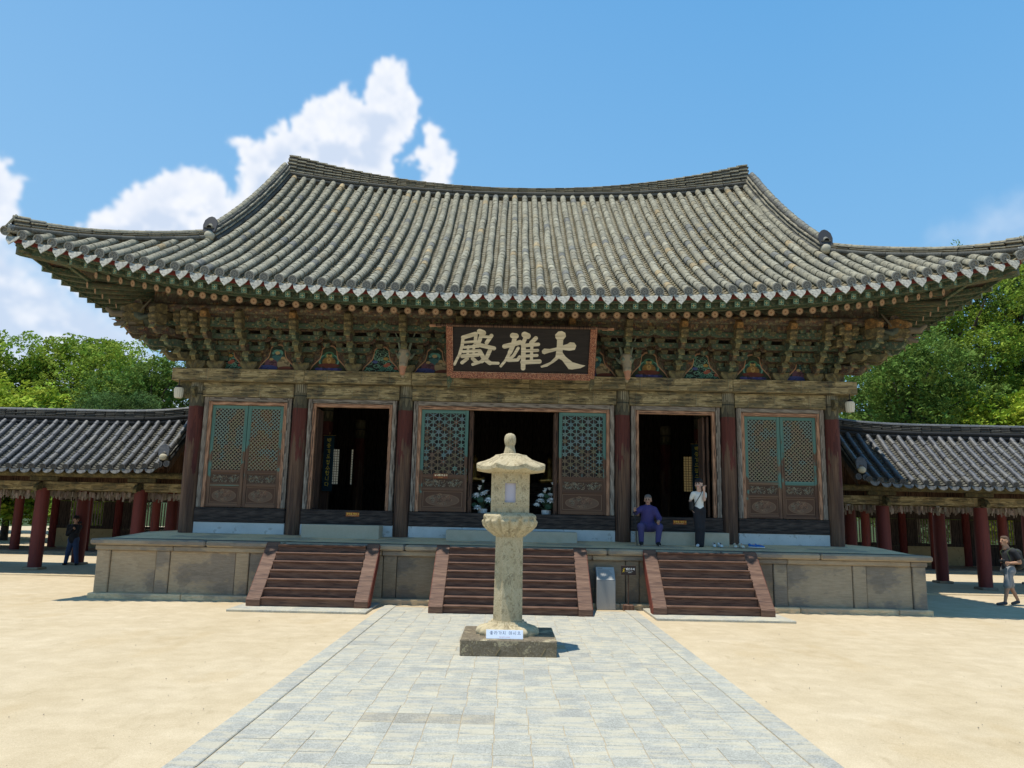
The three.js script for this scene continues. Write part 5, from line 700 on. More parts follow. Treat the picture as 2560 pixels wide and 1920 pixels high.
{
  const R = rng(8), L = thing('stone_lantern', 'tall carved granite lantern standing in the middle of the paved way', 'lantern', -0.06, 0.012, -12.38);
  const base = sub(L, 'plinth_block'); part(base, 'block_body', shiftUV(new B().box(0, 0, 0, 1.4, 0.236, 1.4, 0.015), R), M.rockDark, 0.02, 0.118, 0);
  for (const [x, a] of [[-0.5, -0.35], [-0.13, 0.6], [0.16, -0.5], [0.52, 0.5]]) part(base, 'carved_line', new B().box(0, 0, 0, 0.009, 0.13, 0.012, 0.002, mat4(0, 0, 0, 0, 0, -a)), M.rockMid, x, 0.075, 0.6995);
  const pet = (R0, n, amp) => (a) => R0 * (1 + 2.2 * amp * (Math.pow(Math.abs(Math.sin((a - Math.PI / 8) * n / 2)), 0.55) - 0.75));
  part(L, 'lotus_base', shiftUV(loft([{ y: 0.235, r: pet(0.46, 16, 0.05) }, { y: 0.27, r: pet(0.475, 16, 0.07) }, { y: 0.31, r: pet(0.46, 16, 0.08) }, { y: 0.345, r: pet(0.41, 16, 0.07) }, { y: 0.365, r: pet(0.345, 16, 0.03) }, { y: 0.37, r: octA(0.3) }, { y: 0.395, r: octA(0.295) }, { y: 0.397, r: octA(0.26) }, { y: 0.43, r: octA(0.25) }], 96, true), R), M.rock);
  part(L, 'shaft', shiftUV(loft([{ y: 0.43, r: octA(0.222) }, { y: 1.0, r: octA(0.215) }, { y: 1.695, r: octA(0.212) }], 8), R), M.rock);
  part(L, 'lotus_capital', shiftUV(loft([{ y: 1.69, r: octA(0.24) }, { y: 1.72, r: pet(0.27, 16, 0.04) }, { y: 1.78, r: pet(0.345, 16, 0.08) }, { y: 1.85, r: pet(0.405, 16, 0.09) }, { y: 1.91, r: pet(0.43, 16, 0.06) }, { y: 1.935, r: pet(0.425, 16, 0.03) }, { y: 1.945, r: octA(0.405) }, { y: 1.985, r: octA(0.41) }, { y: 2.015, r: octA(0.4) }, { y: 2.045, r: octA(0.35) }, { y: 2.05, r: octA(0.3) }], 96, true), R), M.rock);
  { // fire chamber: eight walls, four of them with a window
    const ch = sub(L, 'fire_chamber'), A = 0.298, hw = A * Math.tan(Math.PI / 8), y0 = 2.05, y1 = 2.665, walls = new B(), pane = std({ color: tint(0.5, 0.46, 0.52), roughness: 0.4 });
    for (let k = 0; k < 8; k++) { const f = new B(), m = mat4(0, 0, 0, 0, k * Math.PI / 4, 0); if (k % 2 === 0) { const w = 0.082, a = y0 + 0.155, b = y0 + 0.45, Q = (x0, ya, x1, yb) => f.quad([x0, ya, A], [x1, ya, A], [x1, yb, A], [x0, yb, A]); Q(-hw, y0, hw, a); Q(-hw, b, hw, y1); Q(-hw, a, -w, b); Q(w, a, hw, b); const D = A - 0.06; f.quad([-w, a, A], [-w, a, D], [-w, b, D], [-w, b, A]); f.quad([w, a, D], [w, a, A], [w, b, A], [w, b, D]); f.quad([-w, a, A], [w, a, A], [w, a, D], [-w, a, D]); f.quad([-w, b, D], [w, b, D], [w, b, A], [-w, b, A]); const pn = part(ch, 'window_pane', new B().box(0, (a + b) / 2, A - 0.05, 2 * w, b - a, 0.004, 0), pane); pn.rotation.y = k * Math.PI / 4; for (const [nx, ny] of [[-0.1, a - 0.02], [0.1, a - 0.02], [-0.1, b + 0.03], [0.1, b + 0.03], [0, b + 0.035]]) { const h = part(ch, 'nail_hole', new B().put(new THREE.SphereGeometry(0.008, 6, 4)), M.dark, 0, 0, 0); h.applyMatrix4(mat4(0, 0, 0, 0, k * Math.PI / 4, 0).multiply(mat4(nx, ny, A))); } } else f.quad([-hw, y0, A], [hw, y0, A], [hw, y1, A], [-hw, y1, A]); walls.put(f, m); }
    part(ch, 'chamber_walls', shiftUV(walls, R), M.rock);
  }
  const lift = (y, k) => (a) => { const s = Math.PI / 4, m = ((a % s) + s) % s, off = Math.min(m, s - m) / (Math.PI / 8); return y + k * off * off; };
  part(L, 'lantern_roof', shiftUV(loft([{ y: 2.665, r: octA(0.33) }, { y: lift(2.675, 0.01), r: octA(0.44) }, { y: lift(2.69, 0.035), r: octA(0.53) }, { y: lift(2.74, 0.05), r: octA(0.535) }, { y: lift(2.765, 0.045), r: octA(0.515) }, { y: lift(2.818, 0.02), r: octA(0.43) }, { y: 2.875, r: octA(0.335) }, { y: 2.922, r: octA(0.262) }, { y: 2.945, r: octA(0.245) }, { y: 2.955, r: octA(0.18) }, { y: 2.975, r: octA(0.12) }], 32), R), M.rock);
  const c = (r) => () => r; part(L, 'finial', shiftUV(loft([{ y: 2.96, r: c(0.1) }, { y: 3.0, r: c(0.094) }, { y: 3.06, r: c(0.078) }, { y: 3.1, r: c(0.072) }, { y: 3.115, r: c(0.08) }, { y: 3.15, r: c(0.09) }, { y: 3.2, r: c(0.094) }, { y: 3.25, r: c(0.085) }, { y: 3.28, r: c(0.062) }, { y: 3.298, r: c(0.025) }], 24, true), R), M.rock, -0.02, 0, 0);
  const s = thing('warning_sign', 'small white sign with dark lettering leaning on the lantern foot', 'sign', -0.1, 0.247, -11.8);
  const face = canvasTex(1024, 256, (g, w, h) => { g.fillStyle = '#d9e2f0'; g.fillRect(0, 0, w, h); hangul(g, '올라가지 마시오', 92, 34, 116, '#3a4a66', false, 0.1, 0.95); g.fillStyle = '#a05a6a'; g.font = '44px sans-serif'; g.textAlign = 'center'; g.fillText('DO NOT CLIMB', w / 2, 226); });
  const bd = part(s, 'sign_board', new B().box(0, 0, 0, 0.54, 0.13, 0.01, 0.002), M.white, 0, 0.064, 0); bd.rotation.x = -0.3; const fc = part(s, 'lettering', new THREE.PlaneGeometry(0.53, 0.122), std({ map: face, roughness: 0.5 }), 0, 0.066, 0.0065); fc.rotation.x = -0.3;
}
// ---------------------------------------------------------------- name board over the middle bay
{
  const t = thing('name_board', 'long black board with three pale brushed characters hanging under the eaves', 'sign', 0.14, 5.5, -19.42), W = 3.72, H = 1.36, tilt = 0.58;
  const face = canvasTex(2048, 700, (c, w, h) => {
    const R = rng(4); c.fillStyle = '#1c1614'; c.fillRect(0, 0, w, h); for (let i = 0; i < 900; i++) { c.fillStyle = R() > 0.5 ? 'rgba(70,50,40,0.25)' : 'rgba(5,4,4,0.3)'; c.fillRect(R() * w, R() * h, 60 + R() * 300, 1 + R() * 3); }
    const X = (x) => ((x - 210) / 1580) * w, Y = (x, y) => ((y - 215 - (x - 210) * 0.022) / 500) * h, k = w / 1580; c.lineCap = 'round'; c.lineJoin = 'round'; c.strokeStyle = c.fillStyle = '#c9bea4';
    const poly = (p) => { c.beginPath(); p.forEach((q, i) => c[i ? 'lineTo' : 'moveTo'](X(q[0]), Y(q[0], q[1]))); c.closePath(); c.fill(); };
    const st = (wd, ...p) => { c.lineWidth = wd * k; c.beginPath(); p.forEach((q, i) => c[i ? 'lineTo' : 'moveTo'](X(q[0]), Y(q[0], q[1]))); c.stroke(); };
    poly([[1238, 490], [1265, 465], [1330, 470], [1400, 455], [1530, 415], [1560, 395], [1610, 400], [1635, 435], [1620, 480], [1560, 490], [1470, 480], [1330, 510], [1270, 530], [1245, 520]]);
    poly([[1420, 275], [1385, 310], [1390, 345], [1410, 370], [1410, 450], [1400, 560], [1340, 620], [1230, 665], [1240, 685], [1310, 670], [1390, 620], [1440, 580], [1480, 600], [1520, 650], [1560, 700], [1600, 705], [1700, 690], [1755, 660], [1700, 650], [1600, 620], [1520, 560], [1480, 510], [1480, 370], [1510, 330], [1500, 290], [1460, 270]]);
    st(56, [808, 440], [880, 425], [985, 395]); st(66, [900, 320], [935, 325]); st(52, [925, 330], [905, 430], [870, 510]); st(40, [870, 510], [830, 590]); st(32, [830, 590], [768, 665]); st(36, [965, 460], [915, 545], [850, 600]); st(40, [860, 600], [960, 595], [985, 560]);
    st(72, [1035, 310], [1070, 325]); st(46, [1050, 330], [1015, 420]); st(54, [1026, 430], [1028, 690]); st(50, [1165, 350], [1115, 400]); st(44, [1040, 430], [1195, 418]); st(38, [1050, 492], [1190, 486]); st(36, [1050, 550], [1185, 543]); st(54, [1020, 622], [1215, 612]); st(36, [1122, 400], [1122, 610]);
    st(50, [330, 340], [400, 320], [470, 300]); st(38, [328, 345], [318, 430], [290, 520]); st(32, [290, 520], [225, 645]); st(40, [478, 305], [468, 400]); st(30, [345, 395], [475, 385]); st(34, [340, 450], [505, 438]); st(36, [330, 500], [505, 488]); st(30, [388, 440], [380, 540]); st(30, [452, 430], [450, 540]); st(46, [318, 552], [500, 535]); st(42, [375, 580], [315, 625]); st(46, [440, 580], [480, 615]);
    st(66, [520, 275], [560, 290]); st(46, [545, 290], [520, 370], [495, 425]); st(46, [655, 320], [600, 400]); st(34, [560, 330], [640, 335]); st(50, [520, 425], [610, 445], [685, 462]); st(48, [640, 480], [605, 560], [545, 610]); st(36, [545, 610], [440, 645]); st(52, [520, 495], [570, 580], [640, 630]); st(36, [640, 630], [735, 632]);
    const im = c.getImageData(0, 0, w, h), d = im.data; for (let y = 0; y < h; y++) { const seam = y % 176 < 3; for (let x = 0; x < w; x++) { const o = (y * w + x) * 4, a = fbm(x / w, y / h, 8, 34, 4, 5), lt = d[o] > 100; for (let q = 0; q < 3; q++) { d[o + q] += (a - 0.5) * (lt ? 70 : 22); if (seam) d[o + q] *= 0.5; } } } c.putImageData(im, 0, 0);
  });
  const dots = canvasTex(1024, 128, (c, w, h) => { const R = rng(6); c.fillStyle = '#4a1c18'; c.fillRect(0, 0, w, h); for (let i = 0; i < 2600; i++) { const y = R() * h; c.fillStyle = ['#b98a6a', '#caa27c', '#7a3a2a', '#a8623c'][i % 4]; c.globalAlpha = 0.8; c.beginPath(); c.arc(R() * w, y, 2 + R() * 4, 0, 7); c.fill(); } c.globalAlpha = 1; c.fillStyle = '#e0cfae'; for (let x = 8; x < w; x += 18) { c.beginPath(); c.arc(x, 8, 4, 0, 7); c.fill(); } }, true);
  const lean = sub(t, 'leaning_panel'); lean.rotation.x = tilt;
  part(lean, 'board', new B().box(0, 0, 0, W - 0.3, H - 0.16, 0.05, 0.006), M.dark, 0, H / 2 + 0.03, 0); part(lean, 'lettering', new THREE.PlaneGeometry(W - 0.32, H - 0.18), std({ map: face, roughness: 0.8 }), 0, H / 2 + 0.03, 0.028);
  const strip = (w, h, r) => { const g = new B().box(0, 0, 0, w, h, 0.09, 0.01); for (let i = 0; i < g.u.length; i += 2) { const u = g.u[i], v = g.u[i + 1]; if (r) { g.u[i] = v * 0.9; g.u[i + 1] = u / w + 0.5; } else { g.u[i] = u * 0.9; g.u[i + 1] = v / h + 0.5; } } return g; };
  const dm = std({ map: dots, roughness: 0.8 });
  part(lean, 'bottom_border', strip(W - 0.2, 0.17, false), dm, 0, 0.02, 0.045).rotation.x = -0.35; part(lean, 'top_border', new B().box(0, 0, 0, W + 0.5, 0.05, 0.12, 0.01), M.wood, 0, H - 0.02, 0.05);
  for (const s of [-1, 1]) { const b = part(lean, 'side_border', strip(0.16, H + 0.02, true), dm, s * (W / 2 - 0.08), H / 2, 0.05); b.rotation.y = s * -0.3; const ear = prism([[-0.05, 0.1], [0.06, 0.1], [0.08, -0.05], [0.02, -0.2], [-0.04, -0.26], [-0.06, -0.1]], 0.06, 0.01); part(lean, 'carved_ear', ear, s < 0 ? M.flyWood : M.danPale, s * (W / 2 - 0.06), -0.12, 0.05); part(lean, 'wing', new B().box(0, 0, 0, 0.3, 0.07, 0.05, 0.01), M.orangeH, s * (W / 2 + 0.26), H - 0.05, 0.03); }
  for (const x of [-1.2, 0, 1.2]) part(t, 'support_block', new B().box(0, 0, 0, 0.3, 0.12, 0.5, 0.01), M.danPale, x, 0.1, -0.42);
}
// ---------------------------------------------------------------- stepping blocks, notices, lamps, banners, flowers, shoes
{
  const blk = (l, x0, x1, h) => single('stepping_block', l, 'step', shiftUV(new B().box(0, 0, 0, x1 - x0, h, 0.62, 0.012), rng(Math.round(x0 * 9 + 90))), M.concrete, (x0 + x1) / 2, 1.365 + h / 2, -19.92, 'concrete stepping blocks at the doors');
  blk('short concrete block below the open doorway beside the turquoise lattice doors', -5.2, -3.28, 0.33); blk('long low concrete block behind the stone lantern', -1.62, 1.62, 0.27); blk('concrete block on which the old man sits', 3.15, 5.38, 0.33);
  const plate = (w, h, draw, label, x, y, z, back, name = 'notice_plate') => { const g = thing(name, label, 'sign', x, y, z); part(g, 'plate', new B().box(0, 0, 0, w, h, 0.008, 0.002), back, 0, 0, 0); part(g, 'lettering', new THREE.PlaneGeometry(w * 0.98, h * 0.96), std({ map: canvasTex(512, Math.round((512 * h) / w), draw), roughness: 0.6 }), 0, 0, 0.0062); return g; };
  const orange = std({ color: tint(0.45, 0.13, 0.02) });
  const mun = (c, w, h) => { c.fillStyle = '#b8621c'; c.fillRect(0, 0, w, h); hangul(c, '문턱을 밟지 마세요', 22, 20, h * 0.5, '#ffd24a', false, 0.12, 0.92); c.fillStyle = '#f6e0b0'; c.font = '30px sans-serif'; c.textAlign = 'center'; c.fillText('Do not step on the sill', w / 2, h - 16); };
  plate(0.34, 0.1, mun, 'orange notice on the sill below the empty dark doorway', -4.08, 1.955, -20.262, orange); plate(0.34, 0.1, mun, 'orange notice on the sill between the old man and the woman', 4.3, 1.93, -20.262, orange);
  plate(0.36, 0.12, (c, w, h) => { c.fillStyle = '#7a3a14'; c.fillRect(0, 0, w, h); hangul(c, '실내촬영금지', 24, 16, h * 0.48, '#fff0c0', false, 0.12, 0.95); c.fillStyle = '#f0b840'; c.font = '38px sans-serif'; c.textAlign = 'center'; c.fillText('No Photo', w / 2, h - 20); }, 'small brown notice on the lower rail of the flower lattice door', -1.87, 2.985, -20.335, orange);
  { const g = thing('information_stand', 'grey metal information stand with a sloping pale text panel', 'stand', 2.115, 0.01, -17.86); const pr = prism([[0, 0], [0.26, 0], [0.26, 0.9], [0, 0.63]], 0.42, 0.01); pr.rotateY(Math.PI / 2); part(g, 'body', pr, std({ color: tint(0.3, 0.3, 0.285), roughness: 0.85 }), 0, 0, 0.05);
    const f = part(g, 'text_panel', new THREE.PlaneGeometry(0.4, 0.36), std({ map: canvasTex(256, 220, (c, w, h) => { c.fillStyle = '#a9aaa4'; c.fillRect(0, 0, w, h); c.fillStyle = '#565853'; c.fillRect(20, 16, 70, 10); for (let y = 44; y < h - 12; y += 13) c.fillRect(16, y, w - 40 - ((y * 7) % 50), 4); }), roughness: 0.5 }), 0, 0.771, -0.074); f.rotation.x = -Math.atan2(0.26, 0.27); }
  { const g = thing('caution_sign', 'small dark sign with white lettering on a thin post beside the stairs', 'sign', 2.6, 0.01, -17.76); part(g, 'foot_block', new B().box(0, 0.06, 0, 0.23, 0.12, 0.2, 0.01), M.stair); part(g, 'post', new B().put(new THREE.CylinderGeometry(0.014, 0.014, 0.72, 8), mat4(0, 0.46, 0)), M.wood);
    part(g, 'sign_board', new B().box(0, 0, 0, 0.33, 0.2, 0.016, 0.003), M.wood, 0.0, 0.86, 0.02); part(g, 'lettering', new THREE.PlaneGeometry(0.32, 0.19), std({ map: canvasTex(512, 304, (c, w, h) => { c.fillStyle = '#2e2420'; c.fillRect(0, 0, w, h); hangul(c, '계단주의', 150, 70, 84, '#f4f2ea', false, 0.12, 0.95); c.fillStyle = '#d8d4c8'; c.font = '34px sans-serif'; c.fillText('Watch your step', 160, 196); c.fillRect(240, 222, 120, 12); c.strokeStyle = '#e0b830'; c.lineWidth = 16; c.lineCap = 'round'; c.beginPath(); c.moveTo(92, 120); c.lineTo(76, 170); c.lineTo(104, 210); c.moveTo(76, 170); c.lineTo(52, 214); c.moveTo(58, 134); c.lineTo(112, 152); c.stroke(); c.beginPath(); c.fillStyle = '#e0b830'; c.arc(102, 88, 17, 0, 7); c.fill(); }) }), 0, 0.86, 0.0295); }
  for (const [s, l] of [[-1, 'white ribbed lamp hanging at the hall corner above the shaded gallery with the photographer'], [1, 'white ribbed lamp hanging at the hall corner above the gallery behind the walking man']]) { const g = thing('hanging_lamp', l, 'lamp', s * 8.72, 4.84, -20.05, 0, 'white lamps at the hall corners'); part(g, 'ribbed_shade', loft([{ y: 0, r: (a) => 0.085 + 0.008 * Math.cos(a * 12) }, { y: 0.05, r: (a) => 0.1 + 0.008 * Math.cos(a * 12) }, { y: 0.22, r: (a) => 0.115 + 0.008 * Math.cos(a * 12) }, { y: 0.27, r: (a) => 0.1 }], 48, true), std({ color: tint(0.62, 0.58, 0.46), roughness: 0.7 })); part(g, 'hanger', new B().put(new THREE.CylinderGeometry(0.012, 0.012, 0.22, 6), mat4(0, 0.37, 0)), M.iron); part(g, 'cap', new B().put(new THREE.CylinderGeometry(0.05, 0.1, 0.06, 12), mat4(0, 0.3, 0)), M.iron); }
  for (const [x, y1, l] of [[-5.42, 4.22, 'dark green cloth banner with yellow letters inside the empty doorway'], [5.42, 4.2, 'dark green cloth banner with yellow letters behind the woman in white']]) {
    const g = thing('hanging_banner', l, 'banner', x, y1 - 1.62, -23.0, 0, 'banners on the inner columns'), cl = new B(), n = 16; const f = (t) => 0.01 * Math.sin(t * 9) - 0.006 * Math.cos(t * 23);
    for (let i = 0; i < n; i++) cl.quad([-0.15, (i / n) * 1.62, f(i / n)], [0.15, (i / n) * 1.62, f(i / n) + 0.006], [0.15, ((i + 1) / n) * 1.62, f((i + 1) / n) + 0.006], [-0.15, ((i + 1) / n) * 1.62, f((i + 1) / n)], [[0, i / n], [1, i / n], [1, (i + 1) / n], [0, (i + 1) / n]]);
    part(g, 'cloth', cl, std({ map: canvasTex(256, 1382, (c, w, h) => { c.fillStyle = '#12303a'; c.fillRect(0, 0, w, h); c.strokeStyle = '#1d4a4e'; c.lineWidth = 8; c.strokeRect(12, 12, w - 24, h - 24); hangul(c, '백중기도접수합니다', 70, 60, 122, '#d8c04a', true, 0.1); }) })); part(g, 'rod', new B().put(new THREE.CylinderGeometry(0.012, 0.012, 0.36, 6), mat4(0, 1.63, 0, 0, 0, Math.PI / 2)), M.gold); part(g, 'cord', new B().box(0, 1.68, 0, 0.01, 0.1, 0.01, 0), M.gold);
  }
  // lotus flower arrangements just inside the sill
  const white = std({ color: tint(0.78, 0.77, 0.72), roughness: 0.6 }), leafM = std({ color: tint(0.03, 0.075, 0.035), roughness: 0.6 }), stemM = std({ color: tint(0.05, 0.09, 0.04) });
  const petalG = (() => { const g = new B(), n = 5; for (let i = 0; i < n; i++) { const w = (t) => 0.028 * Math.sin(Math.PI * Math.pow(t, 0.7) * 0.95 + 0.12), y = (t) => 0.09 * t, z = (t) => 0.05 * t * t, a = i / n, c = (i + 1) / n; g.quad([-w(a), y(a), z(a)], [w(a), y(a), z(a)], [w(c), y(c), z(c)], [-w(c), y(c), z(c)]); } return g; })();
  const bloom = (open, s) => { const g = new B(); for (let r = 0; r < 3; r++) for (let k = 0; k < 8; k++) g.put(petalG, mat4(0, 0, 0, 0, (k + r * 0.5) * Math.PI / 4, 0, s * (1 - r * 0.12)).multiply(mat4(0, 0, 0.008, open * (1.25 - r * 0.42), 0, 0))); return g; };
  const arrange = (x, label, fl, seed) => {
    const R = rng(seed), g = thing('flower_arrangement', label, 'flowers', x, 1.995, -20.78, 0, 'white lotus arrangements in the middle doorway');
    part(g, 'pot', loft([{ y: 0, r: () => 0.1 }, { y: 0.1, r: () => 0.125 }, { y: 0.17, r: () => 0.13 }, { y: 0.175, r: () => 0.11 }], 24, true), M.lime);
    for (const [fx, fy, fz, op, s] of fl) { part(g, 'stem', tubeAlong([[0, 0.15, 0], [fx * 0.5, lerp(0.15, fy, 0.6), fz * 0.5], [fx, fy, fz]], [0.007, 0.006, 0.005], 5), stemM); const b = part(g, op < 0.3 ? 'lotus_bud' : 'lotus_flower', bloom(op, s), white, fx, fy, fz); b.rotation.set(op * 0.5, R() * 6, (R() - 0.5) * 0.6); }
    for (let i = 0; i < 9; i++) { const a = R() * 6.28, r = 0.12 + R() * 0.16, y = 0.2 + R() * 0.38, d = new B(); for (let k = 0; k < 12; k++) { const p = (t) => { const q = (t / 12) * 6.2832, rr = 0.085 * (1 + 0.08 * Math.sin(q * 5)); return [Math.cos(q) * rr, 0.02 + 0.01 * Math.sin(q * 3), Math.sin(q) * rr]; }; d.tri([0, 0, 0], p(k + 1), p(k)); } const o = part(g, 'lotus_leaf', d, leafM, Math.cos(a) * r, y, Math.sin(a) * r * 0.7); o.rotation.set(0.5 + R() * 0.8, R() * 6, 0); part(g, 'stem', tubeAlong([[0, 0.15, 0], [Math.cos(a) * r, y, Math.sin(a) * r * 0.7]], [0.006, 0.005], 5), stemM); }
  };
  arrange(-0.78, 'white lotus bouquet beside the flower lattice door with the brown notice', [[-0.16, 0.52, 0.1, 0.9, 1.0], [0.02, 0.56, 0.12, 0.9, 1.1], [-0.2, 0.5, 0.02, 0.95, 1], [0.1, 0.6, 0.05, 0.5, 1], [-0.08, 0.72, 0, 0.12, 0.9], [-0.1, 0.66, 0.05, 0.14, 0.9], [0.0, 0.86, 0, 0.1, 0.9], [-0.12, 0.2, 0.2, 1.0, 1.2], [0.16, 0.4, 0.12, 0.9, 1.1]], 3);
  arrange(0.9, 'white lotus bouquet beside the flower lattice door without any notice', [[-0.16, 0.4, 0.1, 0.85, 1.25], [0.12, 0.42, 0.12, 0.9, 1.25], [-0.14, 0.54, 0.05, 0.8, 1.0], [0.1, 0.56, 0.02, 0.8, 1.0], [-0.03, 0.68, 0, 0.12, 0.9], [0.08, 0.7, 0, 0.12, 0.9], [-0.04, 0.62, 0.06, 0.12, 0.9], [0.17, 0.84, 0, 0.1, 0.9], [-0.26, 0.3, 0.14, 0.8, 0.9]], 5);
  // shoes left at the door
  const shoe = (sole, upper, tr) => { const g = new THREE.Group(); const s = body([bone([0, 0.018, 0.1], [0, 0.018, -0.1], 0.038, 0.034, null, 0.02, [1, 0.45, 1])], 0.007).geo(), u = body([bone([0, 0.035, 0.09], [0, 0.055, -0.02], 0.034, 0.038, null, 0.03, [1, 0.75, 1]), bone([0, 0.05, -0.08], [0, 0.075, -0.09], 0.032, 0.03, null, 0.03)], 0.007).geo(); part(g, 'sole', s, sole); part(g, 'upper', u, upper); part(g, 'laces', new B().box(0, 0.088, 0.02, 0.03, 0.01, 0.07, 0.003, mat4(0, 0, 0, 0.35)), tr); return g; };
  const blue = std({ color: tint(0.03, 0.14, 0.42) }), pale = std({ color: tint(0.5, 0.62, 0.66) }), redw = std({ color: tint(0.6, 0.35, 0.25) }), cream = std({ color: tint(0.66, 0.6, 0.45) });
  for (const [x, z, l, a, b, tr] of [[5.0, -19.35, 'pair of white and pale blue trainers beside the woman', pale, M.white, M.black], [5.5, -19.3, 'pair of cream and orange trainers between the other two pairs of shoes', M.white, cream, redw], [5.92, -19.25, 'pair of white and blue shoes farthest from the woman', M.white, blue, redw]]) { const g = thing('pair_of_shoes', l, 'shoes', x, 1.362, z, 0, 'shoes left before the door'); for (const s of [-1, 1]) { const o = shoe(a, b, tr); o.name = 'shoe'; o.position.set(s * 0.07, 0, (s + 1) * 0.012); o.rotation.y = s * 0.15 + (x > 5.7 ? 1.2 : 0); g.add(o); } }
  // altar glimpsed in the dark
  { const g = thing('altar', 'dark altar with gilded seated figures deep in the unlit hall', 'altar', 0, 1.99, -29.4); part(g, 'altar_table', new B().box(0, 0.6, 0, 5, 1.2, 1.2, 0.02), M.woodH); for (const x of [-1.4, 0, 1.4]) part(g, 'gilded_figure', body([bone([-0.35, 0.14, 0.1], [0.35, 0.14, 0.1], 0.15, 0.15, null, 0.08), bone([0, 0.2, 0], [0, 0.75, 0], 0.3, 0.2, null, 0.1), bone([0, 0.95, 0], [0, 1.05, 0], 0.13, 0.12, null, 0.04), bone([0, 1.18, 0], [0, 1.2, 0], 0.06, 0.05, null, 0.03)], 0.04).geo(), M.gold, x, 1.2, 0).scale.setScalar(x ? 0.85 : 1.1); }
}
// ---------------------------------------------------------------- open galleries left and right of the hall
function gallery(s, label, dy) {
  const R = rng(s > 0 ? 71 : 72), X0 = 10.45, X1 = 24.5, g = thing('gallery', label, 'gallery', s * 14.85, 0, -26), gs = (n) => { const q = sub(g, n); q.position.set(-s * 14.85, 0, 26); return q; }, gp = (n, ge, m, x, y, z) => part(g, n, ge, m, x - s * 14.85, y, z + 26);
  const lift = (x) => 0.16 * Math.max(0, (13 - Math.abs(x)) / 2.5) ** 2 + dy, S = (x, d) => { const q = (d - 23.3) / 2.15; return 3.17 + lift(x) * 0.6 + 1.56 * (0.86 * q + 0.14 * q * q); };
  const roof = gs('roof'), xs = []; for (let x = X0 + 0.15; x < X1; x += 0.335) xs.push(s * x); if (s < 0) xs.reverse();
  tileRoof(roof, { seed: 80 + s, xs, S, eave: () => 23.3, top: () => 25.45, step: 0.36, pan: 0.115, pitch: 0.335, r: 0.083, keepAt: (x) => (Math.abs(x) < 18 ? 99 : 0), drip: 0.13, point: false, dripUp: 0.35, disc: M.discDark, dripMat: M.galTiles[3], mats: M.galTiles, panCol: [0.17, 0.166, 0.152], pick: (r) => (r < 0.4 ? 0 : r < 0.65 ? 1 : r < 0.88 ? 2 : 3) });
  const bed = new B(), xa = s > 0 ? X0 : -X1, xb = s > 0 ? X1 : -X0; for (let i = 0; i < 20; i++) for (let k = 0; k < 3; k++) { const x0 = lerp(xa, xb, i / 20), x1 = lerp(xa, xb, (i + 1) / 20), d0 = lerp(23.35, 25.6, k / 3), d1 = lerp(23.35, 25.6, (k + 1) / 3); bed.quad([x0, S(x0, d0) - 0.11, -d0], [x1, S(x1, d0) - 0.11, -d0], [x1, S(x1, d1) - 0.11, -d1], [x0, S(x0, d1) - 0.11, -d1]); const e0 = 51.2 - d0, e1 = 51.2 - d1; bed.quad([x1, S(x1, d0), -e0], [x0, S(x0, d0), -e0], [x0, S(x0, d1), -e1], [x1, S(x1, d1), -e1]); bed.quad([x1, S(x1, d0) - 0.13, -e0], [x0, S(x0, d0) - 0.13, -e0], [x0, S(x0, d1) - 0.13, -e1], [x1, S(x1, d1) - 0.13, -e1]); }
  part(roof, 'roof_bed', bed, M.galTiles[2]);
  const look = { w: 0.24, light: [0.2, 0.2, 0.2], dark: [0.03, 0.032, 0.038], capMats: [M.galTiles[0], M.galTiles[1], M.galTiles[3]] }, rx = [X0, 11.5, 13, 15, 18, 21, X1].map((x) => s * x);
  ridge(roof, 'ridge_stack', rx.map((x) => [x, 4.66 + lift(x), -25.6]), rx.map((x) => 0.52), { ...look, seed: 90 + s, layers: 7, tubes: 2 });
  const ed = [25.5, 25, 24.4, 23.9, 23.55]; ridge(roof, 'end_ridge_stack', ed.map((d) => [s * (X0 - 0.02), S(X0, d) - 0.02, -d]), ed.map(() => 0.3), { ...look, w: 0.18, seed: 95 + s, layers: 2, tubes: 1 });
  const arch = prism([[-0.15, -0.16], [0.15, -0.16], [0.17, 0.04], [0.12, 0.17], [0, 0.23], [-0.12, 0.17], [-0.17, 0.04]], 0.05, 0.008); part(roof, 'end_tile', arch, M.galTiles[2], s * X0, S(X0, 23.5) + 0.3, -23.44).rotation.x = -0.2; part(roof, 'mortar_face', new B().put(new THREE.SphereGeometry(0.13, 10, 8), mat4(0, 0, 0, 0, 0, 0, 1, 0.8, 0.6)), M.concrete, s * X0, S(X0, 23.5) + 0.12, -23.4); part(roof, 'eave_disc', discG(0.09, 0.08), M.discDark, s * (X0 - 0.14), S(X0, 23.4) - 0.02, -23.36); part(roof, 'eave_disc', discG(0.09, 0.08), M.discDark, s * (X0 + 0.06), S(X0, 23.4) - 0.04, -23.34);
  for (const f of [0, 1]) { const b = new B(), d0 = 23.55, e = (d) => (f ? 51.2 - d : d); b.quad([s * (X0 - 0.08), S(X0, d0) - 0.12, -e(d0)], [s * (X0 - 0.08), S(X0, 25.6) - 0.05, -e(25.6)], [s * (X0 - 0.08), S(X0, 25.6) - 0.4, -e(25.6)], [s * (X0 - 0.08), S(X0, d0) - 0.42, -e(d0)]); gp('barge_board', b, M.wood, 0, 0, 0); }
  // frame
  const colShape = (() => { const pts = [[0.2, 0], [0.212, 0.9], [0.205, 1.8], [0.19, 2.46]]; return tubeAlong(pts.map((p) => [0, p[1], 0]), pts.map((p) => p[0]), 14).geo(); })();
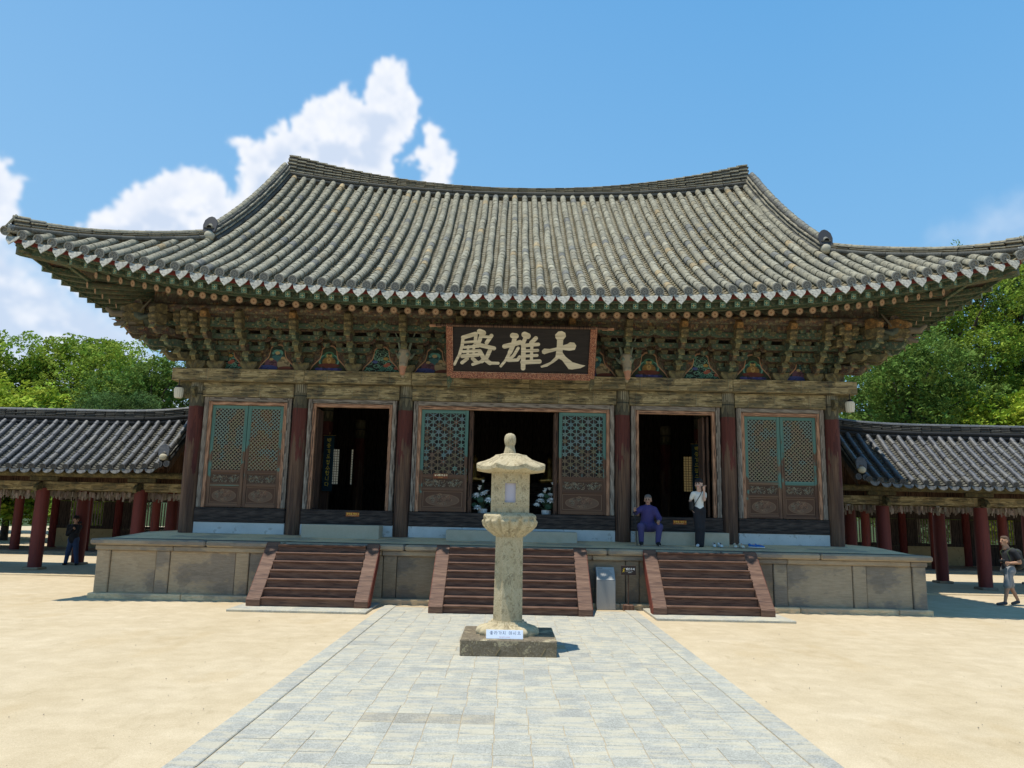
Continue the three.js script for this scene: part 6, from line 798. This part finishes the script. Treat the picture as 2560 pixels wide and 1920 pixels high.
  for (const x of [11.75, 14.85, 17.95, 21.05]) for (const d of [25, 27.45]) { const c = gp('column', colShape, M.redCol, s * x, 0.1, -d); c.rotation.y = x + d; gp('base_stone', shiftUV(new B().box(0, 0, 0, 0.5, 0.08, 0.5, 0.02), R), M.stone[1], s * x, 0.075, -d); const nose = prism([[0, 0], [0.12, 0.02], [0.3, -0.05], [0.34, 0.06], [0.2, 0.2], [0, 0.24]], 0.12, 0.012); if (d < 26) { const q = gp('bracket_nose', nose, M.danPale, s * x, 2.5 + dy, -d + 0.16); q.rotation.y = -Math.PI / 2; gp('bracket_arm', new B().box(0, 0, 0, 0.9, 0.14, 0.12, 0.02), M.danPale, s * x, 2.86 + dy, -d); gp('cross_beam', shiftUV(new B().box(0, 0, 0, 0.2, 0.24, 2.3, 0.015), R), M.beam[1], s * x, 2.66 + dy, -26.22); } }
  for (const d of [25, 27.45]) { for (let i = 0; i < 5; i++) { const a = [10.35, 11.85, 14.95, 18.05, 21.15][i], b = [11.65, 14.75, 17.85, 20.95, 24.4][i]; gp('front_beam', shiftUV(new B().box(0, 0, 0, b - a, 0.27, 0.2, 0.012), R), M.beam[i % 4], s * (a + b) / 2, 2.635 + dy, -d); } gp('purlin', tubeAlong([[s * X0, 3.02 + dy, -d], [s * X1, 3.02 + dy, -d]], [0.1, 0.1], 10), M.danPale, 0, 0, 0); }
  const rG = tubeAlong([[0, 0, 0], [0, 1, 0]], [0.058, 0.058], 8).geo(), rafters = gs('rafters');
  for (let x = 10.75; x < X1; x += 0.5) for (const f of [0, 1]) { const A = V3(s * x, S(s * x, 23.55) - 0.24, -(f ? 27.65 : 23.55)), C = V3(s * x, S(s * x, 25.6) - 0.26, -25.6), o = part(rafters, 'rafter', rG, M.rafter); const T = C.clone().sub(A); o.applyMatrix4(basis(A, T, V3(1, 0, 0)).multiply(mat4(0, 0, 0, Math.PI / 2, 0, 0, 1, T.length(), 1))); }
  { const b = new B(); for (let i = 0; i < 16; i++) { const x0 = lerp(xa, xb, i / 16), x1 = lerp(xa, xb, (i + 1) / 16); b.box((x0 + x1) / 2, S((x0 + x1) / 2, 23.5) - 0.15, -23.5, Math.abs(x1 - x0) + 0.01, 0.06, 0.08, 0.004); } gp('eave_batten', b, M.wood, 0, 0, 0); }
  gp('floor', new B().box(s * 17.3, 0.015, -25.7, 14.2, 0.05, 4.9, 0.012), M.sand, 0, 0, 0);
  gp('gap_panel', new B().box(s * 17.3, 3.15 + dy, -27.45, 14, 0.72, 0.04, 0), M.wood, 0, 0, 0); gp('gap_board', new B().box(s * 17.3, 3.5 + dy, -26.2, 14, 1.4, 0.04, 0), M.wood, 0, 0, 0);  // two boards added to shut off the bright gap seen under the roof
  // rows of paper prayer tags under the beams
  { const im = new THREE.InstancedMesh(new B().quad([-0.028, -0.15, 0], [0.028, -0.15, 0], [0.028, 0, 0], [-0.028, 0, 0]).geo(), std({ color: 0xffffff }), 1000), c = new THREE.Color(); for (let i = 0; i < 1000; i++) { const d = [25.45, 25.9, 26.3, 26.8, 27.2][i % 5] + (R() - 0.5) * 0.05, x = s * (10.4 + R() * 13); im.setMatrixAt(i, mat4(x, 2.5 + dy - R() * R() * 0.2, -d, (R() - 0.5) * 0.3, (R() - 0.5) * 1.4, (R() - 0.5) * 0.2)); const v = 0.16 + R() * 0.2, k = R(); c.setRGB(v, v * (k < 0.5 ? 0.8 : 0.9), v * (k < 0.5 ? 0.72 : 0.76)); im.setColorAt(i, c); } im.name = numbered('prayer_tags'); im.userData = { kind: 'stuff', label: 'rows of small pale paper prayer tags' }; shade(im); scene.add(im); }
}
gallery(-1, 'open red-columned gallery with dark tiled roof, in which a photographer stands', 0);
gallery(1, 'open red-columned gallery with dark tiled roof behind the walking man', 0.1);
// low range at the back of the yards
function backRange(s, label) {
  const R = rng(s > 0 ? 61 : 62), g = thing('rear_building', label, 'building', s * 24, 0, -40);
  const gp = (n, ge, m, x, y, z) => part(g, n, ge, m, x - s * 24, y, z + 40), colShape = tubeAlong([[0, 0, 0], [0, 2.9, 0]], [0.19, 0.18], 10).geo();
  for (let i = 0; i < 11; i++) {
    const x = 9.5 + i * 3; gp('column', colShape, M.redCol, s * x, 0.1, -34.6); gp('column', colShape, M.maroon, s * x, 0.1, -37.4);
    if (i === 10) continue; const mid = s * (x + 1.5); if (s < 0 && i === 4) continue;
    gp('lower_wall', shiftUV(new B().box(0, 0, 0, 2.64, 0.85, 0.14, 0.01), R), i % 3 ? M.woodDk : M.ochre, mid, 0.55, -37.4); gp('wall_rail', new B().box(0, 0, 0, 2.64, 0.14, 0.18, 0.01), M.woodDk, mid, 1.05, -37.4); gp('upper_wall', new B().box(0, 0, 0, 2.64, 0.7, 0.12, 0.01), M.woodDk, mid, 2.6, -37.4);  // walls and posts in dark timber: deep shade of this range put into colour
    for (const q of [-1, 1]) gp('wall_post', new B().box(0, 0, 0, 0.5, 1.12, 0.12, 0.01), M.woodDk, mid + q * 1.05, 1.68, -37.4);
    const bars = new B(); for (let k = 0; k < 13; k++) bars.box(-0.78 + k * 0.13, 0, 0, 0.05, 1.1, 0.05, 0.004); gp('window_bars', bars, M.woodGrey, mid, 1.68, -37.4);
    gp('beam', shiftUV(new B().box(0, 0, 0, 2.7, 0.26, 0.2, 0.01), R), M.beam[i % 4], mid, 2.85, -34.6);
  }
  gp('floor', new B().box(s * 24.5, 0.04, -35.9, 31, 0.12, 4.2, 0.02), M.stone[1], 0, 0, 0);
  const r = new B(); for (const [a, ya, b, yb] of [[32.6, 2.9, 36, 4.5], [36, 4.5, 39.4, 2.9]]) { r.quad([s * 9, ya, -a], [s * 41, ya, -a], [s * 41, yb, -b], [s * 9, yb, -b]); r.quad([s * 9, ya - 0.2, -a], [s * 41, ya - 0.2, -a], [s * 41, yb - 0.2, -b], [s * 9, yb - 0.2, -b]); } r.quad([s * 9, 2.7, -32.6], [s * 41, 2.7, -32.6], [s * 41, 2.9, -32.6], [s * 9, 2.9, -32.6]); gp('roof', r, M.galTiles[1], 0, 0, 0);
}
backRange(-1, 'low red-columned range with ochre walls across the yard behind the photographer'); backRange(1, 'low red-columned range with ochre walls across the yard behind the walking man');
// ---------------------------------------------------------------- trees beyond the galleries
{
  const leafCluster = (n, rad, lw, ll, seed) => { const R = rng(seed), g = new B(); for (let i = 0; i < n; i++) { const th = R() * 6.28, ph = Math.acos(2 * R() - 1), r = rad * Math.cbrt(R()), x = r * Math.sin(ph) * Math.cos(th), y = r * Math.cos(ph) * 0.7, z = r * Math.sin(ph) * Math.sin(th), m = mat4(x, y, z, (R() - 0.5) * 1.5, R() * 6.28, (R() - 0.5) * 1.5); const l = new B(); l.quad([-lw * 0.15, 0, -ll / 2], [lw * 0.15, 0, -ll / 2], [lw / 2, 0.02, 0.02], [-lw / 2, 0.02, 0.02]); l.tri([-lw / 2, 0.02, 0.02], [lw / 2, 0.02, 0.02], [0, -0.01, ll / 2]); g.put(l, m); } return g.geo(); };
  const clusters = [leafCluster(16, 0.42, 0.15, 0.24, 1), leafCluster(16, 0.4, 0.12, 0.2, 2), leafCluster(22, 0.4, 0.05, 0.26, 3)];
  const leafMat = new THREE.MeshPhysicalMaterial({ color: 0xffffff, roughness: 1, specularIntensity: 0.12, side: THREE.DoubleSide, transmission: 0.22, thickness: 0 });
  const up = V3(0, 1, 0);
  function tree(name, label, x, d, h, r, rgb, n, kind, seed, low = 0.3) {
    const R = rng(seed), t = thing(name, label, 'tree', x, 0, -d, 0, 'trees beyond the galleries'), trunk = new B(), lobes = [], cy = h * (low + (1 - low) / 2), ry = (h - h * low) / 2;
    const lean = (R() - 0.5) * 0.6; trunk.put(tubeAlong([[0, -0.2, 0], [lean * 0.3, h * 0.25, 0], [lean, h * 0.55, 0.1], [lean * 0.8, h * 0.82, 0]], [0.035 * h * 0.75, 0.02 * h, 0.013 * h, 0.004 * h], 8));
    const nl = 19; for (let i = 0; i < nl; i++) { const a = i * 2.4 + R(), q = i / (nl - 1), yy = cy + ry * (q * 1.7 - 0.86), rr = r * Math.sqrt(Math.max(0.05, 1 - Math.pow((yy - cy) / ry, 2))) * (0.35 + 0.42 * R()), p = [Math.cos(a) * rr, yy, Math.sin(a) * rr]; lobes.push({ p, r: r * (0.22 + 0.26 * R()) }); trunk.put(tubeAlong([[lean * 0.5, h * (0.25 + 0.4 * q), 0], [p[0] * 0.5, (h * (0.25 + 0.4 * q) + p[1]) / 2 + 0.3, p[2] * 0.5], p], [0.009 * h, 0.006 * h, 0.002 * h], 5)); }
    part(t, 'trunk', trunk, M.bark);
    const im = new THREE.InstancedMesh(clusters[kind], leafMat, n), c = new THREE.Color();
    for (let i = 0; i < n; i++) {
      const l = lobes[Math.floor(R() * nl)], th = R() * 6.28, v = R() * 1.7 - 0.7, s = Math.sqrt(Math.max(0, 1 - v * v)), rr = l.r * (R() < 0.12 ? 1.05 + 0.35 * R() : 0.7 + 0.38 * Math.pow(R(), 0.7)) * (1 + 0.25 * (vn(th * 2 + 9, v * 3 + 9, 99, 99, seed) - 0.5)), f = 1.0;
      im.setMatrixAt(i, mat4(l.p[0] + s * Math.cos(th) * rr * 1.12, l.p[1] + Math.max(-1, v) * rr * 0.8, l.p[2] + s * Math.sin(th) * rr * 1.12, (R() - 0.5) * 0.8, R() * 6.28, (R() - 0.5) * 0.8, 0.55 + R() * R() * 1.3));
      const k = 0.7 + R() * 0.6, y = R(); c.setRGB(rgb[0] * k * (0.9 + y * 0.35), rgb[1] * k, rgb[2] * k); im.setColorAt(i, c);
    }
    im.name = 'crown'; im.userData = { kind: 'stuff' }; shade(im); t.add(im);
  }
  const G = { mid: [0.21, 0.32, 0.045], bright: [0.31, 0.42, 0.045], dark: [0.115, 0.2, 0.04], yellow: [0.29, 0.4, 0.045], pine: [0.075, 0.14, 0.04] };
  tree('broadleaf_tree', 'mid green round tree at the picture edge above the gallery with the photographer', -39.5, 58, 13.6, 5.4, G.mid, 2600, 0, 1);
  tree('broadleaf_tree', 'tallest green tree above the gallery with the photographer, standing off from the hall', -34, 60, 14.9, 4.8, G.mid, 2600, 0, 2);
  tree('broadleaf_tree', 'broad green tree between the tallest one and the hall corner', -29.3, 57, 13.2, 4.6, G.mid, 2600, 1, 3);
  tree('broadleaf_tree', 'dark green tree half hidden behind the hall eave over the photographer\'s gallery', -24.3, 52, 11.4, 4.2, G.dark, 2200, 1, 4);
  tree('broadleaf_tree', 'yellow-green low tree at the picture edge just over the gallery ridge', -36.5, 47, 8.6, 4.2, G.bright, 2400, 0, 5, 0.15);
  tree('broadleaf_tree', 'yellowish low tree just over the gallery ridge, in front of the broad green tree', -28.6, 45, 8.4, 3.6, G.yellow, 2200, 0, 6, 0.15);
  tree('broadleaf_tree', 'bright green low tree between the two yellowish ones', -32.6, 46, 9.3, 3.6, G.bright, 2200, 1, 7, 0.15);
  tree('pine_tree', 'dark pine right beside the hall column over the photographer\'s gallery', -23.0, 46, 8.6, 3.2, G.pine, 1800, 2, 8, 0.2);
  tree('broadleaf_tree', 'dark tree touching the hall corner behind the walking man\'s gallery', 24.6, 48, 13.4, 4.6, G.dark, 3200, 1, 9, 0.1);
  tree('broadleaf_tree', 'bright green bushy tree just above the gallery ridge near the hall', 29.5, 46, 9.6, 4.2, G.bright, 2600, 0, 10, 0.1);
  tree('broadleaf_tree', 'bright green tree at the picture edge just above the gallery ridge', 36.6, 47, 12.8, 5.0, G.bright, 3000, 0, 11, 0.1);
  tree('broadleaf_tree', 'large mid green tree rising behind the bright bushy one', 32, 55, 21, 6, G.mid, 4200, 1, 12, 0.15);
  tree('broadleaf_tree', 'tall dark tree under the eave tip on the walking man\'s side', 38.0, 58, 23, 6.4, G.dark, 4200, 1, 13, 0.2);
  tree('pine_tree', 'high dark pine at the picture edge beneath the roof corner', 45.5, 63, 25, 6.4, G.pine, 4400, 2, 14, 0.3);
  tree('broadleaf_tree', 'bright green tree at the picture edge below the high pine', 43.5, 56, 20.5, 5.8, G.bright, 3800, 0, 15, 0.2);
  tree('broadleaf_tree', 'dark tree filling the gap between the hall corner and the large mid green tree', 27, 54, 17, 5, G.dark, 3200, 1, 16, 0.1);
  tree('broadleaf_tree', 'leafy bush seen between the red columns behind the photographer', -23.0, 43.4, 4.2, 2.0, G.mid, 1200, 1, 17, 0.05);
  // wooded slope behind
  const hill = new B(), n = 40; const hy = (x, z) => { const k = smoothstep(x, 18, 60); return -0.5 + 15 * k * smoothstep(-z, 62, 105) + 5 * smoothstep(-z, 66, 120) * smoothstep(Math.abs(x), 20, 60) + (vn(x * 0.2 + 90, z * 0.2 + 90, 9999, 9999, 5) - 0.5) * 3 * smoothstep(-z, 60, 80); };
  for (let i = 0; i < n; i++) for (let j = 0; j < n; j++) { const x0 = -140 + i * 7, x1 = x0 + 7, z0 = -60 - j * 2.5, z1 = z0 - 2.5; hill.quad([x0, hy(x0, z0), z0], [x1, hy(x1, z0), z0], [x1, hy(x1, z1), z1], [x0, hy(x0, z1), z1]); }
  setting('hills', hill, std({ color: tint(0.035, 0.06, 0.016), roughness: 1 }));
}
// ---------------------------------------------------------------- people
{
  const tf = (m, bs) => bs.map((q) => ({ ...q, a: V3(...q.a).applyMatrix4(m).toArray(), b: V3(...q.b).applyMatrix4(m).toArray(), s: undefined }));
  const head = (skin, hair, style = 'short') => { const dk = [0.02, 0.012, 0.01], lip = [skin[0] * 0.8, skin[1] * 0.45, skin[2] * 0.45], hs = [bone([0, 0.035, -0.025], [0, 0.03, -0.02], 0.09, 0.09, skin, 0.02), bone([0, 0.0, 0.022], [0, -0.075, 0.032], 0.066, 0.044, skin, 0.03), bone([0, 0.0, 0.08], [0, -0.03, 0.097], 0.011, 0.015, skin, 0.012), bone([-0.083, -0.005, -0.015], [-0.083, -0.03, -0.01], 0.016, 0.012, skin, 0.01), bone([0.083, -0.005, -0.015], [0.083, -0.03, -0.01], 0.016, 0.012, skin, 0.01), bone([-0.033, 0.008, 0.078], [-0.028, 0.008, 0.08], 0.009, 0.009, dk, 0.004), bone([0.033, 0.008, 0.078], [0.028, 0.008, 0.08], 0.009, 0.009, dk, 0.004), bone([-0.042, 0.028, 0.08], [-0.02, 0.03, 0.084], 0.006, 0.006, hair, 0.004), bone([0.042, 0.028, 0.08], [0.02, 0.03, 0.084], 0.006, 0.006, hair, 0.004), bone([-0.02, -0.062, 0.077], [0.02, -0.062, 0.077], 0.008, 0.008, lip, 0.006), bone([0, -0.07, -0.025], [0, -0.17, -0.035], 0.052, 0.056, skin, 0.03)];
    hs.push(bone([0, 0.06, -0.035], [0, 0.03, -0.06], 0.09, 0.085, hair, 0.015), bone([-0.03, 0.085, 0.02], [0.03, 0.085, 0.02], 0.05, 0.05, hair, 0.02)); if (style === 'cap') hs.push(bone([0, 0.075, -0.02], [0, 0.08, -0.02], 0.094, 0.09, [0.012, 0.012, 0.014], 0.01), bone([-0.05, 0.072, 0.09], [0.05, 0.072, 0.09], 0.022, 0.022, [0.012, 0.012, 0.014], 0.02), bone([0, 0.0, -0.09], [0, -0.1, -0.09], 0.05, 0.035, hair, 0.02)); return hs; };
  const hand = (skin, curl, side) => { const out = [bone([-0.018, 0, 0], [-0.024, -0.07, 0], 0.017, 0.016, skin, 0.012), bone([0.018, 0, 0], [0.024, -0.07, 0], 0.017, 0.016, skin, 0.012), bone([0, 0.03, 0], [0, -0.05, 0], 0.022, 0.02, skin, 0.015)]; [[-0.031, 0.062], [-0.011, 0.075], [0.011, 0.07], [0.03, 0.052]].forEach(([x, l], i) => { const a1 = curl, a2 = curl * 2.1, p1 = [x, -0.075, 0], p2 = [x * 1.06, -0.075 - Math.cos(a1) * l * 0.55, Math.sin(a1) * l * 0.55], p3 = [x * 1.08, p2[1] - Math.cos(a2) * l * 0.45, p2[2] + Math.sin(a2) * l * 0.45]; out.push(bone(p1, p2, 0.0095, 0.009, skin, 0.004), bone(p2, p3, 0.009, 0.0075, skin, 0.004)); }); out.push(bone([side * 0.03, -0.02, 0.005], [side * 0.055, -0.06, 0.018], 0.012, 0.01, skin, 0.008), bone([side * 0.055, -0.06, 0.018], [side * (0.05 - curl * 0.01), -0.09, 0.028 + curl * 0.01], 0.01, 0.008, skin, 0.005)); return out; };
  const pm = std({ vertexColors: true, roughness: 0.85 });
  // a limb point list -> bones ; frame(m) helper to aim a hand: y axis points back up the forearm
  const aim = (p, from, roll = 0) => { const y = V3(...from).sub(V3(...p)).normalize(), x = new THREE.Vector3().crossVectors(y, V3(Math.sin(roll), 0.001, Math.cos(roll))).normalize(), z = new THREE.Vector3().crossVectors(x, y); return new THREE.Matrix4().makeBasis(x, y, z).setPosition(V3(...p)); };
  function person(label, x, y, z, bones, heads, hands, turn = 0) {
    const g = thing('person', label, 'person', x, y, z, turn), b = body(bones, 0.013); b.put(body(heads, 0.0075)); for (const h of hands) b.put(body(h, 0.0045, 0.012)); part(g, 'figure', b, pm); return g;
  }
  const S1 = [0.42, 0.24, 0.16], S2 = [0.46, 0.25, 0.15], S3 = [0.55, 0.36, 0.27];
  { // old man sitting on the block, cane in his outstretched hand
    const sh = [0.052, 0.04, 0.15], tr = [0.06, 0.052, 0.15], sk = [0.015, 0.015, 0.018], wt = [0.6, 0.6, 0.6], wr = [-0.38, 0.86, 0.22], wl = [0.2, 0.56, 0.2];
    const bs = [bone([-0.1, 0.44, -0.14], [0.1, 0.44, -0.14], 0.13, 0.13, tr, 0.06), bone([0, 0.48, -0.14], [0, 0.84, -0.1], 0.16, 0.165, sh, 0.08), bone([-0.13, 0.86, -0.1], [0.13, 0.86, -0.1], 0.085, 0.085, sh, 0.06), bone([0, 0.9, -0.09], [0, 0.99, -0.07], 0.055, 0.05, S1, 0.03),
      bone([-0.1, 0.44, -0.1], [-0.22, 0.46, 0.2], 0.105, 0.085, tr, 0.05), bone([-0.22, 0.46, 0.2], [-0.21, 0.1, 0.19], 0.085, 0.062, tr, 0.04), bone([0.1, 0.44, -0.1], [0.23, 0.45, 0.2], 0.105, 0.085, tr, 0.05), bone([0.23, 0.45, 0.2], [0.19, 0.1, 0.22], 0.085, 0.062, tr, 0.04),
      bone([-0.21, 0.06, 0.17], [-0.22, 0.04, 0.34], 0.05, 0.04, sk, 0.02), bone([-0.21, 0.02, 0.15], [-0.22, 0.02, 0.35], 0.022, 0.022, wt, 0.006), bone([0.19, 0.06, 0.2], [0.2, 0.04, 0.37], 0.05, 0.04, sk, 0.02), bone([0.19, 0.02, 0.18], [0.2, 0.02, 0.38], 0.022, 0.022, wt, 0.006),
      bone([-0.16, 0.88, -0.1], [-0.31, 0.8, 0.0], 0.075, 0.068, sh, 0.04), bone([-0.31, 0.8, 0.0], [-0.34, 0.83, 0.1], 0.066, 0.05, sh, 0.03), bone([-0.34, 0.83, 0.1], wr, 0.034, 0.028, S1, 0.01), bone([0.17, 0.87, -0.1], [0.27, 0.66, -0.02], 0.075, 0.07, sh, 0.04), bone([0.27, 0.66, -0.02], [0.24, 0.6, 0.09], 0.062, 0.05, sh, 0.03), bone([0.24, 0.6, 0.09], wl, 0.034, 0.027, S1, 0.01)];
    const hm = mat4(0, 1.1, -0.05, 0.0, -0.25, 0);
    const g = person('old man in loose purple-blue clothes sitting on a concrete block with a cane', 3.37, 1.362, -19.55, bs, tf(hm, head(S1, [0.11, 0.105, 0.1])), [tf(aim(wr, [-0.34, 0.83, 0.1], 0.4), hand(S1, 1.15, 1)), tf(aim(wl, [0.24, 0.6, 0.09], 0.2), hand(S1, 0.7, -1))]);
    const gl = new B(); for (const s of [-1, 1]) gl.put(new THREE.TorusGeometry(0.024, 0.0016, 5, 14), hm.clone().multiply(mat4(s * 0.032, 0.006, 0.096))); part(g, 'spectacles', gl, M.iron);
    const cane = thing('walking_cane', 'thin dark cane under the old man\'s outstretched hand', 'cane', 3.0, 1.362, -19.3); part(cane, 'stick', tubeAlong([[0.04, 0.0, 0.05], [-0.0, 0.8, -0.03]], [0.01, 0.012], 7), M.black); part(cane, 'handle', tubeAlong([[0.06, 0.8, -0.03], [0.0, 0.812, -0.03], [-0.05, 0.79, -0.02]], [0.012, 0.014, 0.011], 7), M.black);
  }
  { // woman at the door, one hand lifted to her cheek
    const w = [0.72, 0.7, 0.63], k = [0.012, 0.012, 0.016], sh = [0.6, 0.62, 0.64], e = [0.1, 1.13, 0.13], wr = [0.09, 1.37, 0.15], e2 = [-0.19, 1.1, -0.1], w2 = [-0.14, 0.92, -0.02];
    const bs = [bone([-0.045, 0.88, 0], [0.045, 0.88, 0], 0.105, 0.105, k, 0.04), bone([0, 0.93, 0], [0, 1.22, -0.01], 0.1, 0.115, w, 0.05), bone([-0.11, 1.28, -0.02], [0.11, 1.28, -0.02], 0.055, 0.055, w, 0.05), bone([0, 1.3, -0.01], [0, 1.38, 0.01], 0.042, 0.04, S3, 0.02),
      bone([-0.06, 0.86, 0], [-0.03, 0.45, 0.02], 0.1, 0.085, k, 0.04), bone([-0.03, 0.45, 0.02], [-0.03, 0.05, 0.0], 0.085, 0.08, k, 0.04), bone([0.07, 0.86, -0.02], [0.06, 0.45, -0.04], 0.1, 0.085, k, 0.04), bone([0.06, 0.45, -0.04], [0.04, 0.05, -0.06], 0.085, 0.08, k, 0.04), bone([-0.05, 0.035, 0.03], [-0.1, 0.03, 0.14], 0.036, 0.03, sh, 0.01), bone([0.04, 0.035, -0.02], [0.05, 0.03, 0.08], 0.036, 0.03, k, 0.01),
      bone([0.14, 1.27, -0.02], [0.125, 1.2, 0.05], 0.056, 0.05, w, 0.03), bone([0.125, 1.2, 0.05], e, 0.038, 0.036, S3, 0.01), bone(e, wr, 0.036, 0.025, S3, 0.01), bone([-0.14, 1.27, -0.02], [-0.17, 1.17, -0.06], 0.056, 0.05, w, 0.03), bone([-0.17, 1.17, -0.06], e2, 0.038, 0.036, S3, 0.01), bone(e2, w2, 0.035, 0.025, S3, 0.01)];
    const g = person('woman in a white top, black trousers and dark cap standing before the doorway', 4.57, 1.358, -19.3, bs, tf(mat4(-0.01, 1.5, 0.03, -0.05, -0.5, 0), head(S3, [0.015, 0.012, 0.01], 'cap')), [tf(aim(wr, e, 0.6), hand(S3, 0.8, 1)), tf(aim(w2, e2, 0.2), hand(S3, 0.5, -1))]);
    part(g, 'shoulder_strap', tubeAlong([[0.07, 1.345, 0.03], [0.0, 1.23, 0.118], [-0.08, 1.1, 0.1], [-0.15, 0.97, 0.04]], [0.008, 0.008, 0.008, 0.008], 6), M.black); part(g, 'shoulder_bag', new B().box(-0.19, 0.98, 0, 0.08, 0.22, 0.2, 0.03), M.black);
  }
  { // man walking out of the gallery
    const t = [0.02, 0.02, 0.022], sp = [0.24, 0.24, 0.235], so = [0.06, 0.06, 0.065], e = [0.24, 1.08, 0.2], wr = [-0.03, 1.06, 0.2], e2 = [0.16, 1.1, -0.16], w2 = [-0.08, 1.1, 0.0];
    const bs = [bone([0.05, 0.86, -0.09], [0.05, 0.86, 0.09], 0.125, 0.125, sp, 0.05), bone([0.06, 0.94, 0], [0.1, 1.26, 0], 0.14, 0.155, t, 0.07), bone([0.12, 1.36, -0.14], [0.12, 1.36, 0.14], 0.07, 0.07, t, 0.05), bone([0.1, 1.4, 0], [0.05, 1.5, 0], 0.056, 0.05, S2, 0.02),
      bone([0.02, 0.84, 0.09], [-0.06, 0.5, 0.1], 0.105, 0.095, sp, 0.04), bone([-0.06, 0.5, 0.1], [-0.07, 0.42, 0.1], 0.056, 0.056, S2, 0.01), bone([-0.07, 0.44, 0.1], [-0.15, 0.1, 0.1], 0.055, 0.036, S2, 0.01), bone([0.08, 0.84, -0.09], [0.14, 0.5, -0.09], 0.105, 0.095, sp, 0.04), bone([0.14, 0.5, -0.09], [0.16, 0.42, -0.09], 0.056, 0.056, S2, 0.01), bone([0.15, 0.44, -0.09], [0.3, 0.12, -0.09], 0.055, 0.036, S2, 0.01),
      bone([-0.14, 0.055, 0.1], [-0.36, 0.035, 0.12], 0.045, 0.034, so, 0.01), bone([0.3, 0.075, -0.09], [0.14, 0.035, -0.08], 0.045, 0.034, so, 0.01), bone([0.13, 1.34, 0.17], [0.21, 1.2, 0.2], 0.078, 0.072, t, 0.04), bone([0.21, 1.2, 0.2], e, 0.05, 0.046, S2, 0.01), bone(e, wr, 0.046, 0.028, S2, 0.01), bone([0.13, 1.34, -0.17], [0.18, 1.2, -0.17], 0.078, 0.072, t, 0.04), bone([0.18, 1.2, -0.17], e2, 0.05, 0.046, S2, 0.01), bone(e2, w2, 0.046, 0.028, S2, 0.01)];
    const g = person('man in black T-shirt and grey shorts walking with camera and backpack', 12.76, 0.02, -20.57, bs, tf(mat4(-0.0, 1.6, 0, -0.16, -1.35, 0), head(S2, [0.1, 0.06, 0.035])), [tf(aim(wr, e, 1.2), hand(S2, 0.6, 1)), tf(aim(w2, e2, 1.0), hand(S2, 0.6, -1))]);
    part(g, 'backpack', body([bone([0.34, 1.02, 0], [0.32, 1.3, 0], 0.13, 0.12, [0.02, 0.022, 0.02], 0.04, [0.8, 1, 1.1]), bone([0.43, 1.02, -0.05], [0.43, 1.12, 0.05], 0.05, 0.05, [0.03, 0.05, 0.02], 0.03)], 0.015), pm); for (const z of [-0.14, 0.14]) part(g, 'pack_strap', tubeAlong([[0.26, 1.36, z], [0.12, 1.44, z], [-0.02, 1.34, z], [0.06, 1.06, z]], [0.018, 0.018, 0.018, 0.016], 6), std({ color: tint(0.05, 0.07, 0.03) }));
    const cam = thing('camera', 'small black camera in the walking man\'s hands', 'camera', 12.63, 1.13, -20.46); part(cam, 'camera_body', new B().box(0, 0, 0, 0.06, 0.08, 0.13, 0.012), M.black); part(cam, 'lens', new B().put(new THREE.CylinderGeometry(0.03, 0.034, 0.07, 14), mat4(-0.06, 0, 0, 0, 0, Math.PI / 2)), M.iron);
  }
  { // visitor with a camera in the shade of the gallery
    const k = [0.012, 0.012, 0.015], j = [0.035, 0.06, 0.13], e = [0.18, 1.1, 0.14], wr = [0.2, 1.33, 0.1];
    const bs = [bone([-0.06, 0.84, 0], [0.06, 0.84, 0], 0.125, 0.125, j, 0.05), bone([0, 0.86, 0], [0, 1.2, 0], 0.15, 0.165, k, 0.06), bone([-0.15, 1.28, 0], [0.15, 1.28, 0], 0.075, 0.075, k, 0.05), bone([0, 1.34, 0], [0.02, 1.42, 0], 0.055, 0.052, S1, 0.03), bone([-0.07, 0.8, 0], [-0.13, 0.42, 0.02], 0.1, 0.075, j, 0.04), bone([-0.13, 0.42, 0.02], [-0.2, 0.06, -0.02], 0.075, 0.06, j, 0.03), bone([0.08, 0.8, 0], [0.14, 0.42, 0.03], 0.1, 0.075, j, 0.04), bone([0.14, 0.42, 0.03], [0.2, 0.06, 0.02], 0.075, 0.06, j, 0.03), bone([-0.2, 0.04, 0], [-0.18, 0.035, 0.14], 0.04, 0.035, k, 0.01), bone([0.2, 0.04, 0.04], [0.24, 0.035, 0.16], 0.04, 0.035, k, 0.01),
      bone([0.18, 1.27, 0.02], e, 0.075, 0.06, k, 0.03), bone(e, wr, 0.055, 0.045, k, 0.02), bone([-0.18, 1.27, 0.02], [-0.16, 1.02, 0.12], 0.075, 0.06, k, 0.03), bone([-0.16, 1.02, 0.12], [0.06, 1.2, 0.2], 0.055, 0.04, k, 0.02)];
    person('visitor in a black jacket and blue jeans taking a picture in the shaded gallery', -14.87, 0.042, -27.1, bs, tf(mat4(0.02, 1.5, 0.0, 0, 0.9, 0), head(S1, [0.012, 0.01, 0.01], 'cap')), [tf(aim(wr, e, 0.3), hand(S1, 0.9, 1)), tf(aim([0.06, 1.2, 0.2], [-0.16, 1.02, 0.12], 0.3), hand(S1, 0.9, -1))]);
    const cam = thing('camera', 'dark camera held up by the visitor in the shaded gallery', 'camera', -14.66, 1.46, -26.98, 0.9); part(cam, 'camera_body', new B().box(0, 0, 0, 0.13, 0.08, 0.05, 0.01), M.black); part(cam, 'lens', new B().put(new THREE.CylinderGeometry(0.03, 0.034, 0.07, 14), mat4(0, 0, 0.055, Math.PI / 2)), M.iron);
  }
}
renderer.render(scene, camera);
